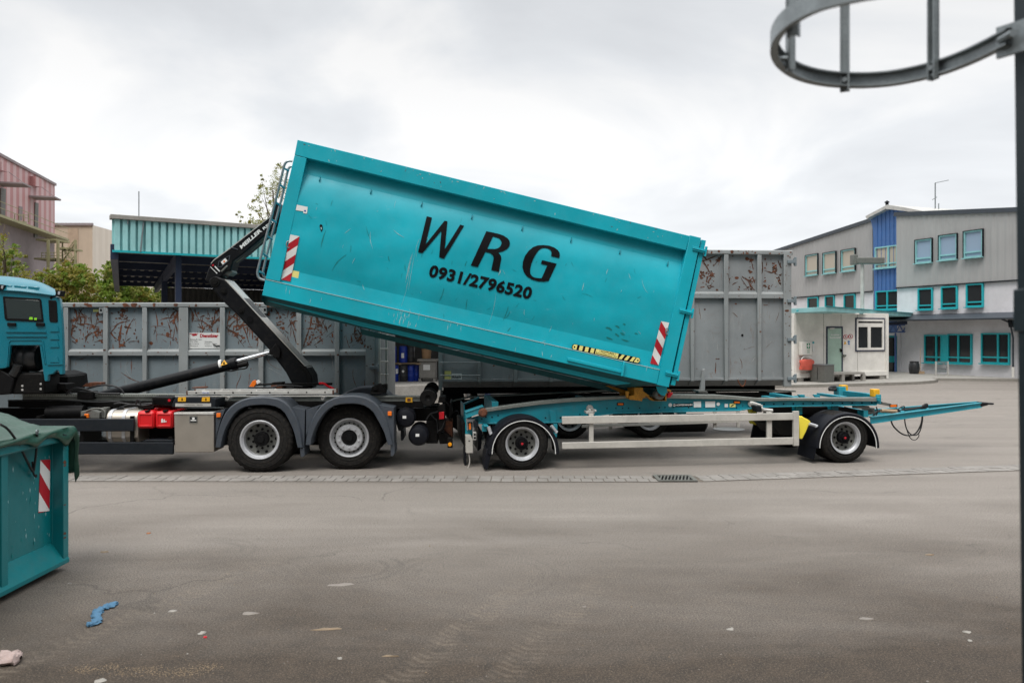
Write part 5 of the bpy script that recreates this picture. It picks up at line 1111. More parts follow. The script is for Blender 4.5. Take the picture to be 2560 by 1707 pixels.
# yellow slide carriage with red clip
mb = MB(); mb.prism(RP, c13(850, 612, 940, 612, 942, 648, 1000, 690, 1060, 742, 1168, 742, 1168, 652, 1182, 652, 1182, 752, 1040, 750, 978, 700, 935, 728, 930, 756, 895, 748, 800, 738, 788, 700, 850, 690), .30, .9); mb.prism(RP, c13(550, 592, 610, 596, 800, 655, 800, 690, 740, 680, 600, 615), .7, 1.2); mb.prism(RP, c13(760, 650, 800, 650, 785, 720, 770, 720), .28, .34); mb.prism(RP, c13(1182, 625, 1230, 640, 1230, 660, 1182, 650), .3, .7)
car = mb.build('slide_carriage', 'yellow_old', trl, bevel=.008)
mb = MB(); mb.prism(RP, c13(1190, 685, 1215, 664, 1248, 664, 1246, 684, 1215, 718, 1190, 716), .36, .44); mb.build('locking_clip', 'lamp_red', car, bevel=.008)
# running gear
mb = MB()
for q in (wa, wb): p = Vector((q.x, q.y, .437)); mb.cyl(p + rn * .3, p + rn * 2.2, .07, 12); mb.box(p + rn * .7 + Vector((0, 0, .2)), (.9, .1, .08), R(7.5)); mb.box(p + rn * 1.8 + Vector((0, 0, .2)), (.9, .1, .08), R(7.5))
p = Vector((wb.x, wb.y, .78)) + rn * 1.25; mb.lathe(p, (0, 0, 1), [(.5, 0), (.55, .0), (.55, .06), (.5, .06)], 36); mb.box(p + Vector((0, 0, -.12)), (1.1, 1.1, .12), R(7.5))
mb.prism(RP, c18(100, 425, 440, 428, 900, 428, 1130, 470, 1130, 520, 800, 500, 300, 500, 250, 470), .7, 1.8)
mb.prism(RP, c18(260, 550, 440, 550, 440, 700, 330, 690, 260, 600), .6, 1.4)
mb.build('running_gear', 'frame_dark', trl, bevel=.01)
mb = MB(); mb.prism(RP, c18(100, 555, 220, 560, 210, 712, 66, 712), 1.8, 1.85); mb.build('mudflap', 'mudguard', trl, bevel=.005)
# drawbar
mb = MB(); a0, a1 = RP.pt(*c18(1160, 552)[0], .55), RP.pt(*c18(2170, 412)[0], 1.18); b0, b1 = RP.pt(*c18(1110, 485)[0], 1.95), RP.pt(*c18(2150, 402)[0], 1.32)
for s_, e_ in ((a0, a1), (b0, b1)):
    d_ = (e_ - s_).normalized(); sd = d_.cross(Vector((0, 0, 1))).normalized(); up_ = sd.cross(d_)
    for k, ww, hh in ((.055, .075, .016), (-.055, .075, .016), (0, .014, .10)): mb.beam(s_ + up_ * k, e_ + up_ * k * .75, ww, hh)
mb.beam(RP.pt(*c18(1460, 492)[0], .75), RP.pt(*c18(1420, 455)[0], 1.75), .06, .08); mb.beam(RP.pt(*c18(1690, 460)[0], .9), RP.pt(*c18(1660, 445)[0], 1.6), .06, .06)
mb.prism(RP, c18(1100, 462, 1140, 462, 1142, 525, 1100, 525), .5, 1.9)
db = mb.build('drawbar', 'teal_trailer', trl, bevel=.004)
mb = MB(); e0 = RP.pt(*c18(2150, 408)[0], 1.25); e1 = RP.pt(*c18(2235, 401)[0], 1.25); e2 = RP.pt(*c18(2258, 400)[0], 1.25); mb.tube([e0, e1], [.06, .028], 12)
mb.tube([e2 + rd * .055 * math.cos(a) + rn * .055 * math.sin(a) for a in [2 * math.pi * k / 20 for k in range(21)]], .017, 8); mb.build('towing_eye', 'hook', db)
mb = MB()
for P_, o_, r_ in ((c18(1350, 545, 1360, 590, 1400, 640, 1460, 685, 1520, 695, 1575, 680, 1615, 620, 1635, 560, 1638, 500), .95, .014), (c18(1475, 530, 1480, 590, 1500, 650, 1540, 690, 1590, 690, 1620, 650, 1640, 560, 1642, 510), 1.0, .011), (c18(1478, 560, 1500, 660, 1530, 725, 1575, 738, 1605, 705, 1608, 680), .98, .008), (c18(1200, 520, 1185, 515, 1210, 480, 1240, 465, 1400, 470, 1480, 455, 1600, 440, 1680, 415), 1.0, .02), (c18(1210, 520, 1230, 470, 1215, 430), 1.0, .012), (c18(1380, 480, 1440, 430, 1480, 420, 1460, 470, 1410, 455), 1.0, .012), (c18(1640, 420, 1670, 400, 1690, 410, 1680, 440, 1620, 440), 1.0, .016), (c18(920, 430, 960, 440, 1060, 462, 1180, 465), .6, .01)): mb.tube(RP.pts(P_, o_), r_, 6, 2)
mb.build('brake_hose', 'cable', db)
mb = MB(); mb.tube(RP.pts(c18(1260, 466, 1290, 464, 1360, 470, 1400, 470), .9), .036, 10); mb.build('damper', 'wood', db); mb = MB(); mb.tube(RP.pts(c18(1000, 425, 1145, 436), .5), .03, 8); mb.beam(RP.pt(*c18(1235, 392)[0], .6), RP.pt(*c18(1345, 412)[0], .6), .05, .05); mb.prism(RP, c18(1405, 485, 1425, 480, 1438, 535, 1428, 545, 1415, 540), .8, 1.0); mb.prism(RP, c18(1165, 440, 1200, 440, 1200, 490, 1165, 500), .8, 1.1); mb.build('drawbar_fitting', 'rim_dirty', db)
mb = MB(); mb.tube(RP.pts(c18(785, 265, 800, 250, 830, 246, 850, 258, 870, 258), 2.0), .035, 8, 1); mb.tube(RP.pts(c18(780, 270, 830, 272, 860, 268), 1.95), .03, 8); mb.build('cable_bundle', 'cable', trl)
mb = MB(); mb.prism(RP, c13(1512, 645, 1588, 645, 1610, 662, 1610, 672, 1512, 668), 1.0, 1.3); mb.build('rail_lock', 'rim_dirty', trl, bevel=.005)
# wheel chocks hung on the trailer
mb = MB(); P_ = c18(510, 516, 535, 516, 560, 532, 590, 545, 616, 568, 600, 590, 570, 660, 536, 726, 510, 722); ch = RP.pt(2010, 1080, .3)
mb.prism(RP, P_, .15, .32); w1_ = tag(mb.build('wheel_chock', 'stick_yellow', loc=ch, bevel=.012), 'yellow plastic wheel chock hung between the cream guard post and the front mudguard', 'wheel chock', 'wheel chocks hung on the trailer')
mb = MB(); mb.prism(RP, c18(58, 448, 100, 440, 122, 470, 118, 596, 84, 590, 76, 560, 84, 520), 1.6, 1.78); tag(mb.build('wheel_chock', 'stick_yellow', loc=RP.pt(1884, 1040, 1.7), bevel=.012), 'yellow wheel chock half hidden behind the cream side guard rail', 'wheel chock', 'wheel chocks hung on the trailer')

# ------------------------------------------------------------------ second trailer and the large grey container on it
SP = Pl(2.9, 16.8, 5); sn, sd_ = SP.n, SP.d
tr2 = thing('drawbar_trailer', 'dark trailer with worn cream rails standing behind under the large rusty grey container', 'trailer', (2.5, 18.0, 0))
fl2 = c9(870, 745, 960, 722, 1070, 702, 1350, 690, 1700, 672, 2063, 656) + [(1500, 975), (1700, 972), (1900, 973), (1990, 976), (1990, 980), (1900, 977), (1700, 976), (1500, 979)] + c9(2063, 672, 1700, 688, 1350, 706, 1070, 718, 960, 738, 870, 760)
for o_ in (.35, 1.7):
    mb = MB(); mb.prism(SP, fl2, o_, o_ + .14); mb.build('rail', 'flange', tr2, bevel=.005)
mb = MB(); mb.prism(SP, [(1128, 1003), (1250, 990), (1420, 983), (1980, 980), (1980, 1006), (1500, 1012), (1160, 1030)], .42, .5); mb.prism(SP, [(1128, 1003), (1250, 990), (1420, 983), (1980, 980), (1980, 1006), (1500, 1012), (1160, 1030)], 1.7, 1.78); 
for u in (1180, 1330, 1500, 1660, 1800, 1950): mb.prism(SP, [(u, 985), (u + 14, 985), (u + 14, 1008), (u, 1008)], .5, 1.7)
mb.prism(SP, [(1100, 985), (1160, 985), (1170, 1050), (1150, 1080), (1120, 1060)], .6, 1.8)
mb.build('frame_beam', 'frame_dark', tr2, bevel=.005)
for u in (1425, 1625):
    p = SP.pt(u, 1040, .25); p.z = .44
    wheel(tr2, p, sn, .44, .54, .262, 'trailer'); wheel(tr2, p + sn * 2.0, -sn, .44, .54, .262, 'trailer')
    mb = MB(); rows = []
    for i in range(21):
        a = R(5 + 170 * i / 20); q = sd_ * math.cos(a) + Vector((0, 0, 1)) * math.sin(a); rows.append([p + q * r_ + sn * t for r_, t in ((.50, -.04), (.53, -.04), (.53, .55), (.50, .55), (.50, -.04))])
    mb.loft(rows); mb.build('mudguard', 'mudguard', tr2)
p0, p1 = SP.pt(1640, 1058, .5), SP.pt(1763, 1056, .5); d_ = (p1 - p0).normalized(); mb = MB(); mb.lathe(p0, d_, [(0, -.03), (.12, -.02), (.2, .04), (.2, (p1 - p0).length - .04), (.12, (p1 - p0).length + .02), (0, (p1 - p0).length + .03)], 24); mb.build('air_tank', 'plastic', tr2)
mb = MB(); mb.prism(SP, [(1455, 1062), (1845, 1050), (1845, 1056), (1455, 1069)], .1, .14); mb.prism(SP, [(1455, 1044), (1845, 1034), (1845, 1040), (1455, 1051)], .1, .14)
for u in (1466, 1523, 1784, 1842): mb.prism(SP, [(u, 1026), (u + 8, 1026), (u + 8, 1068 if u > 1700 else 1074), (u, 1068 if u > 1700 else 1074)], .145, .18)
mb.build('side_guard', 'rail', tr2, bevel=.005)
mb = MB(); mb.prism(SP, [(1150, 1030), (1180, 1030), (1175, 1100), (1150, 1090)], .9, 1.6); mb.build('rear_bumper', 'plastic', tr2)

gc = thing('roll_off_container', 'tall grey rust scratched container standing on the trailer in the back row', 'container', tuple(SP.pt(1540, 968, 1.2)))
def cont(root, pl, u0, u1, vt, vm0, vm1, vb, vfl, ribs, post0, post1, depth, pm, rm, n_hi, n_lo, seed, ytube=.1, floor_in=.25):
    """open-top roll-off container: recessed panels, ribs, belt, tube rim; measured on the near side"""
    rg_ = random.Random(seed)
    aL, zt = pl.az(u0, vt); aR, _ = pl.az(u1, vt); um = (u0 + u1) / 2
    zm0, zm1, zb, zf = pl.az(um, vm0)[1], pl.az(um, vm1)[1], pl.az(um, vb)[1], pl.az(um, vfl)[1]; zt = pl.az(um, vt)[1]
    n_ = pl.n; Q = pl.P
    mb = MB(); th = .06
    # shell: near wall, ends, far wall, floor
    mb.ext([Q(aL, zb, .08), Q(aR, zb, .08), Q(aR, zt - .05, .08), Q(aL, zt - .05, .08)], n_ * th)
    mb.ext([Q(aL, zb, depth - .1), Q(aR, zb, depth - .1), Q(aR, zt - .05, depth - .1), Q(aL, zt - .05, depth - .1)], n_ * th)
    mb.ext([Q(aL, zb, .145), Q(aL + .06, zb, .145), Q(aL + .06, zt - .05, .145), Q(aL, zt - .05, .145)], n_ * (depth - .25))
    mb.ext([Q(aR - .06, zb, .145), Q(aR, zb, .145), Q(aR, zt - .05, .145), Q(aR - .06, zt - .05, .145)], n_ * (depth - .25))
    mb.ext([Q(aL + .07, zb + .1, .145), Q(aR - .07, zb + .1, .145), Q(aR - .07, zb + .16, .145), Q(aL + .07, zb + .16, .145)], n_ * (depth - .25))
    mb.mat(1)
    e = sorted([(post0, post0)] + list(ribs) + [(post1, post1)])
    for (a, b), (c_, d_) in zip(e, e[1:]):
        x0, x1 = pl.az(b, vt)[0] + .01, pl.az(c_, vt)[0] - .01
        if x1 - x0 < .1: continue
        k_ = (x1 - x0) / .85 * rg_.uniform(.35, 1.3)
        strokes(mb, pl, x0, x1, zm0 + .02, zt - .1, .08, int(n_hi * k_), rg_, .04, .5, dark=3); mb.mat(1); blotches(mb, pl, x0, x1, zm0 + .02, zt - .1, .08, int(n_hi * .45 * k_), rg_)
        strokes(mb, pl, x0, x1, zb + .08, zm1 - .02, .08, int(n_lo * k_), rg_, .05, .6, .010); blotches(mb, pl, x0, x1, zb + .05, zm1 - .02, .08, int(n_lo * .5 * k_), rg_, .008, .035)
        mb.mat(2); strokes(mb, pl, x0, x1, zb + .08, zt - .1, .079, int(4 * k_), rg_, .1, .5, .005); mb.mat(1)
    mb.build('shell', [pm, 'rust', 'pale_scratch', 'rust_dark'], root)
    mb = MB(); mb.beam(Q(aL - .02, zt - ytube / 2, .06), Q(aR + .03, zt - ytube / 2, .06), .15, ytube); mb.beam(Q(aL - .02, zt - ytube / 2, depth - .05), Q(aR + .03, zt - ytube / 2, depth - .05), .15, ytube); mb.beam(Q(aL + .03, zt - ytube / 2 - .004, .13), Q(aL + .03, zt - ytube / 2 - .004, depth - .13), .1, ytube * .9); mb.beam(Q(aR - .03, zt - ytube / 2 - .004, .13), Q(aR - .03, zt - ytube / 2 - .004, depth - .13), .1, ytube * .9)
    blotches(mb.mat(1), pl, aL, aR, zt - ytube + .01, zt - .01, -.018, 60, rg_, .01, .05); mb.build('top_rim', [rm, 'rust'], root, bevel=.02, seg=2)
    mb = MB(); mb.beam(Q(aL + .02, zb - .02, .05), Q(aR - .02, zb - .02, .05), .10, .045)
    mb.ext([Q(aL + .02, zb - .05, .04), Q(aL + .02, zf, floor_in), Q(aL + .02, zf, depth - floor_in), Q(aL + .02, zb - .05, depth - .1)], pl.d * (aR - aL - .04))
    mb.build('underframe', pm, root)
    for o_ in (.62, depth - .80):
        mb = MB(); mb.ext([Q(aL + .1, zf + .01, o_), Q(aR - .1, zf + .01, o_), Q(aR - .1, zf - .16, o_), Q(aL + .1, zf - .16, o_)], n_ * .18); mb.build('skid', 'frame_dark', root)
    for a, b in ribs:
        x0, x1 = pl.az(a, vt)[0], pl.az(b, vt)[0]; mb = MB()
        mb.ext([Q(x0, zb - .06, -.012), Q(x1, zb - .06, -.012), Q(x1, zt - ytube, -.012), Q(x0, zt - ytube, -.012)], n_ * .09)
        mb.ext([Q(x0 + .005, zb - .06, -.012), Q(x0 + .005, zb - .06, .078), Q(x0 + .005, zf + .02, floor_in), Q(x0 + .005, zf + .02, floor_in - .08)], pl.d * (x1 - x0 - .01))
        blotches(mb.mat(1), pl, x0, x1, zb, zt - .12, -.013, 6, rg_, .006, .02); mb.build('rib', [rm, 'rust'], root, bevel=.008, seg=1)
    for (a, b), (c_, d_) in zip(e, e[1:]):
        x0, x1 = pl.az(b, vt)[0], pl.az(c_, vt)[0]
        if x1 - x0 < .1: continue
        mb = MB(); mb.ext([Q(x0 + .002, zm1, .0), Q(x0 + .002, zm0 - .05, .0), Q(x0 + .002, zm0, .05), Q(x0 + .002, zm0, .078), Q(x0 + .002, zm1, .078)], pl.d * (x1 - x0 - .004)); blotches(mb.mat(1), pl, x0, x1, zm1, zm0 - .05, -.001, 3, rg_, .006, .03); mb.build('belt', [rm, 'rust'], root)
    return aL, aR, zt, zb, zf
gr_ = [(1192.7, 1203), (1283, 1294), (1373, 1384), (1460, 1471), (1549, 1559), (1638, 1648), (1726, 1736), (1810.5, 1821), (1893.7, 1903.8)]
aL, aR, zt, zb, zf = cont(gc, SP, 1096, 1979, 622, 727.5, 744, 946.5, 968, gr_, 1107, 1960, 2.4, 'grey_cont', 'grey_rib', 44, 9, 5)
mb = MB(); mb.prism(SP, [(1960, 631), (1979, 631), (1979, 966), (1960, 966)], -.02, .06); rg = random.Random(8); x0, x1 = SP.az(1960, 700)[0], SP.az(1979, 700)[0]; blotches(mb.mat(1), SP, x0, x1, zb, zt - .1, -.021, 40, rg, .006, .03); mb.build('corner_post', ['grey_rib', 'rust'], gc, bevel=.008)
mb = MB(); mb.prism(SP, [(1096, 631), (1106.5, 631), (1106.5, 975), (1096, 975)], -.02, .06); mb.build('corner_post', 'grey_rib', gc, bevel=.008)
for v in (654, 752, 848.5, 946):
    mb = MB(); mb.prism(SP, [(1970, v - 4), (1988, v - 4), (1988, v + 4), (1970, v + 4)], -.06, -.022); mb.cyl(SP.pt(1988, v - 11, -.02), SP.pt(1988, v + 11, -.02), .028, 10); mb.prism(SP, [(1984, v - 7), (1992, v - 12), (1992, v + 11), (1986, v + 8)], .0, .05); mb.build('hinge', 'grey_rusty', gc, bevel=.005)
for v in (876, 906.6, 938.4):
    mb = MB(); mb.cyl(SP.pt(1099, v, -.06), SP.pt(1201, v, -.06), .013, 8); mb.build('ladder_rung', 'grey_rib', gc)
mb = MB(); mb.sheet(c9(790, 441, 857, 441, 857, 538, 790, 538), on(SP, .072)); mb.mat(1).sheet(c9(862, 468, 968, 468, 968, 540, 862, 540), on(SP, .072)); text(mb.mat(2), 'Bohemia', c9(872, 514)[0], c9(960, 514)[0], c9(872, 494)[0], on(SP, .069), bold=.03); mb.sheet(c9(866, 490, 869, 490, 869, 520, 866, 520), on(SP, .069)); mb.sheet(c9(866, 517, 940, 517, 940, 520, 866, 520), on(SP, .068)); mb.mat(0).add([], [])
mb.build('label', ['pale_yellow', 'stick_white', 'ink'], gc, recalc=False)
mb = MB(); mb.prism(SP, cR(558, 1300, 580, 1290, 580, 1480, 535, 1480, 545, 1400), -.03, .05); mb.build('lashing_eye', 'grey_rib', gc, bevel=.004)
mb = MB(); P_ = cR(872, 1385, 880, 1415, 900, 1440, 920, 1445, 935, 1425, 940, 1385); mb.tube(SP.pts(P_, -.04), .014, 6, 1); mb.build('chain', 'rust', gc)
mb = MB(); mb.sheet(circ(*cR(912, 990)[0], 3, 9), on(SP, .07)); mb.build('hole', 'ink', gc, recalc=False)

# ------------------------------------------------------------------ grey container on the ground behind the truck
LP = Pl(-5, 15.9, 0)
lc = thing('roll_off_container', 'long low grey container covered in rust scratches on the ground behind the truck', 'container', tuple(Vector((-6, 17.0, 0))))
ribs = [(60, 71), (159, 170), (258, 269), (356, 367), (447, 470), (550, 562), (646.5, 658.5), (741.5, 753), (837, 848)]
aL, aR, zt, zb, zf = cont(lc, LP, -10, 936, 756.5, 872.7, 888.5, 1085, 1105, ribs, 0, 914, 2.4, 'grey_rusty', 'grey_rib', 75, 9, 4)
mb = MB(); mb.prism(LP, [(914, 767), (936, 767), (936, 1108), (914, 1108)], -.02, .07); x0, x1 = LP.az(914, 800)[0], LP.az(936, 800)[0]; blotches(mb.mat(1), LP, x0, x1, zb, zt - .1, -.021, 40, random.Random(4), .006, .03); mb.build('corner_post', ['grey_rib', 'rust'], lc, bevel=.008)
mb = MB(); mb.prism(LP, [(936.5, 765), (946, 765), (946, 1100), (936.5, 1100)], .0, 2.3); dr = mb.build('rear_door', 'grey_rib', lc, bevel=.008)
mb = MB()
for v in (838, 872, 904, 936): mb.cyl(LP.pt(944, v, .02), LP.pt(970, v, .35), .016, 8)
mb.prism(LP, [(946, 800), (950, 800), (950, 985), (946, 985)], .0, .08); mb.prism(LP, [(963, 815), (968, 815), (968, 985), (963, 985)], .3, .36); mb.build('door_bar', 'rail', dr)
mb = MB(); mb.prism(LP, c9(15, 390, 100, 390, 100, 425, 15, 425), -.08, .0); mb.cyl(LP.pt(944, 910, -.02), LP.pt(944, 930, -.02), .03, 10); mb.build('hinge', 'grey_rusty', dr, bevel=.006)
for x in (1020, ): 
    mb = MB(); mb.prism(LP, c2(1020, 372, 1060, 372, 1060, 425, 1020, 425), -.02, .07); mb.mat(1).prism(LP, c2(1030, 380, 1050, 380, 1050, 405, 1030, 405), -.025, -.018); mb.build('lifting_lug', ['grey_rib', 'ink'], lc, bevel=.008)
mb = MB(); mb.prism(LP, cb(412, 1016, 434, 1016, 434, 1055, 412, 1055), -.02, .07); mb.mat(1).prism(LP, cb(416, 1022, 430, 1022, 430, 1038, 416, 1038), -.025, -.018); mb.build('lifting_lug', ['grey_rib', 'ink'], lc, bevel=.008)
mb = MB(); mb.sheet(c2(960, 384, 1018, 384, 1015, 410, 960, 412), on(LP, .072)); mb.build('label', 'pale_yellow', lc, recalc=False)
mb = MB(); mb.prism(LP, [(473, 832), (551, 832), (551, 871), (473, 871)], .05, .078); fn_ = on(LP, .047)
mb.mat(1).sheet([(473.5, 833.6), (495, 833.6), (495, 834.8), (473.5, 834.8)], fn_); text(mb, 'Dienstbier', (500, 843.5), (546, 843.5), (500, 834.5), fn_, bold=.04); mb.sheet([(478, 836), (490, 835), (494, 838), (483, 840)], fn_)
mb.mat(2); rg = random.Random(2)
for r_, (a, b) in enumerate((('Rohstoff- und', ''), ('Tel. 0931', 'Container'), ('Entsorgung', 'Metall - Papier'), ('Plangasse', 'Würzburg'))):
    y = 850 + r_ * 5.4
    if a: text(mb, a, (476, y), (476 + 2.1 * len(a), y), (476, y - 3), fn_)
    if b: text(mb, b, (512, y), (512 + 2.1 * len(b), y), (512, y - 3), fn_)
mb.tube([LP.pt(533, 861, .04), LP.pt(540, 864, .035), LP.pt(551, 864, .04)], .01, 6)
mb.build('sign', ['stick_white', 'stick_red', 'ink'], lc, recalc=False)

# ------------------------------------------------------------------ open shed with the turquoise fascia
A0 = Vector((-10.94, 21.8, 0)); fd = Vector((math.cos(R(32)), math.sin(R(32)), 0)); C0 = Vector((-18.5, 37.2, 0)); back = C0 - A0; LEN = 17.0
FP = Pl(A0.x, A0.y, 32); fn = FP.n; ZE, ZT = 4.5, 5.38
shed = thing('open_shed', 'open shed with turquoise sheet fascia and navy posts behind the grey container', 'shed', (-6, 28, 0))
mb = MB(); pitch = .195; n_ = int(LEN / pitch); bot, top = [], []
for k in range(n_):
    a = k * pitch
    for da, o_ in ((0, .10), (.055, .10), (.062, 0), (.188, 0)): bot.append(FP.P(a + da, ZE, o_)); top.append(FP.P(a + da, ZT, o_))
mb.loft([bot, top]); mb.loft([[p + fn * .008 for p in bot], [p + fn * .008 for p in top]]); mb.build('fascia', 'teal_fascia', shed, angle=20)
mb = MB(); mb.beam(FP.P(-.05, ZT + .05, .1), FP.P(LEN, ZT + .05, .1), .34, .12); mb.build('roof_edge', 'concrete', shed, bevel=.01)
mb = MB(); mb.beam(FP.P(0, ZE - .01, .01), FP.P(LEN, ZE - .01, .01), .06, .06); mb.build('fascia_trim', 'teal_trim', shed)
def SHP(a, t, z): return A0 + fd * a + back * t + Vector((0, 0, z))
mb = MB(); nr = 56; r0_, r1_, r2_, r3_ = [], [], [], []
for k in range(nr):
    a = LEN * k / nr; st = LEN / nr
    for da, h in ((0, 0), (.4 * st, 0), (.5 * st, .09), (.9 * st, .09)): r0_.append(SHP(a + da, .01, ZE + .32 + h)); r1_.append(SHP(a + da, 1, ZE + .12 + h))
mb.loft([r0_, r1_]); mb.loft([[p + Vector((0, 0, .01)) for p in r0_], [p + Vector((0, 0, .01)) for p in r1_]])
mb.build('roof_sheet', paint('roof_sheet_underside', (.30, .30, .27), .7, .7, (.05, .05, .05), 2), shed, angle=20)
for t in (.02, .2, .4, .6, .8, .985):
    mb = MB(); mb.beam(SHP(0, t, ZE + .12), SHP(LEN, t, ZE + .12 - .0), .14, .24 if t < .98 else .34); mb.build('purlin', 'navy', shed)
mb = MB(); mb.beam(SHP(.05, 0.005, ZE - .02), SHP(.05, .99, ZE - .12), .2, .42); mb.build('verge_beam', 'navy', shed, bevel=.01)
for a in (1.71, 6.9, 12.1):
    q = SHP(a, .025, 0); mb = MB(); mb.box((q.x, q.y, ZE / 2), (.16, .16, ZE - .02), R(32)); ps = mb.build('post', 'navy', shed, bevel=.008)
    q = SHP(a, .5, 0); mb = MB(); mb.box((q.x, q.y, ZE / 2), (.2, .2, ZE - .1), R(32)); mb.build('post', 'navy', shed, bevel=.008)
    mb = MB(); mb.beam(SHP(a, .03, ZE - .1), SHP(a, .98, ZE - .16), .14, .34); mb.build('rafter', 'navy', shed)
WB = .985
mb = MB(); pitch = .25; w0 = []; n_ = int((LEN - 2.1) / pitch)
for k in range(n_):
    for da, o_ in ((0, 0), (.10, 0), (.12, .05), (.23, .05)): w0.append((2.1 + k * pitch + da, WB + o_ / back.length))
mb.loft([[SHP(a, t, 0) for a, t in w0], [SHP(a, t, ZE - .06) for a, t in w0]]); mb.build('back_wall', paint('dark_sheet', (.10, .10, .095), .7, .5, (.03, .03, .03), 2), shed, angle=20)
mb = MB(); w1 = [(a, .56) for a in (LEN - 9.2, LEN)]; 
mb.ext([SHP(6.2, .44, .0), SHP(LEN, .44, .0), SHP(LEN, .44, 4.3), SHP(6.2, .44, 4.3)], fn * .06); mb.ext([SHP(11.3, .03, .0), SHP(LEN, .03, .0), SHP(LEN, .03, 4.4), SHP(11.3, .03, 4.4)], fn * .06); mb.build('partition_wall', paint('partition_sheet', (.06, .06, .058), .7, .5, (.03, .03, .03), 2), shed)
DZ = .46
mb = MB(); mb.ext([SHP(6.0, .03, 0), SHP(11.2, .03, 0), SHP(11.2, .03, DZ), SHP(6.0, .03, DZ)], back * .40); mb.build('floor_slab', 'concrete', shed, bevel=.01)
mb = MB(); mb.prism(FP, [(318, 549), (321, 549), (321, 560), (318, 560)], -.03, .0); mb.tube([FP.P(.78, ZT - .05, -.02), FP.P(.70, ZE, -.02)], .02, 6); mb.build('downpipe', 'zinc', shed)
mb = MB(); q = FP.P(.7, ZT + .1, .3); mb.cyl(q, q + Vector((0, 0, .75)), .015, 6); mb.build('lightning_rod', 'zinc', shed)

# drums, crate and bucket on the slab inside
def drum_mesh(root, r, h, m):
    mb = MB(); b = Vector(root.location); mb.lathe(b, (0, 0, 1), [(0, 0), (r * .92, 0), (r, .03), (r, h * .32), (r * 1.03, h * .34), (r, h * .36), (r, h * .66), (r * 1.03, h * .68), (r, h * .70), (r * .99, h * .88), (r * .9, h * .93), (r * .9, h * .94)], 24); mb.build('body', m, root)
    mb = MB(); mb.lathe(b, (0, 0, 1), [(r * .95, h * .93), (r * .97, h * .95), (r * .95, h), (r * .8, h - .008), (0, h - .008)], 24); mb.build('lid', m, root)
def at_depth(u, v, y): return Vector(((u - CX) / F * y, y, CAM_H + (HY - v) / F * y))
DY = 29.4
drums = [(208, .0, 'drum_blue', 'blue drum in the lower row next to the container door', 0), (273, 0, 'drum_blue', 'blue drum with a white diamond label in the lower row inside the shed', 1), (368, .0, 'drum_black', 'black drum in the lower row beside the grey waste crate', 2), (440, .15, 'drum_blue', 'dark blue drum in the shade next to the grey waste crate', 0), (498, .3, 'drum_blue', 'blue drum half hidden behind the waste crate', 0),
         (205, 0, 'drum_blue', 'blue drum in the upper row next to the container door', 0), (252, 0, 'drum_blue', 'blue drum with a white label stacked in the upper row in the shed', 3), (364, .1, 'drum_blue', 'dark blue drum stacked above the black drum', 3), (440, .2, 'drum_black', 'black drum stacked above the dark blue drum', 0)]
for i, (x, dy, m, lab, st) in enumerate(drums):
    upper = i >= 5; p = at_depth(920 + x * .24237, 950, DY + dy); p.z = DZ + (.70 if upper else .003)
    t = thing('drum', lab, 'drum', tuple(p), 'drums stacked in the shed'); drum_mesh(t, .155, .60, m)
    if st:
        mb = MB(); o_ = Vector((0, -.165, 0)); 
        if st in (1, 2): q = p + o_ + Vector((0, 0, .38)); mb.add([q + Vector(d) for d in ((-.055, 0, 0), (0, 0, -.055), (.055, 0, 0), (0, 0, .055))], [[0, 1, 2, 3]])
        if st == 1: q = p + Vector((.10, -.14, .38)); mb.add([q + Vector(d) for d in ((-.03, -.02, -.09), (.045, .045, -.09), (.045, .045, .09), (-.03, -.02, .09))], [[0, 1, 2, 3]])
        if st == 3: q = p + o_ + Vector((0, 0, .26)); mb.add([q + Vector(d) for d in ((-.05, 0, -.09), (.05, 0, -.09), (.05, 0, .09), (-.05, 0, .09))], [[0, 1, 2, 3]])
        mb.build('label', 'stick_white', t, recalc=False)
q = at_depth(1004, 912, DY + .25); q.z = DZ + .64; mb = MB()
for k in range(7): mb.box(q + Vector((0, -.3 + k * .1, .03)), (1.5, .085, .022))
for x in (-.65, 0, .65): mb.box(q + Vector((x, 0, .005)), (.1, .75, .026))
tag(mb.build('pallet', 'wood', loc=q), 'wooden pallet between the two layers of drums in the shed', 'pallet')
q = at_depth(1068, 950, DY); q.z = DZ + .003
t = thing('waste_crate', 'dirty grey waste crate with white smears on the shed floor', 'crate', tuple(q))
mb = MB(); mb.box(q + Vector((0, .3, .42)), (.62, .6, .62)); mb.box(q + Vector((0, .3, .78)), (.74, .72, .10)); mb.build('body', 'dirty_box', t, bevel=.03)
mb = MB()
for sx in (-.27, .27):
    for sy in (.06, .54): mb.box(q + Vector((sx, sy, .055)), (.1, .1, .108))
mb.build('foot', 'dirty_box', t)
mb = MB(); mb.box(q + Vector((-.02, -.008, .52)), (.25, .012, .2)); mb.build('label', 'stick_white', t)
p = q + Vector((-.06, .3, .832)); mb = MB(); mb.lathe(p, (0, 0, 1), [(0, 0), (.16, 0), (.185, .34), (.19, .34), (.19, .36), (.17, .36), (.15, .02), (0, .02)], 24); tag(mb.build('bucket', 'cardboard', loc=p), 'brown fibre bucket standing on the grey waste crate', 'bucket')

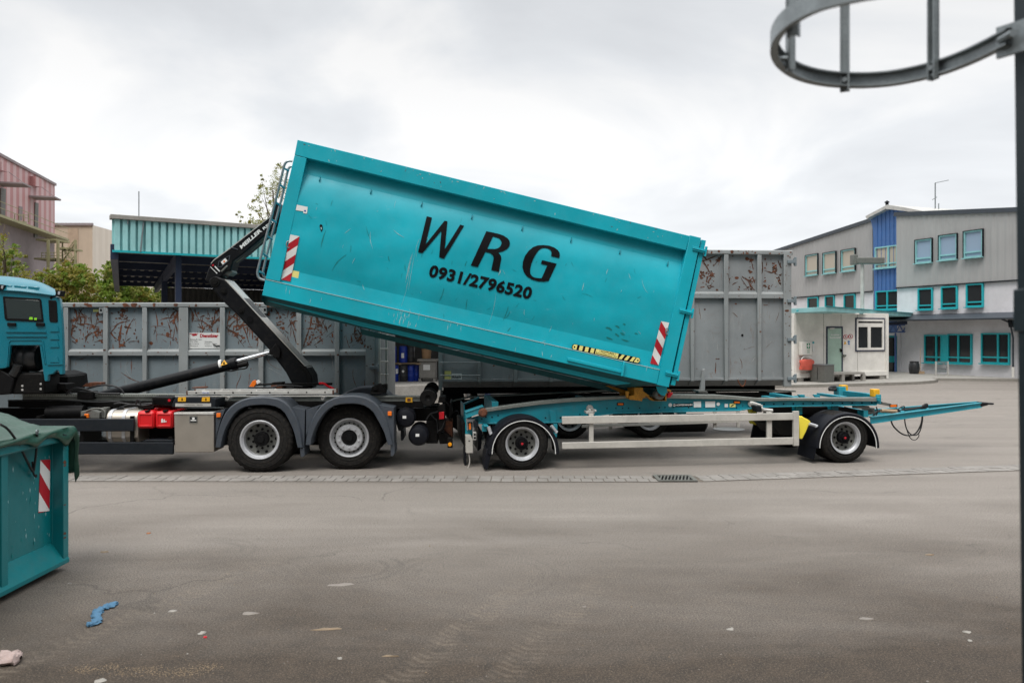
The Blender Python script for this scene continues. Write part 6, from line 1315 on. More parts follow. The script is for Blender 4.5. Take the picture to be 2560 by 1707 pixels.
# ------------------------------------------------------------------ factory buildings far left
pk = thing('factory_building', 'tall factory hall with pink striped cladding and yellow walkway', 'building', (-47, 85, 0))
PP = Pl(-48.8, 85, math.degrees(math.atan2(-14, 3.2))); # runs towards the camera
pn = PP.n
M['pink'] = ribbed('pink_striped_cladding', (.40, .18, .18), (PP.d.x, PP.d.y), .68, 0, (.50, .34, .34), .1)
M['greywall'] = paint('grey_lilac_wall', (.26, .22, .225), .8, .3, (.18, .16, .16), .3); M['darkrib'] = ribbed('dark_ribbed_cladding', (.16, .14, .15), (PP.d.x, PP.d.y), 1.0, 0, (.07, .062, .066), .2)
M['walk'] = paint('olive_yellow_steel', (.30, .28, .15), .6, .3, (.15, .14, .08), 1)
L_ = 34; ztop = 18.0; zmid = PP.pt(137, 597).z; zlow = PP.pt(60, 640).z
mb = MB(); mb.ext([PP.P(0, zmid, 0), PP.P(L_, zmid, 0), PP.P(L_, ztop, 0), PP.P(0, ztop, 0)], -pn * 22 if pn.x > 0 else pn * 22); mb.build('upper_wall', 'pink', pk)
sg = 1 if pn.x < 0 else -1   # direction into the building
inn = pn * sg
def PB(mb, uv, o0, o1): mb.ext([PP.pt(u, v, o0 * sg) for u, v in uv], inn * (o1 - o0))
mb = MB(); mb.ext([PP.P(0, 5.6, .02 * sg), PP.P(L_, 5.6, .02 * sg), PP.P(L_, zmid - .02, .02 * sg), PP.P(0, zmid - .02, .02 * sg)], inn * 21.9); mb.build('middle_wall', 'greywall', pk)
mb = MB(); mb.ext([PP.P(0, 0, .03 * sg), PP.P(L_, 0, .03 * sg), PP.P(L_, 5.58, .03 * sg), PP.P(0, 5.58, .03 * sg)], inn * 21.8); mb.build('lower_wall', 'darkrib', pk)
mb = MB(); mb.beam(PP.P(-.1, ztop + .1, 0), PP.P(L_, ztop + .1, 0), .3, .25); mb.build('roof_edge', 'greywall', pk)
mb = MB(); mb.beam(PP.P(0, zmid - .1, -.7 * sg), PP.P(L_, zmid - .1, -.7 * sg), 1.4, .22); wk = mb.build('walkway', 'walk', pk)
mb = MB()
for k in range(24): a = k * 1.4; mb.beam(PP.P(a, zmid, -1.35 * sg), PP.P(a, zmid + 1.1, -1.35 * sg), .05, .05)
for h in (.55, 1.1): mb.beam(PP.P(0, zmid + h, -1.35 * sg), PP.P(L_, zmid + h, -1.35 * sg), .045, .045)
mb.build('railing', 'walk', wk)
c1 = crop(0, 380, .29762)
for P_ in (c1(8, 305, 52, 310, 45, 575, 8, 570), c1(297, 425, 325, 430, 320, 720, 292, 720)):
    mb = MB(); PB(mb, P_, -.08, .3); mb.build('door', 'rim_dirty', pk)
for P_ in (c1(162, 455, 192, 462, 188, 575, 160, 572), c1(428, 680, 455, 690, 452, 722, 430, 722)):
    mb = MB(); PB(mb, P_, -.06, .3); mb.build('window', 'greywall', pk)
for x, y in ((15, 75), (297, 205)):
    mb = MB(); PB(mb, c1(x, y, x + 58, y + 25, x + 58, y + 95, x, y + 80), -.5, .2); mb.build('vent_box', 'pink', pk)
for a_, b_ in (((10, 295), (228, 300)), ((285, 405), (485, 425))):
    q0 = PP.pt(*c1(*a_)[0]); mb = MB(); A_ = PP.pt(*c1(a_[0] + 20, a_[1])[0]); e_ = Vector((1, .18, 0)).normalized()
    mb.ext([A_, A_ + e_ * 2.3, A_ + e_ * 2.3 + PP.d * 2.0, A_ + PP.d * 2.0], Vector((0, 0, .14))); mb.tube([A_ + e_ * 2.2, A_ + Vector((0, 0, 1.7))], .03, 6); mb.build('canopy', 'greywall', pk)
mb = MB(); PB(mb, c1(125, 575, 225, 585, 225, 602, 125, 592), -1.2, .0); PB(mb, c1(140, 520, 245, 530, 245, 536, 140, 526), -1.2, -1.15)
for x in (125, 160, 200, 240): PB(mb, c1(x, 520, x + 4, 520, x + 4, 590, x, 590), -1.2, -1.15)
mb.build('balcony', 'walk', pk)
# beige hall
bg_ = thing('factory_building', 'beige ribbed factory hall beyond the pink striped one', 'building', (-55, 110, 0))
q1 = at_depth(230.6, 563, 100); q0 = at_depth(120, 561, 100); q2 = at_depth(300, 594, 112); z_ = q1.z
M['beige'] = ribbed('beige_cladding', (.50, .40, .30), (1, 0), .9, .03, None, .15); M['cream'] = ribbed('cream_cladding', (.68, .61, .52), (0, 1), .6, .03, (.64, .57, .48), .1)
mb = MB(); mb.ext([Vector((q0.x, 100, 0)), Vector((q1.x, 100, 0)), Vector((q1.x, 100, z_)), Vector((q0.x, 100, z_))], Vector((-2, 30, 0))); mb.build('front_wall', 'beige', bg_)
mb = MB(); mb.ext([Vector((q1.x + .02, 100, 0)), Vector((q1.x - 1.6, 140, 0)), Vector((q1.x - 1.6, 140, z_)), Vector((q1.x + .02, 100, z_))], Vector((.06, 0, 0))); mb.build('side_wall', 'cream', bg_)
mb = MB(); mb.beam((q0.x, 99.95, z_ + .1), (q1.x + .1, 99.95, z_ + .1), .3, .3); mb.build('roof_edge', 'greywall', bg_)
mb = MB(); mb.box((q1.x - 2.4, 99.97, z_ / 2 - .2), (1.3, .05, z_ - .5)); mb.build('dark_panel', paint('tan_sheet', (.42, .31, .22), .7, .2), bg_)
# steel stair tower
stt = thing('stair_tower', 'olive yellow steel stair tower between the pink and the beige hall', 'stairs', tuple(at_depth(150, 700, 78)[:2]) + (0,))
def SD(x, y, d=78): return at_depth(*c1(x, y)[0], d)
mb = MB()
for x, d in ((405, 76), (487, 76), (525, 79), (640, 79), (630, 76)):
    p = SD(x, 740, d); mb.beam((p.x, p.y, 0), p, .2 if x < 520 else .1, .2 if x < 520 else .1, Vector((0, 1, 0)))
mb.build('column', 'walk', stt)
mb = MB()
for x0, x1, y in ((362, 530, 748), (345, 520, 905), (530, 640, 820), (530, 640, 940)):
    a, b = SD(x0, y), SD(x1, y); mb.beam(a, b, 2.4, .16)
mb.build('landing', 'walk', stt)
mb = MB()
for (x0, y0), (x1, y1) in (((535, 905), (632, 770)), ((535, 830), (635, 930)), ((535, 1025), (632, 900)), ((420, 1000), (520, 910))):
    for dd in (77, 79.2): mb.beam(SD(x0, y0, dd), SD(x1, y1, dd), .08, .2, Vector((0, 1, 0)))
    for k in range(9):
        t = (k + .5) / 9; mb.beam(SD(lerp(x0, x1, t), lerp(y0, y1, t), 77), SD(lerp(x0, x1, t), lerp(y0, y1, t), 79.2), .28, .04)
mb.build('flight', 'walk', stt)
mb = MB()
for x0, y0, x1, y1 in ((535, 870, 632, 735), (535, 795, 635, 895), (535, 990, 632, 865), (350, 845, 520, 845), (350, 872, 520, 872), (600, 765, 640, 765), (530, 890, 640, 890)): mb.beam(SD(x0, y0, 76.8), SD(x1, y1, 76.8), .06, .06, Vector((0, 1, 0)))
for x in (350, 385, 420, 455, 520, 560, 600, 640): mb.beam(SD(x, 845, 76.8), SD(x, 905, 76.8), .05, .05, Vector((0, 1, 0)))
mb.build('handrail', 'walk', stt)

# ------------------------------------------------------------------ shrubs and trees
def foliage(root, blobs, leaf, n, mats, seed, name='crown', size=(.07, .13), droop=0., shell=.45):
    """leaf-sized faces in clusters through an uneven crown"""
    rg_ = np.random.default_rng(seed); V, Fc, MI = [], [], []
    vol = np.array([b[3] * b[4] * b[5] for b in blobs]) ** (2 / 3); vol = vol / vol.sum(); base = np.array(root.location)
    for bi, b in enumerate(blobs):
        m = int(n * vol[bi]); ncl = max(6, m // 26)
        d = rg_.normal(size=(ncl, 3)); d /= np.linalg.norm(d, axis=1)[:, None]; rr = (shell + (1.08 - shell) * rg_.random(ncl) ** .6)[:, None]
        cl = np.array(b[:3]) + d * rr * np.array(b[3:6]); cs = rg_.uniform(.10, .26, ncl) * (b[3] + b[5]) * .33
        mi_ = rg_.integers(0, len(mats), ncl)
        for k in range(ncl):
            q = int(26 * rg_.uniform(.4, 1.6)); P_ = cl[k] + rg_.normal(size=(q, 3)) * cs[k] * np.array([1, 1, .75]); s = rg_.uniform(size[0], size[1], q)
            a = rg_.normal(size=(q, 3)); a[:, 2] -= droop; a /= np.linalg.norm(a, axis=1)[:, None]; c_ = rg_.normal(size=(q, 3)); bb = np.cross(a, c_); bb /= np.linalg.norm(bb, axis=1)[:, None]
            for j in range(q):
                p = P_[j]; i0 = len(V); u, v_ = a[j] * s[j], bb[j] * s[j] * leaf
                V += [p - u, p + v_ - u * .1, p + u, p - v_ - u * .1]; Fc.append((i0, i0 + 1, i0 + 2, i0 + 3)); MI.append(mi_[k])
    me = bpy.data.meshes.new(name); me.from_pydata([tuple(p - base) for p in V], [], Fc)
    for m in mats: me.materials.append(M[m])
    me.polygons.foreach_set('material_index', MI); me.update(); o = bpy.data.objects.new(name, me); COL.objects.link(o); o.parent = root; return o
def trunk(root, base, top, r, branches, seed, mat='bark'):
    rg_ = random.Random(seed); mb = MB(); base, top = Vector(base), Vector(top); n_ = 7
    pts = [base.lerp(top, i / n_) + Vector((rg_.gauss(0, .05), rg_.gauss(0, .05), 0)) * (i > 0) * (top - base).length * .25 for i in range(n_ + 1)]
    mb.tube(pts, [r * (1 - .75 * i / n_) for i in range(n_ + 1)], 8)
    for e_ in branches:
        t = rg_.uniform(.35, .85); s_ = pts[int(t * n_)]; e_ = Vector(e_); mid = s_.lerp(e_, .5) + Vector((rg_.gauss(0, .1), rg_.gauss(0, .1), .12)); mb.tube([s_, mid, e_], [r * .4, r * .25, r * .08], 6, 1)
    return mb.build('trunk', mat, root)
def plant(name, lab, cat, u0, u1, vtop, Y, mats, n, seed, zlow=.4, size=(.07, .13), group=None, lobes=9):
    rg_ = random.Random(seed); a, b = at_depth(u0, vtop, Y), at_depth(u1, vtop, Y); cx = (a.x + b.x) / 2; W = b.x - a.x; H = a.z
    t = thing(name, lab, cat, (cx, Y, 0), group); bl = []
    for k in range(lobes):
        f = k / (lobes - 1); x = cx + W * rg_.uniform(-.34, .34); z = zlow + (H - zlow) * rg_.uniform(.25, .8); r = W * rg_.uniform(.16, .27)
        bl.append((x, Y + rg_.uniform(-.3, .3) * W, min(z, H - r * .75), r, r, r * .85))
    bl.append((cx + W * rg_.uniform(-.15, .15), Y, H - W * .22, W * .24, W * .24, W * .22)); bl.append((cx, Y, zlow + (H - zlow) * .42, W * .40, W * .38, (H - zlow) * .38))
    trunk(t, (cx, Y, 0), (cx, Y, H * .7), .05 * W ** .5 + .05, [(q[0], q[1], q[2]) for q in bl[:7]], seed)
    foliage(t, bl, .5, n, mats, seed, size=size); return t
plant('shrub', 'bronze and green shrub rising over the grey container next to the cab roof', 'shrub', 70, 245, 648, 33, ['leaf_bronze', 'leaf_bronze', 'leaf_green'], 12000, 31, zlow=2.3, size=(.05, .10), group='shrubs behind the grey container')
plant('shrub', 'bright green shrub beside the end of the shed roof', 'shrub', 222, 335, 655, 40, ['leaf_green', 'leaf_green', 'leaf_pale'], 10000, 32, zlow=2.6, size=(.06, .12), group='shrubs behind the grey container')
plant('shrub', 'yellowish green shrub seen under the shed roof', 'shrub', 292, 385, 688, 42, ['leaf_pale', 'leaf_bronze', 'leaf_green'], 7000, 33, zlow=2.4, size=(.06, .12), group='shrubs behind the grey container')
plant('shrub', 'grey green shrub under the shed roof next to the navy posts', 'shrub', 345, 445, 690, 44, ['leaf_green', 'leaf_pale'], 7000, 34, zlow=2.4, size=(.05, .10), group='shrubs behind the grey container')
# sparse young tree behind the tilted container
t = thing('tree', 'sparse airy tree showing above the shed roof beside the hook arm', 'tree', (at_depth(690, 500, 46).x, 46, 0))
bl = [(*at_depth(u, v, 46 + (i % 3 - 1) * .8), r, r, r * 1.25) for i, (u, v, r) in enumerate(((600, 548, .42), (640, 525, .5), (655, 495, .55), (690, 470, .7), (625, 560, .5), (668, 545, .8), (655, 455, .35), (700, 440, .6), (720, 520, 1.0), (760, 480, 1.0), (780, 560, 1.1), (740, 580, 1.1), (642, 560, .55)))]
trunk(t, t.location, (t.location.x, 46, bl[3][2]), .16, [b[:3] for b in bl], 5); foliage(t, bl, .38, 9000, ['leaf_pale', 'leaf_bronze', 'leaf_pale'], 9, size=(.035, .08), droop=.5, shell=.1)
t = thing('tree', 'thin young tree in front of the pink factory hall and its dark ribbed wall', 'tree', (at_depth(10, 700, 27).x, 27, 0))
bl = [(*at_depth(u, v, 27 + (i % 3 - 1) * .5), r, r, r * 1.2) for i, (u, v, r) in enumerate(((5, 610, .40), (-20, 560, .4), (12, 645, .45), (35, 625, .30), (30, 660, .4), (60, 665, .28), (62, 690, .3), (-10, 690, .6), (85, 700, .25), (20, 700, .45), (-40, 640, .6)))]
trunk(t, t.location, (t.location.x, 27, bl[1][2]), .09, [b[:3] for b in bl], 15); foliage(t, bl, .4, 3000, ['leaf_pale', 'leaf_green', 'leaf_bronze'], 19, size=(.035, .08), droop=.3, shell=.1)

# ------------------------------------------------------------------ white office cabin on the pavement
co = crop(1980, 740, .15304); cm = crop(1940, 480, .31893)
OP = Pl(12.5, 34.9, 24.5); on_ = OP.n
off = thing('office_cabin', 'white office cabin with pale green door and turquoise flat canopy', 'office cabin', tuple(OP.P(2.7, .12, 1.2)))
zf_, zw = .30, 3.12
aL_, _ = OP.az(*co(30, 1300)[0]); aR_, _ = OP.az(*co(1575, 1300)[0])
mb = MB(); mb.ext([OP.P(aL_ + .05, zf_, .06), OP.P(aR_ - .05, zf_, .06), OP.P(aR_ - .05, zw, .06), OP.P(aL_ + .05, zw, .06)], on_ * 2.5); mb.build('wall', 'white', off)
mb = MB(); mb.beam(OP.P(aL_, .38, .05), OP.P(aR_, .38, .05), .14, .2)
for a in (aL_ + .07, aR_ - .07): mb.beam(OP.P(a, .13, .06), OP.P(a, zw, .06), .15, .15, OP.d)
mb.build('frame', 'white', off, bevel=.006)
mb = MB()
for a in (aL_ + .4, 2.5, aR_ - .4): mb.box(OP.P(a, .21, 1.0), (.3, 2, .17), R(24.5))
mb.build('footing', 'concrete', off)
mb = MB()
for x in (1085, 815, 530): a, _ = OP.az(*co(x, 900)[0]); mb.ext([OP.P(a, zf_ + .2, .055), OP.P(a + .018, zf_ + .2, .055), OP.P(a + .018, zw, .055), OP.P(a, zw, .055)], on_ * .01)
mb.build('panel_joint', 'dirty_box', off)
def OR(x0, x1, y0, y1, o_=0): u0, v0 = co(x0, y0)[0]; u1, v1 = co(x1, y1)[0]; return OP.rect(u0, u1, v0, v1, o_)
def inset(P_, pl, w_, b=None):
    d = pl.d; z = Vector((0, 0, 1)); b = w_ if b is None else b
    return [P_[0] + d * w_ - z * w_, P_[1] - d * w_ - z * w_, P_[2] - d * w_ + z * b, P_[3] + d * w_ + z * b]
P_ = OR(565, 832, 497, 1262, .03); mb = MB(); mb.ring(P_, inset(P_, OP, .07, .0), on_ * .06); dframe = mb.build('door_frame', 'navy', off)
P2 = inset(P_, OP, .072, .01); mb = MB(); mb.ext([p + on_ * .015 for p in P2], on_ * .04); dr = mb.build('door', paint('pale_green_door', (.36, .50, .42), .5, .1, (.25, .33, .28)), off)
mb = MB(); mb.prism(OP, co(790, 862, 822, 862, 822, 872, 815, 915, 800, 915, 806, 874, 790, 874), -.02, .03); mb.build('handle', 'ink', dr)
mb = MB(); mb.prism(OP, co(618, 520, 695, 520, 695, 540, 618, 545), -.03, .03); mb.build('door_closer', 'alu', dr)
mb = MB(); fn_ = on(OP, .036); text(mb, 'Annahme', co(635, 646)[0], co(772, 643)[0], co(635, 618)[0], fn_, bold=.03); text(mb, 'Sonderabfall', co(612, 692)[0], co(797, 688)[0], co(612, 662)[0], fn_, bold=.03); mb.build('lettering', 'stick_white', dr, recalc=False)
P_ = OR(1042, 1520, 355, 905, .02); mb = MB(); mb.ring(P_, inset(P_, OP, .055), on_ * .06); wf = mb.build('window', 'navy', off)
P2 = inset(P_, OP, .06); mb = MB(); mb.ring([p - on_ * .005 for p in P2], inset(P2, OP, .10), on_ * .06); 
mb.ext([OP.P(OP.az(*co(1248, 600)[0])[0], P2[2].z + .1, .02), OP.P(OP.az(*co(1292, 600)[0])[0], P2[2].z + .1, .02), OP.P(OP.az(*co(1292, 600)[0])[0], P2[0].z - .35, .02), OP.P(OP.az(*co(1248, 600)[0])[0], P2[0].z - .35, .02)], on_ * .05)
P3 = inset(P2, OP, .10); zz = P2[0].z; mb.ext([Vector((p.x, p.y, z)) for p, z in ((P3[0], zz - .18), (P3[1], zz - .18), (P3[1], zz - .36), (P3[0], zz - .36))], on_ * .05); mb.build('window_frame', 'white', wf)
mb = MB(); mb.ext([Vector((p.x, p.y, z)) for p, z in ((P3[0], zz - .1), (P3[1], zz - .1), (P3[1], zz - .18), (P3[0], zz - .18))], on_ * .02); mb.build('shutter_slot', 'ink', wf)
mb = MB(); mb.ext([p + on_ * .035 for p in inset(P2, OP, .11)], on_ * .02); mb.build('pane', 'glass_room', wf)
mb = MB()
for k in range(26): 
    for a0_, a1_ in ((P3[0], P3[1]),): q = a0_.lerp(a1_, (k + .5) / 26); mb.beam(Vector((q.x, q.y, P3[2].z)) - on_ * -.0 + on_ * .032, Vector((q.x, q.y, zz - .37)) + on_ * .032, .012, .002, OP.d)
mb.build('blind', 'guard_dark', wf)
mb = MB(); mb.prism(OP, co(838, 958, 890, 955, 888, 985, 860, 1000, 838, 990), -.06, .06); mb.build('vent', 'rim_dirty', off, bevel=.01)
mb = MB()
for a, b in ((670, 1080), (1180, 1560)): p = OP.pt(*co(a, 285)[0], -.6); q = OP.pt(*co(b, 325)[0], -.6); p.z = q.z = zw + .02 - .03; mb.beam(p, q, .12, .06)
mb.build('light_fitting', 'white', off)
# canopy slab: its near corner points at the yard
zc_ = zw + .004
def cpt(x, y): 
    r = Vector(((co(x, y)[0][0] - CX) / F, 1, (HY - co(x, y)[0][1]) / F)); t = (zc_ - CAM_H) / r.z; return Vector((r.x * t, t, zc_))
K_, R_c, L_c = cpt(560, 253), cpt(2050, 347), cpt(100, 275)
B_ = R_c + (L_c - K_)
mb = MB(); mb.ext([K_, R_c, B_ + (L_c - K_) * 1.2, L_c + (L_c - K_) * 1.2], Vector((0, 0, .20))); mb.build('canopy', 'teal_pale', off, bevel=.01)
mb = MB(); d_ = (R_c - K_).normalized(); mb.beam(K_ + Vector((-.02, -.02, .215)), R_c + Vector((-.02, -.02, .215)), .1, .02); p = cpt(95, 245); mb.prism(OP, circ(*co(95, 240)[0], 2, 10), -.95, -.9); mb.build('canopy_edge', 'teal_trim', off)
# things fixed to or standing by the cabin
P_ = OR(158, 328, 750, 968, -.16); t = thing('first_aid_cabinet', 'white first aid cabinet with green cross hung on the office wall', 'cabinet', tuple(P_[3]))
mb = MB(); mb.ext(P_, on_ * .2); mb.build('body', 'white', t, bevel=.03, seg=3)
mb = MB(); g_ = flat('first_aid_green', (.01, .22, .10), .5); u, v = co(268, 812)[0]; mb.mat(0).sheet([(u - 4, v - 6.5), (u + 4, v - 6.5), (u + 4, v + 6.5), (u - 4, v + 6.5)], on(OP, -.165)); mb.mat(1).sheet([(u - 1.2, v - 5), (u + 1.2, v - 5), (u + 1.2, v - 1.2), (u + 3.4, v - 1.2), (u + 3.4, v + 1.2), (u + 1.2, v + 1.2), (u + 1.2, v + 5), (u - 1.2, v + 5), (u - 1.2, v + 1.2), (u - 3.4, v + 1.2), (u - 3.4, v - 1.2), (u - 1.2, v - 1.2)], on(OP, -.17))
for k in range(4): mb.mat(0).sheet([(u - 3.5, v + 9 + k * 3), (u + 3.5, v + 9 + k * 3), (u + 3.5, v + 9.7 + k * 3), (u - 3.5, v + 9.7 + k * 3)], on(OP, -.165))
mb.build('sign', [g_, 'stick_white'], t, recalc=False)
mb = MB(); mb.prism(OP, co(335, 745, 365, 745, 365, 905, 335, 905), .03, .055); mb.mat(1).prism(OP, co(335, 745, 365, 745, 365, 775, 335, 775), .025, .03); tag(mb.build('notice', ['stick_white', 'teal_trim'], loc=OP.pt(*co(350, 900)[0], .05)), 'narrow white notice with blue head beside the first aid cabinet', 'notice')
for (x, y), lab, kind in (((878, 665), 'round prohibition sign with red ring next to the green door', 0), ((958, 660), 'round prohibition sign with red ring next to the office window', 1)):
    u, v = co(x, y)[0]; t = thing('prohibition_sign', lab, 'sign', tuple(OP.pt(u, v, .05)), 'safety signs on the office cabin'); mb = MB(); mb.ext([OP.pt(a, b, .04) for a, b in circ(u, v, 5.6)], on_ * .015); mb.build('plate', 'stick_red', t)
    mb = MB(); mb.mat(0).sheet(circ(u, v, 4.3), on(OP, .037)); mb.mat(1).sheet([(u - 1, v - 2.4), (u + .8, v - 2.4), (u + 1.2, v + 2.2), (u - 1.4, v + 2.2)], on(OP, .034)); mb.mat(2).sheet([(u - 3.6, v - 2.6), (u - 3, v - 3.2), (u + 3.4, v + 2.8), (u + 2.8, v + 3.4)], on(OP, .031)); mb.build('symbol', ['stick_white', 'ink', 'stick_red'], t, recalc=False)
mb = MB(); mb.prism(OP, co(853, 785, 870, 730, 888, 785), .04, .055); tag(mb.build('warning_sign', 'yellow', loc=OP.pt(*co(870, 760)[0], .05)), 'small yellow triangle sign under the round sign by the door', 'sign', 'safety signs on the office cabin')
mb = MB(); mb.prism(OP, circ(*co(930, 745)[0], 2.4, 14), .04, .055); mb.prism(OP, co(920, 770, 942, 770, 942, 790, 920, 790), .04, .055); tag(mb.build('mandatory_sign', flat('sign_blue', (.03, .16, .42)), loc=OP.pt(*co(930, 760)[0], .05)), 'small blue sign under the round sign by the window', 'sign', 'safety signs on the office cabin')
q = OP.pt(*co(235, 1120)[0], -.16); mb = MB()
rows = []
for k, (z, s_) in enumerate(((-.23, .3), (-.2, .38), (0, .36), (.12, .40), (.2, .36), (.24, .2))):
    rows.append([q + OP.d * (s_ * math.cos(a) * (1.05 + .1 * math.sin(3 * a + k))) + on_ * (.14 * math.sin(a)) + Vector((0, 0, z)) for a in [2 * math.pi * j / 16 for j in range(17)]])
mb.loft(rows); t = tag(mb.build('bag', paint('orange_red_bag', (.60, .10, .065), .55, .15, (.6, .35, .3), 4), loc=q), 'salmon red bag hanging on the office wall below the first aid cabinet', 'bag')
mb = MB(); mb.tube([q + Vector((0, 0, .2)) - OP.d * .3, q + Vector((0, 0, .33)) - OP.d * .22, q + Vector((0, .05, .36)), q + Vector((0, 0, .3)) + OP.d * .3, q + Vector((0, 0, .1)) + OP.d * .4], .02, 6, 2); mb.build('strap', 'stick_white', t)
c_ = gnd(*co(530, 1412)[0], .12); t = thing('metal_cabinet', 'low grey metal cabinet standing at the corner by the green door', 'cabinet', tuple(c_))
e1 = gnd(*co(300, 1395)[0], .12); e2 = gnd(*co(690, 1400)[0], .12); h = .12 + (1120 - 1120) ; zt_ = CAM_H - (co(530, 1135)[0][1] - HY) / F * c_.y
mb = MB(); f1, f2 = e1 - c_, e2 - c_; mb.ext([c_, e1, e1 + f2, e2], Vector((0, 0, zt_ - .12))); mb.build('body', 'rim_dirty', t, bevel=.012)
mb = MB(); mb.ext([c_ + Vector((0, 0, zt_ - .115)) - (f1 + f2) * .02, e1 + f1 * .02 - f2 * .02 + Vector((0, 0, zt_ - .115)), e1 + f2 * 1.02 + f1 * .02 + Vector((0, 0, zt_ - .115)), e2 + f2 * .02 - f1 * .02 + Vector((0, 0, zt_ - .115))], Vector((0, 0, .03))); mb.build('lid', 'zinc', t)
mb = MB(); m_ = (c_ + e1) / 2 + Vector((0, -.005, 0)); mb.ext([m_ + Vector((-.01, -.01, .1)), m_ + Vector((.01, -.01, .1)), m_ + Vector((.01, -.01, zt_ - .2)), m_ + Vector((-.01, -.01, zt_ - .2))], Vector((0, .01, 0))); mb.build('door_gap', 'ink', t)
s0, s1 = gnd(*co(700, 1400)[0], .12), gnd(*co(1190, 1385)[0], .12); t = thing('step', 'long low concrete step in front of the office door', 'step', tuple(s0))
hz_ = .30; mb = MB(); d_ = (s1 - s0).normalized(); w_ = Vector((-d_.y, d_.x, 0)); mb.ext([s0 - d_ * .1 + Vector((0, 0, hz_)), s1 + Vector((0, 0, hz_)), s1 + w_ * .8 + Vector((0, 0, hz_)), s0 - d_ * .1 + w_ * .8 + Vector((0, 0, hz_))], Vector((0, 0, .10))); mb.build('tread', 'concrete', t, bevel=.01)
mb = MB()
for f_ in (.27, .97): 
    for k in (.02, .65): q = s0.lerp(s1, f_) + w_ * k; mb.box(q + Vector((0, .06, hz_ / 2)), (.16, .14, hz_ - .004), R(24))
mb.build('leg', 'concrete', t)

# ------------------------------------------------------------------ administration building
BP = Pl(21.35, 44.0, math.degrees(math.atan2(-6.3, 2.45))); LW = Pl(21.55, 47.9, math.degrees(math.atan2(-8, 1.55))); MP = Pl(21.3, 46.6, -70)
bn = BP.n
adm = thing('office_building', 'grey clad office building with blue stair bay and turquoise windows', 'building', (27, 44, 0))
M['clad'] = ribbed('grey_profile_cladding', (.34, .335, .33), (BP.d.x, BP.d.y), 2.6, .02, None, .15)
M['blueclad'] = paint('blue_sheet_cladding', (.045, .13, .34), .4, .35, (.16, .22, .38), .8)
M['render'] = paint('white_render', (.62, .61, .63), .85, .2, (.4, .38, .37), .5)
ZC = BP.pt(2536, 699.4).z
def wing(pl, u0, u1, vr0, vr1, ext_r=0, ext_l=0, name=''):
    a0, a1 = pl.az(u0, 700)[0] - ext_l, pl.az(u1, 700)[0]; z0, z1 = pl.pt(u0, vr0).z, pl.pt(u1, vr1).z
    sl = (z1 - z0) / (a1 - a0 - ext_l); a2 = a1 + ext_r; z2 = z1 + sl * ext_r; z0 -= sl * ext_l
    mb = MB(); mb.ext([pl.P(a0, ZC, 0), pl.P(a2, ZC, 0), pl.P(a2, z2, 0), pl.P(a0, z0, 0)], pl.n * 9); w_ = mb.build('upper_wall', 'clad', adm)
    mb = MB(); mb.ext([pl.P(a0, 0, .05), pl.P(a2, 0, .05), pl.P(a2, ZC - .01, .05), pl.P(a0, ZC - .01, .05)], pl.n * 8.9); mb.build('lower_wall', 'render', adm)
    mb = MB(); mb.beam(pl.P(a0, ZC - .03, -.02), pl.P(a2, ZC - .03, -.02), .1, .06); mb.build('drip_edge', 'guard_dark', adm)
    mb = MB(); mb.beam(pl.P(a0 - .1, z0 + .1, .1), pl.P(a2, z2 + .1, .1), .4, .22, Vector((0, 0, 1))); mb.build('roof_edge', 'fender', adm)
    return a0, a2
wing(BP, 2241, 2536, 540, 529.4, 9)
wing(LW, 1972, 2181, 621, 553.5, 0, 2.5)
wing_n = 0
def window(pl, x0, x1, y0, y1, mull=(), frame='teal_trim', rail=True, glass='glass_room', sill=True, off_=-.0, white_=None, tag_=None):
    u0, v0 = cm(x0, y0)[0]; u1, v1 = cm(x1, y1)[0]; P_ = pl.rect(u0, u1, v0, v1, off_)
    mb = MB(); mb.ring(P_, inset(P_, pl, .07), pl.n * .10); f_ = mb.build('window', frame, adm)
    G = inset(P_, pl, .07); w_ = (P_[1] - P_[0]).length
    mb = MB()
    if rail: zr = P_[2].z + (P_[0].z - P_[2].z) * .20; mb.ext([Vector((p.x, p.y, zr + dz)) + pl.n * .01 for p, dz in ((G[0], .04), (G[1], .04), (G[1], -.03), (G[0], -.03))], pl.n * .08)
    for m in mull:
        q = P_[0].lerp(P_[1], m); mb.ext([Vector((q.x, q.y, z)) + pl.d * k + pl.n * .008 for k, z in ((-.045, G[0].z), (.045, G[0].z), (.045, G[2].z), (-.045, G[2].z))], pl.n * .08)
    if mb.v: mb.build('mullion', frame, f_)
    mb = MB(); mb.ext([p + pl.n * .07 for p in inset(P_, pl, .075)], pl.n * .02); mb.build('pane', glass, f_)
    if sill:
        mb = MB(); q0, q1 = P_[3] - pl.d * .04, P_[2] + pl.d * .04; mb.beam(q0 - pl.n * .05 - Vector((0, 0, .025)), q1 - pl.n * .05 - Vector((0, 0, .025)), .16, .045); mb.build('sill', frame, f_)
    return f_
def reveal(pl, x0, x1, y0, y1):
    u0, v0 = cm(x0, y0)[0]; u1, v1 = cm(x1, y1)[0]; P_ = pl.rect(u0, u1, v0, v1, -.085); O_ = inset(P_, pl, -.03); mb = MB(); mb.ring([p - pl.n * .035 for p in O_], [p - pl.n * .035 for p in P_], pl.n * .11); mb.build('window_surround', 'guard_dark', adm)
for x0, x1, y0, y1 in ((1090, 1220, 380, 562), (1275, 1416, 345, 540), (1470, 1618, 312, 520)): window(BP, x0, x1, y0, y1, (), 'teal_pale', off_=-.085, glass='glass_sky'); reveal(BP, x0, x1, y0, y1)
for x0, x1, y0, y1 in ((230, 325, 500, 660), (367, 466, 482, 645), (510, 617, 460, 628)): window(LW, x0, x1, y0, y1, (), 'teal_pale', off_=-.085, glass='glass_cream'); reveal(LW, x0, x1, y0, y1)
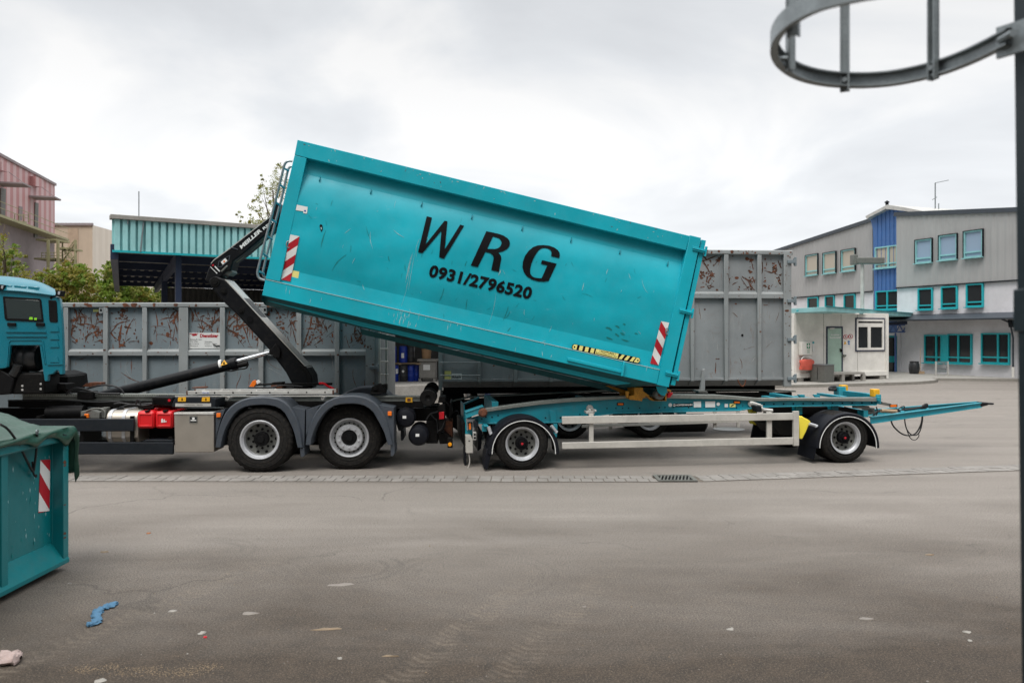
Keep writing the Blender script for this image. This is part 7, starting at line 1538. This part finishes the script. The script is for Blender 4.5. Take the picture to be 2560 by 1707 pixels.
for i, (x0, x1, y0, y1) in enumerate(((1108, 1224, 757, 925), (1290, 1418, 742, 915), (1486, 1621, 722, 902))): window(BP, x0, x1, y0, y1, off_=-.045)
for x0, x1, y0, y1 in ((244, 326, 828, 960), (380, 452, 815, 960), (528, 615, 805, 960)): window(LW, x0, x1, y0, y1, off_=-.045)
window(BP, 1158, 1298, 1118, 1335, (.68,), off_=-.045); window(BP, 1340, 1532, 1112, 1340, (.45,), off_=-.045); window(BP, 1604, 1828, 1105, 1340, (.6,), off_=-.045)
u0, v0 = cm(1298, 1118)[0]; u1, v1 = cm(1340, 1338)[0]; mb = MB(); mb.ext(BP.rect(u0, u1, v0, v1, -.03), bn * .07); mb.build('window_panel', 'teal_trim', adm)
# blue stair bay between the wings
bay = cm(727, 200, 858, 132, 1006, 150, 1006, 182, 950, 250, 952, 1100, 775, 1100, 760, 300, 745, 232)
mb = MB(); mb.prism(MP, bay, .25, 7); bb = mb.build('stair_bay', 'blueclad', adm)
mb = MB()
for k in range(6):
    x = 790 + k * 32; y = lerp(168, 132, min(1, max(0, (x - 790) / 68))) if x < 858 else lerp(132, 150, (x - 858) / 148)
    mb.prism(MP, cm(x, y + 4, x + 3, y + 4, x + 5, 770, x + 2, 770), .22, .26)
mb.build('seam', 'blueclad', bb)
mb = MB(); mb.prism(MP, cm(700, 190, 838, 118, 868, 100, 1010, 122, 1240, 168, 1250, 185, 1006, 150, 858, 133, 727, 200, 712, 215), -.1, 6); mb.build('roof', 'alu', bb)
mb = MB(); q = MP.pt(*cm(870, 100)[0], 1.0); mb.cyl(q - Vector((0, 0, .2)), q + Vector((0, 0, .12)), .09); mb.lathe(q + Vector((0, 0, .12)), (0, 0, 1), [(.14, 0), (.14, .04), (0, .14)], 12); mb.build('vent', 'guard_dark', bb)
u0, v0 = cm(770, 435)[0]; u1, v1 = cm(948, 600)[0]; 
window(MP, 772, 948, 436, 604, (.6,), 'teal_pale', off_=.16, glass='glass_cream'); window(MP, 778, 962, 778, 925, (.5,), off_=.16)
mb = MB(); mb.prism(MP, cm(965, 780, 775, 780, 775, 930, 780, 1440, 965, 1440), .27, .4); mb.build('bay_wall', 'render', bb)
# roof aerial
mb = MB(); q = BP.pt(*cm(1248, 175)[0], 4); t_ = BP.pt(*cm(1248, -70)[0], 4); mb.cyl(q, t_, .035, 6); mb.beam(t_, t_ + BP.d * .9, .03, .03); mb.beam(BP.pt(*cm(1225, 62)[0], 4), BP.pt(*cm(1262, 40)[0], 4), .03, .03); q = BP.pt(*cm(1275, 175)[0], 4); mb.cyl(q, BP.pt(*cm(1275, 90)[0], 4), .03, 6); mb.build('aerial', 'zinc', adm)
mb = MB(); q = BP.pt(*cm(1360, 168)[0], 3); mb.cyl(q - Vector((0, 0, .4)), q + Vector((0, 0, .15)), .12); mb.cyl(q - Vector((0, 0, .4)) + BP.d * .5, q + BP.d * .5 + Vector((0, 0, .1)), .1); mb.build('roof_vent', 'guard_dark', adm)
# pent roof over the ground floor, entrance
a0, a1 = BP.az(*cm(885, 1000)[0])[0] - .6, BP.az(*cm(1868, 950)[0])[0] + 6
z_a, z_b = BP.pt(*cm(1865, 940)[0], 0).z, BP.pt(*cm(1865, 992)[0], -.8).z
mb = MB(); mb.ext([BP.P(a0, z_a, .04), BP.P(a0, z_a - .05, .04), BP.P(a0, z_b, -.85), BP.P(a0, z_b + .06, -.85)], BP.d * (a1 - a0)); pr = mb.build('pent_roof', 'fender', adm)
mb = MB(); mb.tube([BP.P(a0, z_b + .03, -.92), BP.P(a1, z_b + .03, -.92)], .06, 10); x_ = BP.az(*cm(1858, 1200)[0], -.1)[0]; mb.tube([BP.P(x_, z_b, -.88), BP.P(x_, z_b - .25, -.1), BP.P(x_, .15, -.1)], .045, 8, 1); mb.build('downpipe', 'fender', pr)
mb = MB(); mb.cyl(BP.P(x_, .14, -.1), BP.P(x_, .65, -.1), .06, 10); mb.build('standpipe', 'white', pr)
EP = Pl(BP.pt(*cm(972, 1300)[0]).x, BP.pt(*cm(972, 1300)[0]).y, -20)
mb = MB(); mb.prism(EP, cm(878, 1125, 972, 1125, 972, 1420, 878, 1420), .3, .36); mb.mat(1).prism(EP, cm(884, 1140, 930, 1140, 930, 1285, 884, 1285), .27, .31); mb.prism(EP, cm(884, 1335, 930, 1335, 930, 1405, 884, 1405), .27, .31); mb.prism(EP, cm(950, 1140, 964, 1140, 964, 1410, 950, 1410), .27, .31); mb.build('entrance_door', ['teal_trim', 'glass_room'], adm)
mb = MB(); mb.prism(EP, cm(972, 1105, 1025, 1105, 1025, 1425, 972, 1425), .0, .6); mb.build('entrance_pier', 'render', adm)
mb = MB(); mb.prism(EP, cm(930, 1105, 944, 1105, 944, 1425, 930, 1425), -.2, -.1); mb.prism(EP, cm(870, 1096, 1245, 1078, 1245, 1090, 870, 1106), -.2, -.12); mb.prism(EP, cm(870, 1040, 1275, 1030, 1275, 1038, 870, 1050), -.2, -.12)
for k in range(7): x = 890 + k * 52; mb.beam(EP.pt(*cm(x, 1098)[0], -.16), EP.pt(*cm(x + 28, 1042)[0], -.16), .05, .05); mb.beam(EP.pt(*cm(x + 28, 1042)[0], -.16), EP.pt(*cm(x + 52, 1095)[0], -.16), .05, .05)
mb.build('entrance_truss', paint('blue_tube', (.06, .12, .32), .45, .15), adm)
mb = MB(); mb.prism(EP, cm(860, 1020, 1280, 1000, 1280, 1030, 860, 1042), -.3, 1.0); mb.build('entrance_soffit', 'navy', adm)
mb = MB(); mb.prism(BP, cm(1815, 1000, 1840, 1000, 1850, 1060, 1822, 1060), -.5, -.2); mb.build('wall_lamp', 'guard_dark', adm, bevel=.01)
# water butt, broom, rack and lamp by the building
q = gnd(*cm(1083, 1424)[0], .12); t = thing('water_butt', 'black plastic barrel beside the entrance of the office building', 'barrel', tuple(q)); mb = MB(); mb.lathe(q, (0, 0, 1), [(0, 0), (.20, 0), (.24, .06), (.265, .28), (.255, .5), (.22, .58), (.225, .6), (.225, .63)], 24); mb.build('body', 'drum_black', t); mb = MB(); mb.lathe(q + Vector((0, 0, .62)), (0, 0, 1), [(.235, 0), (.235, .025), (.18, .04), (0, .04)], 24); mb.build('lid', 'drum_black', t)
b0 = q + Vector((.26, -.12, .0)); t = thing('broom', 'broom leaning against the black barrel by the entrance', 'broom', tuple(b0)); mb = MB(); mb.cyl(b0 + Vector((0, 0, .12)), b0 + Vector((.04, .08, 1.35)), .014, 8); mb.build('handle', 'wood', t); mb = MB(); mb.box(b0 + Vector((0, 0, .07)), (.4, .09, .14)); mb.build('head', 'wood', t)
q = gnd(*cm(1300, 1440)[0], .12); t = thing('bin_rack', 'small grey metal rack standing in front of the turquoise window', 'rack', tuple(q)); mb = MB()
for dx in (-.30, .30): mb.box(q + Vector((dx, 0, .36)), (.07, .05, .72))
mb.build('post', 'alu', t); mb = MB()
for z in (.45, .55, .64, .70): mb.box(q + Vector((0, 0, z)), (.53, .04, .035))
mb.box(q + Vector((0, .05, .28)), (.5, .03, .22)); mb.build('shelf', 'zinc', t)
q = at_depth(*cm(676, 900)[0], 43.0); q.z = .12; t = thing('street_lamp', 'pale street lamp with a box head standing behind the office cabin', 'street lamp', tuple(q)); zt_ = at_depth(*cm(676, 550)[0], 43).z
mb = MB(); mb.tube([q, q + Vector((0, 0, 1.5)), Vector((q.x, q.y, zt_))], [.14, .11, .09], 12); mb.build('pole', 'alu', t); mb = MB(); p = at_depth(*cm(728, 540)[0], 43); mb.box(p, (1.5, .5, .34)); mb.box(p + Vector((-.8, 0, .06)), (.3, .42, .55)); mb.build('lamp_head', 'rim_dirty', t, bevel=.04)

# ------------------------------------------------------------------ turquoise skip with tarpaulin, left foreground
XF, XP = -4.24, -4.345
skip = thing('open_skip', 'turquoise skip covered by a green tarpaulin, red and white sticker on its side', 'skip', (-5.3, 6.0, 0))
mb = MB(); mb.box(((XP - 6.6) / 2, 5.55, .68), (XP + 6.6 - .0, 3.95, 1.16)); mb.build('body', 'teal_bin', skip, bevel=.01)
mb = MB(); mb.ext([Vector((XF + .02, 3.5, .06)), Vector((XF + .02, 3.5, .10)), Vector((XP, 3.5, .27)), Vector((XP - .3, 3.5, .27)), Vector((XP - .3, 3.5, .06))], Vector((0, 4.1, 0))); mb.build('bottom_rail', 'teal_bin', skip, bevel=.008)
mb = MB(); mb.box((XF - .04, 5.55, 1.28), (.14, 4.1, .12)); mb.box((-5.4, 7.55, 1.28), (2.3, .12, .12)); mb.build('top_rim', 'teal_bin', skip, bevel=.02)
mb = MB(); mb.box(((XF + XP) / 2 - .005, 7.555, .68), (XF - XP + .03, .09, 1.2)); mb.box(((XF + XP) / 2 - .06, 7.515, .68), (XF - XP - .06, .02, 1.1)); mb.build('corner_post', 'teal_bin', skip, bevel=.006)
for y in (6.66, 5.75, 4.84):
    mb = MB(); mb.box(((XF + XP) / 2 - .01, y, .68), (XF - XP + .02, .09, 1.16)); mb.box(((XF + XP) / 2 - .04, y + .07, .68), (.03, .05, 1.1)); mb.build('rib', 'teal_bin', skip, bevel=.006)
mb = MB(); rg = random.Random(4); 
for _ in range(60): 
    y, z = rg.uniform(6.75, 7.48), rg.uniform(.3, 1.15); s_ = rg.uniform(.004, .02); mb.mat(rg.choice((0, 1))).add([Vector((XP + .002 + rg.random() * .002, y + a * s_ * .4, z + b * s_ * 1.6)) for a, b in ((-1, 0), (.2, -1), (1, .1), (0, 1))], [[0, 1, 2, 3]])
for z, s_ in ((1.02, .05), (.99, .02), (.35, .03), (.31, .02), (.62, .012)): mb.mat(2).add([Vector((XF + .012, 7.53 + a * .03, z + b * s_ * .5)) for a, b in ((-1, .2), (.2, -1), (1, -.1), (0, 1))], [[0, 1, 2, 3]])
mb.build('paint_wear', ['teal_scuff', 'teal_scratch', 'rust'], skip, recalc=False)
skfn = lambda u, v: Vector((XP + .004, u, v))
hazard((7.33, 1.075), (7.49, 1.055), (7.475, .575), (7.30, .595), True, skip, skfn, None, slope=.37, c0=-.13, k=1)
# tarpaulin
T0 = Vector((-5.3, 6.0, 1.35))
nx, ny = 70, 90; rows = []
def tz(x, y):
    d = XF - x; base = 1.352 + .36 * min(1, max(0, d / 1.1)) ** .8
    e_ = max(0, (y - 7.15) / .5); base -= .30 * min(1, e_) ** 2
    wr = .030 * noise.noise(Vector((x * 2.6 + y * 1.1, y * 1.5 - x * 1.5, 1))) + .028 * abs(noise.noise(Vector((x * 5 + y * 2.0, y * 2.2 - x * 2.4, 4)))) + .016 * noise.noise(Vector((x * 9 - y * 6, y * 5, 2)))
    return max(base + wr * min(1, .5 + d * 2), 1.351)
for i in range(ny + 1):
    y = 3.6 + (7.62 - 3.6) * i / ny; row = []
    for j in range(nx + 1):
        x = -6.7 + (XF + .045 + 6.7) * j / nx; row.append(Vector((x, y, tz(x, y))))
    hang = .035 + .05 * (.5 + noise.noise(Vector((y * 2.2, 3, 0)))) + (.11 * math.exp(-((y - 7.5) / .12) ** 2)) + .06 * math.exp(-((y - 7.02) / .1) ** 2)
    for k in range(1, 7): row.append(Vector((XF + .045 + .010 * math.sin(k * .9 + y * 14) + .018 * math.sin(math.pi * k / 6), y, 1.351 - hang * k / 6)))
    rows.append(row)
ex = []
for k in range(1, 8): ex.append([p + Vector((.008 * math.sin(p.x * 9 + k), .02 + .012 * k * .3 + .015 * math.sin(p.x * 12), -(.045 + .02 * math.sin(p.x * 7)) * k)) if p.z > 1.2 else p + Vector((0, .02 + .004 * k, -.02 * k)) for p in rows[-1]])
mb = MB(); mb.loft(rows + ex)
tarp = paint('green_tarpaulin', (.014, .055, .034), .36, .2, (.06, .10, .08), 3)
o = mb.build('tarpaulin', tarp, loc=T0, angle=80); tag(o, 'wrinkled dark green tarpaulin stretched over the turquoise skip', 'tarpaulin')
sm = o.modifiers.new('thickness', 'SOLIDIFY'); sm.thickness = .006; sm.offset = 1
P_ = lambda u, v, x: Vector((x, x / ((u - CX) / F), CAM_H + (HY - v) / F * (x / ((u - CX) / F))))
ck = crop(0, 960, .38245); XS = XF + .06
mb = MB(); mb.tube([P_(*ck(0, 262)[0], XS), P_(*ck(45, 285)[0], XS), P_(*ck(90, 340)[0], XS + .0), P_(*ck(135, 415)[0], XS - .05), P_(*ck(215, 582)[0], XP + .03), P_(*ck(222, 560)[0], XP + .03), P_(*ck(240, 420)[0], XS - .07), P_(*ck(243, 315)[0], XS + .01)], .010, 8, 2); mb.tube([P_(*ck(212, 505)[0], XP + .02), P_(*ck(215, 580)[0], XP + .035), P_(*ck(238, 612)[0], XP + .03), P_(*ck(236, 590)[0], XP + .03)], .009, 6, 1); mb.build('bungee_cord', 'cable', o)
mb = MB(); p = P_(*ck(243, 312)[0], XS + .01); mb.tube([p + Vector((0, math.cos(a) * .018, math.sin(a) * .018)) for a in [2 * math.pi * k / 12 for k in range(13)]], .005, 6); mb.build('eyelet', 'zinc', o)
mb = MB(); mb.tube([P_(*ck(410, 330)[0], XS), P_(*ck(450, 340)[0], XS), P_(*ck(470, 350)[0], XS - .02), P_(*ck(478, 400)[0], XS - .1)], .009, 6, 1); mb.build('bungee_cord', 'cable', o)

# ------------------------------------------------------------------ rag and litter on the ground
c6 = crop(0, 1300, .54422); c6r = crop(1280, 1140, .54422)
def lump(name, lab, cat, path, r, m, seed, flatz=.55, amp=.5, group=None):
    rg_ = random.Random(seed); pts = []
    for i in range(len(path) - 1):
        for k in range(6): pts.append(path[i].lerp(path[i + 1], k / 6))
    pts.append(path[-1]); n_ = 14; rows = []
    for i, p in enumerate(pts):
        t = (pts[min(i + 1, len(pts) - 1)] - pts[max(0, i - 1)]).normalized(); sd = t.cross(Vector((0, 0, 1))).normalized(); rr = r * (.35 if i in (0, len(pts) - 1) else 1) * (1 + amp * noise.noise(Vector((i * .45, seed, 0))))
        row = []
        for k in range(n_ + 1):
            a = 2 * math.pi * (k % n_) / n_; q = rr * (1 + amp * noise.noise(Vector((i * .7, math.cos(a) * 1.5 + seed, math.sin(a) * 1.5)))); row.append(Vector((p.x + sd.x * q * math.cos(a), p.y + sd.y * q * math.cos(a), max(.003, r * flatz * .8 + q * flatz * math.sin(a)))))
        rows.append(row)
    mb = MB(); mb.loft(rows); o = mb.build(name, m, loc=path[0], angle=50); return tag(o, lab, cat, group)
M['blue_cloth'] = paint('blue_cloth', (.055, .14, .23), .9, .5, (.05, .12, .2), 14)
lump('rag', 'crumpled blue rag lying on the asphalt in front of the turquoise skip', 'rag', [gnd(*c6(*p)[0]) for p in ((396, 488), (430, 482), (452, 462), (440, 440), (462, 415), (500, 402), (538, 384))], .034, 'blue_cloth', 3, .5, .75)
lump('rag', 'dirty pinkish white rag lying on the muddy asphalt', 'rag', [gnd(*c6(*p)[0]) for p in ((-20, 660), (20, 650), (60, 655), (95, 652))], .075, paint('pink_cloth', (.36, .28, .26), .9, .5, (.25, .15, .10), 10), 8, .5, .5)
M['paper'] = paint('dirty_paper', (.25, .235, .21), .8, .4, (.3, .26, .22), 10); M['stone'] = paint('pale_stone', (.19, .17, .15), .9, .4, (.2, .17, .14), 8); M['leaf_dry'] = paint('dry_leaf', (.24, .09, .035), .8, .3, (.1, .05, .02), 8); M['chip'] = paint('wood_chip', (.18, .135, .09), .9, .3, (.3, .2, .1), 8)
def scrap(name, lab, cat, u, v, w_, d_, rot, m, seed, h=.010):
    p = gnd(u, v); rg_ = random.Random(seed); mb = MB(); n_ = 9; ring = []; top = []
    for k in range(n_):
        a = 2 * math.pi * k / n_; q = rg_.uniform(.65, 1.15); x, y = w_ / 2 * math.cos(a) * q, d_ / 2 * math.sin(a) * q; x, y = x * math.cos(rot) - y * math.sin(rot), x * math.sin(rot) + y * math.cos(rot)
        ring.append(p + Vector((x, y, .002))); top.append(p + Vector((x * .8, y * .8, h * rg_.uniform(.3, 1.2))))
    mb.add(ring + top + [p + Vector((0, 0, h))], [[k, (k + 1) % n_, n_ + (k + 1) % n_, n_ + k] for k in range(n_)] + [[n_ + k, n_ + (k + 1) % n_, 2 * n_] for k in range(n_)])
    tag(mb.build(name, m, loc=p), lab, cat, 'litter on the asphalt')
for i, (nm, lab, cat, (x, y), w_, d_, rot, m, r_) in enumerate((
    ('paper_scrap', 'white paper scrap nearest the crumpled blue rag', 'paper scrap', (792, 418), .07, .06, .4, 'paper', 0),
    ('paper_scrap', 'crumpled white scrap with a red fleck beside it', 'paper scrap', (930, 518), .07, .07, .2, 'paper', 0),
    ('plastic_scrap', 'small red plastic fleck touching the crumpled white scrap', 'plastic scrap', (942, 538), .025, .04, .6, 'stick_red', 0),
    ('wood_splinter', 'large pale splintered piece of wood beside the tread marks', 'wood splinter', (1510, 500), .26, .05, .12, 'chip', 0),
    ('wood_splinter', 'short pale wood strip lying in the tread marks', 'wood splinter', (1797, 625), .14, .03, .1, 'chip', 0),
    ('flat_stone', 'long flat grey stone beside the tread marks', 'stone', (1570, 298), .24, .08, .1, 'stone', 0),
    ('flat_stone', 'oval flat grey stone between the blue rag and the tread marks', 'stone', (1147, 429), .15, .08, 0, 'stone', 0),
    ('paper_scrap', 'tiny white paper bit nearest the bottom of the turquoise skip', 'paper scrap', (318, 292), .05, .03, .2, 'paper', 0),
    ('dry_leaf', 'reddish brown dry leaf on the pale asphalt', 'leaf', (684, 60), .06, .10, .3, 'leaf_dry', 0),
    ('wood_splinter', 'brown twig piece on the asphalt close to the skip', 'wood splinter', (480, 146), .11, .06, 0, 'chip', 0),
    ('paper_scrap', 'white paper scrap beside the long sand streak', 'paper scrap', (460, 738), .09, .06, .1, 'paper', 0),
    ('paper_scrap', 'small white square of paper near the strip in the tread marks', 'paper scrap', (1560, 636), .04, .04, .1, 'paper', 0),
    ('flat_stone', 'pinkish flat stone on the open asphalt toward the ladder', 'stone', (1631, 748), .13, .08, 0, 'stone', 1),
    ('paper_scrap', 'white paper scrap alone on the open asphalt', 'paper scrap', (1004, 795), .07, .06, .2, 'paper', 1),
    ('flat_stone', 'small pale stone on the asphalt near the lone white scrap', 'stone', (332, 694), .05, .03, 0, 'stone', 1),
    ('plastic_scrap', 'bluish white plastic scrap near the ladder post', 'plastic scrap', (2090, 808), .06, .06, .6, 'paper', 1),
    ('plastic_scrap', 'white plastic bit just below the bluish scrap near the ladder post', 'plastic scrap', (2103, 848), .045, .04, .2, 'paper', 1),
    ('wood_splinter', 'cream wood chip on the asphalt beyond the bluish scrap', 'wood splinter', (1917, 453), .11, .05, .0, 'chip', 1))):
    u, v = (c6r if r_ else c6)(x, y)[0]; scrap(nm, lab, cat, u, v, w_, d_, rot, m, i)
# crumbs of grit, too many to count
rg = random.Random(77); mb = MB()
for _ in range(1700):
    y = 3.6 + 8.2 * rg.random() ** 1.7; x = rg.uniform(-.68, .68) * y; s_ = rg.uniform(.002, .007) * (1.8 if rg.random() < .06 else 1); mb.mat(rg.choice((0, 0, 0, 1, 1, 1, 1, 2)))
    a = rg.uniform(0, 3.1); c_, sn_ = math.cos(a) * s_, math.sin(a) * s_; k = rg.uniform(.4, .9)
    mb.add([(x + c_, y + sn_, .002), (x - sn_ * k, y + c_ * k, .002), (x - c_, y - sn_, .002), (x + sn_ * k, y - c_ * k, .002), (x, y, .002 + s_ * .7)], [[0, 1, 4], [1, 2, 4], [2, 3, 4], [3, 0, 4]])
sp_ = [gnd(*c6(*p)[0]) for p in ((345, 690), (430, 682), (560, 690), (700, 695), (820, 702), (900, 690), (1000, 665))]
for _ in range(900):     # a line of washed-up sand
    f_ = rg.random() * 5.999; p = sp_[int(f_)].lerp(sp_[int(f_) + 1], f_ % 1) + Vector((rg.gauss(0, .05), rg.gauss(0, .03) + .05 * math.sin(f_ * 5), 0)); s_ = rg.uniform(.002, .006); a = rg.uniform(0, 3.1); c_, sn_ = math.cos(a) * s_, math.sin(a) * s_; x, y = p.x, p.y
    mb.mat(1).add([(x + c_, y + sn_, .002), (x - sn_, y + c_, .002), (x - c_, y - sn_, .002), (x + sn_, y - c_, .002), (x, y, .002 + s_ * .6)], [[0, 1, 4], [1, 2, 4], [2, 3, 4], [3, 0, 4]])
stuff(mb.build('grit', ['stone', 'chip', 'paper']))

# ------------------------------------------------------------------ caged ladder close by on the right
HC = .80; ZH = CAM_H + HC
def hp(u, v, z=ZH): r = Vector(((u - CX) / F, 1, (HY - v) / F)); t = (z - CAM_H) / r.z; return Vector((r.x * t, t, z))
cH = crop(1900, 0, .44655)
cage = thing('caged_ladder', 'galvanised steel ladder with a round safety cage hoop and dark stile', 'caged ladder', (1.75, 2.05, 0))
hoop = [hp(*cH(*p)[0]) for p in ((1385, 205), (1250, 275), (1130, 330), (1010, 375), (880, 410), (740, 437), (600, 448), (480, 447), (350, 435), (240, 408), (165, 370), (110, 320), (85, 265), (88, 215), (110, 165), (150, 118), (215, 70), (300, 25), (400, -10))]
e_ = hoop[-1]; hoop += [e_ + Vector((.10, -.06, 0)), e_ + Vector((.24, -.08, 0)), e_ + Vector((.42, -.06, 0)), e_ + Vector((.62, .02, 0)), e_ + Vector((.78, .10, 0))]
pts = hoop
for _ in range(2):
    q = [pts[0]]
    for a, b in zip(pts, pts[1:]): q += [a * .75 + b * .25, a * .25 + b * .75]
    pts = q + [pts[-1]]
cen = sum(hoop[2:17], Vector()) / 15
mb = MB(); rows = []
for i, p in enumerate(pts):
    t = (pts[min(i + 1, len(pts) - 1)] - pts[max(i - 1, 0)]).normalized(); o_ = Vector((-t.y, t.x, 0)); o_ = -o_ if o_.dot(p - cen) < 0 else o_
    h = .024; rows.append([p + o_ * a + Vector((0, 0, b)) for a, b in ((.010, -h), (.014, -h), (.014, h), (.010, h), (-.006, h - .002), (-.006, h - .007), (.010, h - .006), (.010, -h + .006), (-.006, -h + .007), (-.006, -h + .002), (.010, -h))])
mb.loft(rows); mb.build('hoop', 'zinc', cage, angle=30)
for j, (x, y) in enumerate(((478, 460), (1000, 385), (132, 330), (172, 120))):
    p = hp(*cH(x, y)[0]); dirc = (cen - p); dirc.z = 0; dirc.normalize(); s_ = Vector((-dirc.y, dirc.x, 0)); q = p + dirc * .010
    mb = MB(); w_ = .014
    for a, b, c_, d_ in ((-w_, w_, 0, .005), (-w_, -w_ + .005, .0, .02), (w_ - .005, w_, .0, .02)): mb.ext([q + s_ * a + dirc * c_ + Vector((0, 0, -.035)), q + s_ * b + dirc * c_ + Vector((0, 0, -.035)), q + s_ * b + dirc * d_ + Vector((0, 0, -.035)), q + s_ * a + dirc * d_ + Vector((0, 0, -.035))], Vector((0, 0, 2.4)))
    mb.cyl(p + Vector((0, 0, .0)) + dirc * .03, p - dirc * .02, .008, 8); mb.build('cage_bar', 'zinc', cage)
mb = MB(); q = hoop[0]; mb.box(q + Vector((.03, .01, .0)), (.10, .012, .085), R(-60)); mb.cyl(q + Vector((-.0, -.025, 0)), q + Vector((.0, .03, 0)), .011, 8); mb.build('hoop_bracket', 'zinc', cage)
ux = lambda u, y: (u - CX) / F * y
y_ = hoop[0].y; 
xt = ux(2533, y_ + .05); xb = ux(2553, y_ + .05); zt_ = CAM_H + HY / F * y_; zb_ = CAM_H - (1707 - HY) / F * y_; slope = (xb - xt) / (zt_ - zb_)
def postx(z): return xt + (zt_ - z) * slope
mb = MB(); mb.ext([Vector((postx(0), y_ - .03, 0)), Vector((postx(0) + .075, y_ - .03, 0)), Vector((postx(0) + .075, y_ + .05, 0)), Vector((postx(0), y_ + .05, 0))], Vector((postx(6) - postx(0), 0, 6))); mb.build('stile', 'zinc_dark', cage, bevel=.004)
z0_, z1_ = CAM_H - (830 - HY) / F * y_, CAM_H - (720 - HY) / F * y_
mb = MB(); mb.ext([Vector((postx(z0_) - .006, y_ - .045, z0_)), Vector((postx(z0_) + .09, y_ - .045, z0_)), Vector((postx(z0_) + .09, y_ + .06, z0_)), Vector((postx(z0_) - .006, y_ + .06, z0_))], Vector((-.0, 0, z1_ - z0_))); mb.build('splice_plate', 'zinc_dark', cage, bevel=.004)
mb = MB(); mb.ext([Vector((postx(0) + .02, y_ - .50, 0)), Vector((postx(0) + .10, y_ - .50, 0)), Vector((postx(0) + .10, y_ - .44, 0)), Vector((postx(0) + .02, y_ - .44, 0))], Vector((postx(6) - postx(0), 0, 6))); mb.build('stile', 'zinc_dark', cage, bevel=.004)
for k in range(19):
    z = .3 + k * .29; mb = MB(); mb.cyl(Vector((postx(z) + .05, y_ - .44, z)), Vector((postx(z) + .05, y_ - .03, z)), .015, 8); mb.build('rung', 'zinc', cage)
zA, zB = CAM_H - (600 - HY) / F * y_, CAM_H - (378 - HY) / F * y_; xa = ux(2544, y_)
mb = MB(); mb.mat(0).ext([Vector((xa, y_ - .037, zA)), Vector((xa + .06, y_ - .037, zA)), Vector((xa + .06, y_ - .037, zB)), Vector((xa, y_ - .037, zB))], Vector((0, .004, 0)))
mb.mat(1).ext([Vector((xa + .006, y_ - .040, zB - .03)), Vector((xa + .05, y_ - .040, zB - .03)), Vector((xa + .05, y_ - .040, zB - .01)), Vector((xa + .006, y_ - .040, zB - .01))], Vector((0, .002, 0)))
for f_ in (.30, .45, .68): mb.mat(2).ext([Vector((xa + .008, y_ - .040, zB - (zB - zA) * f_ - .012)), Vector((xa + .05, y_ - .040, zB - (zB - zA) * f_ - .012)), Vector((xa + .05, y_ - .040, zB - (zB - zA) * f_)), Vector((xa + .008, y_ - .040, zB - (zB - zA) * f_))], Vector((0, .002, 0)))
mb.build('notice_plate', ['rim', flat('notice_green', (.02, .25, .08)), 'ink'], cage)
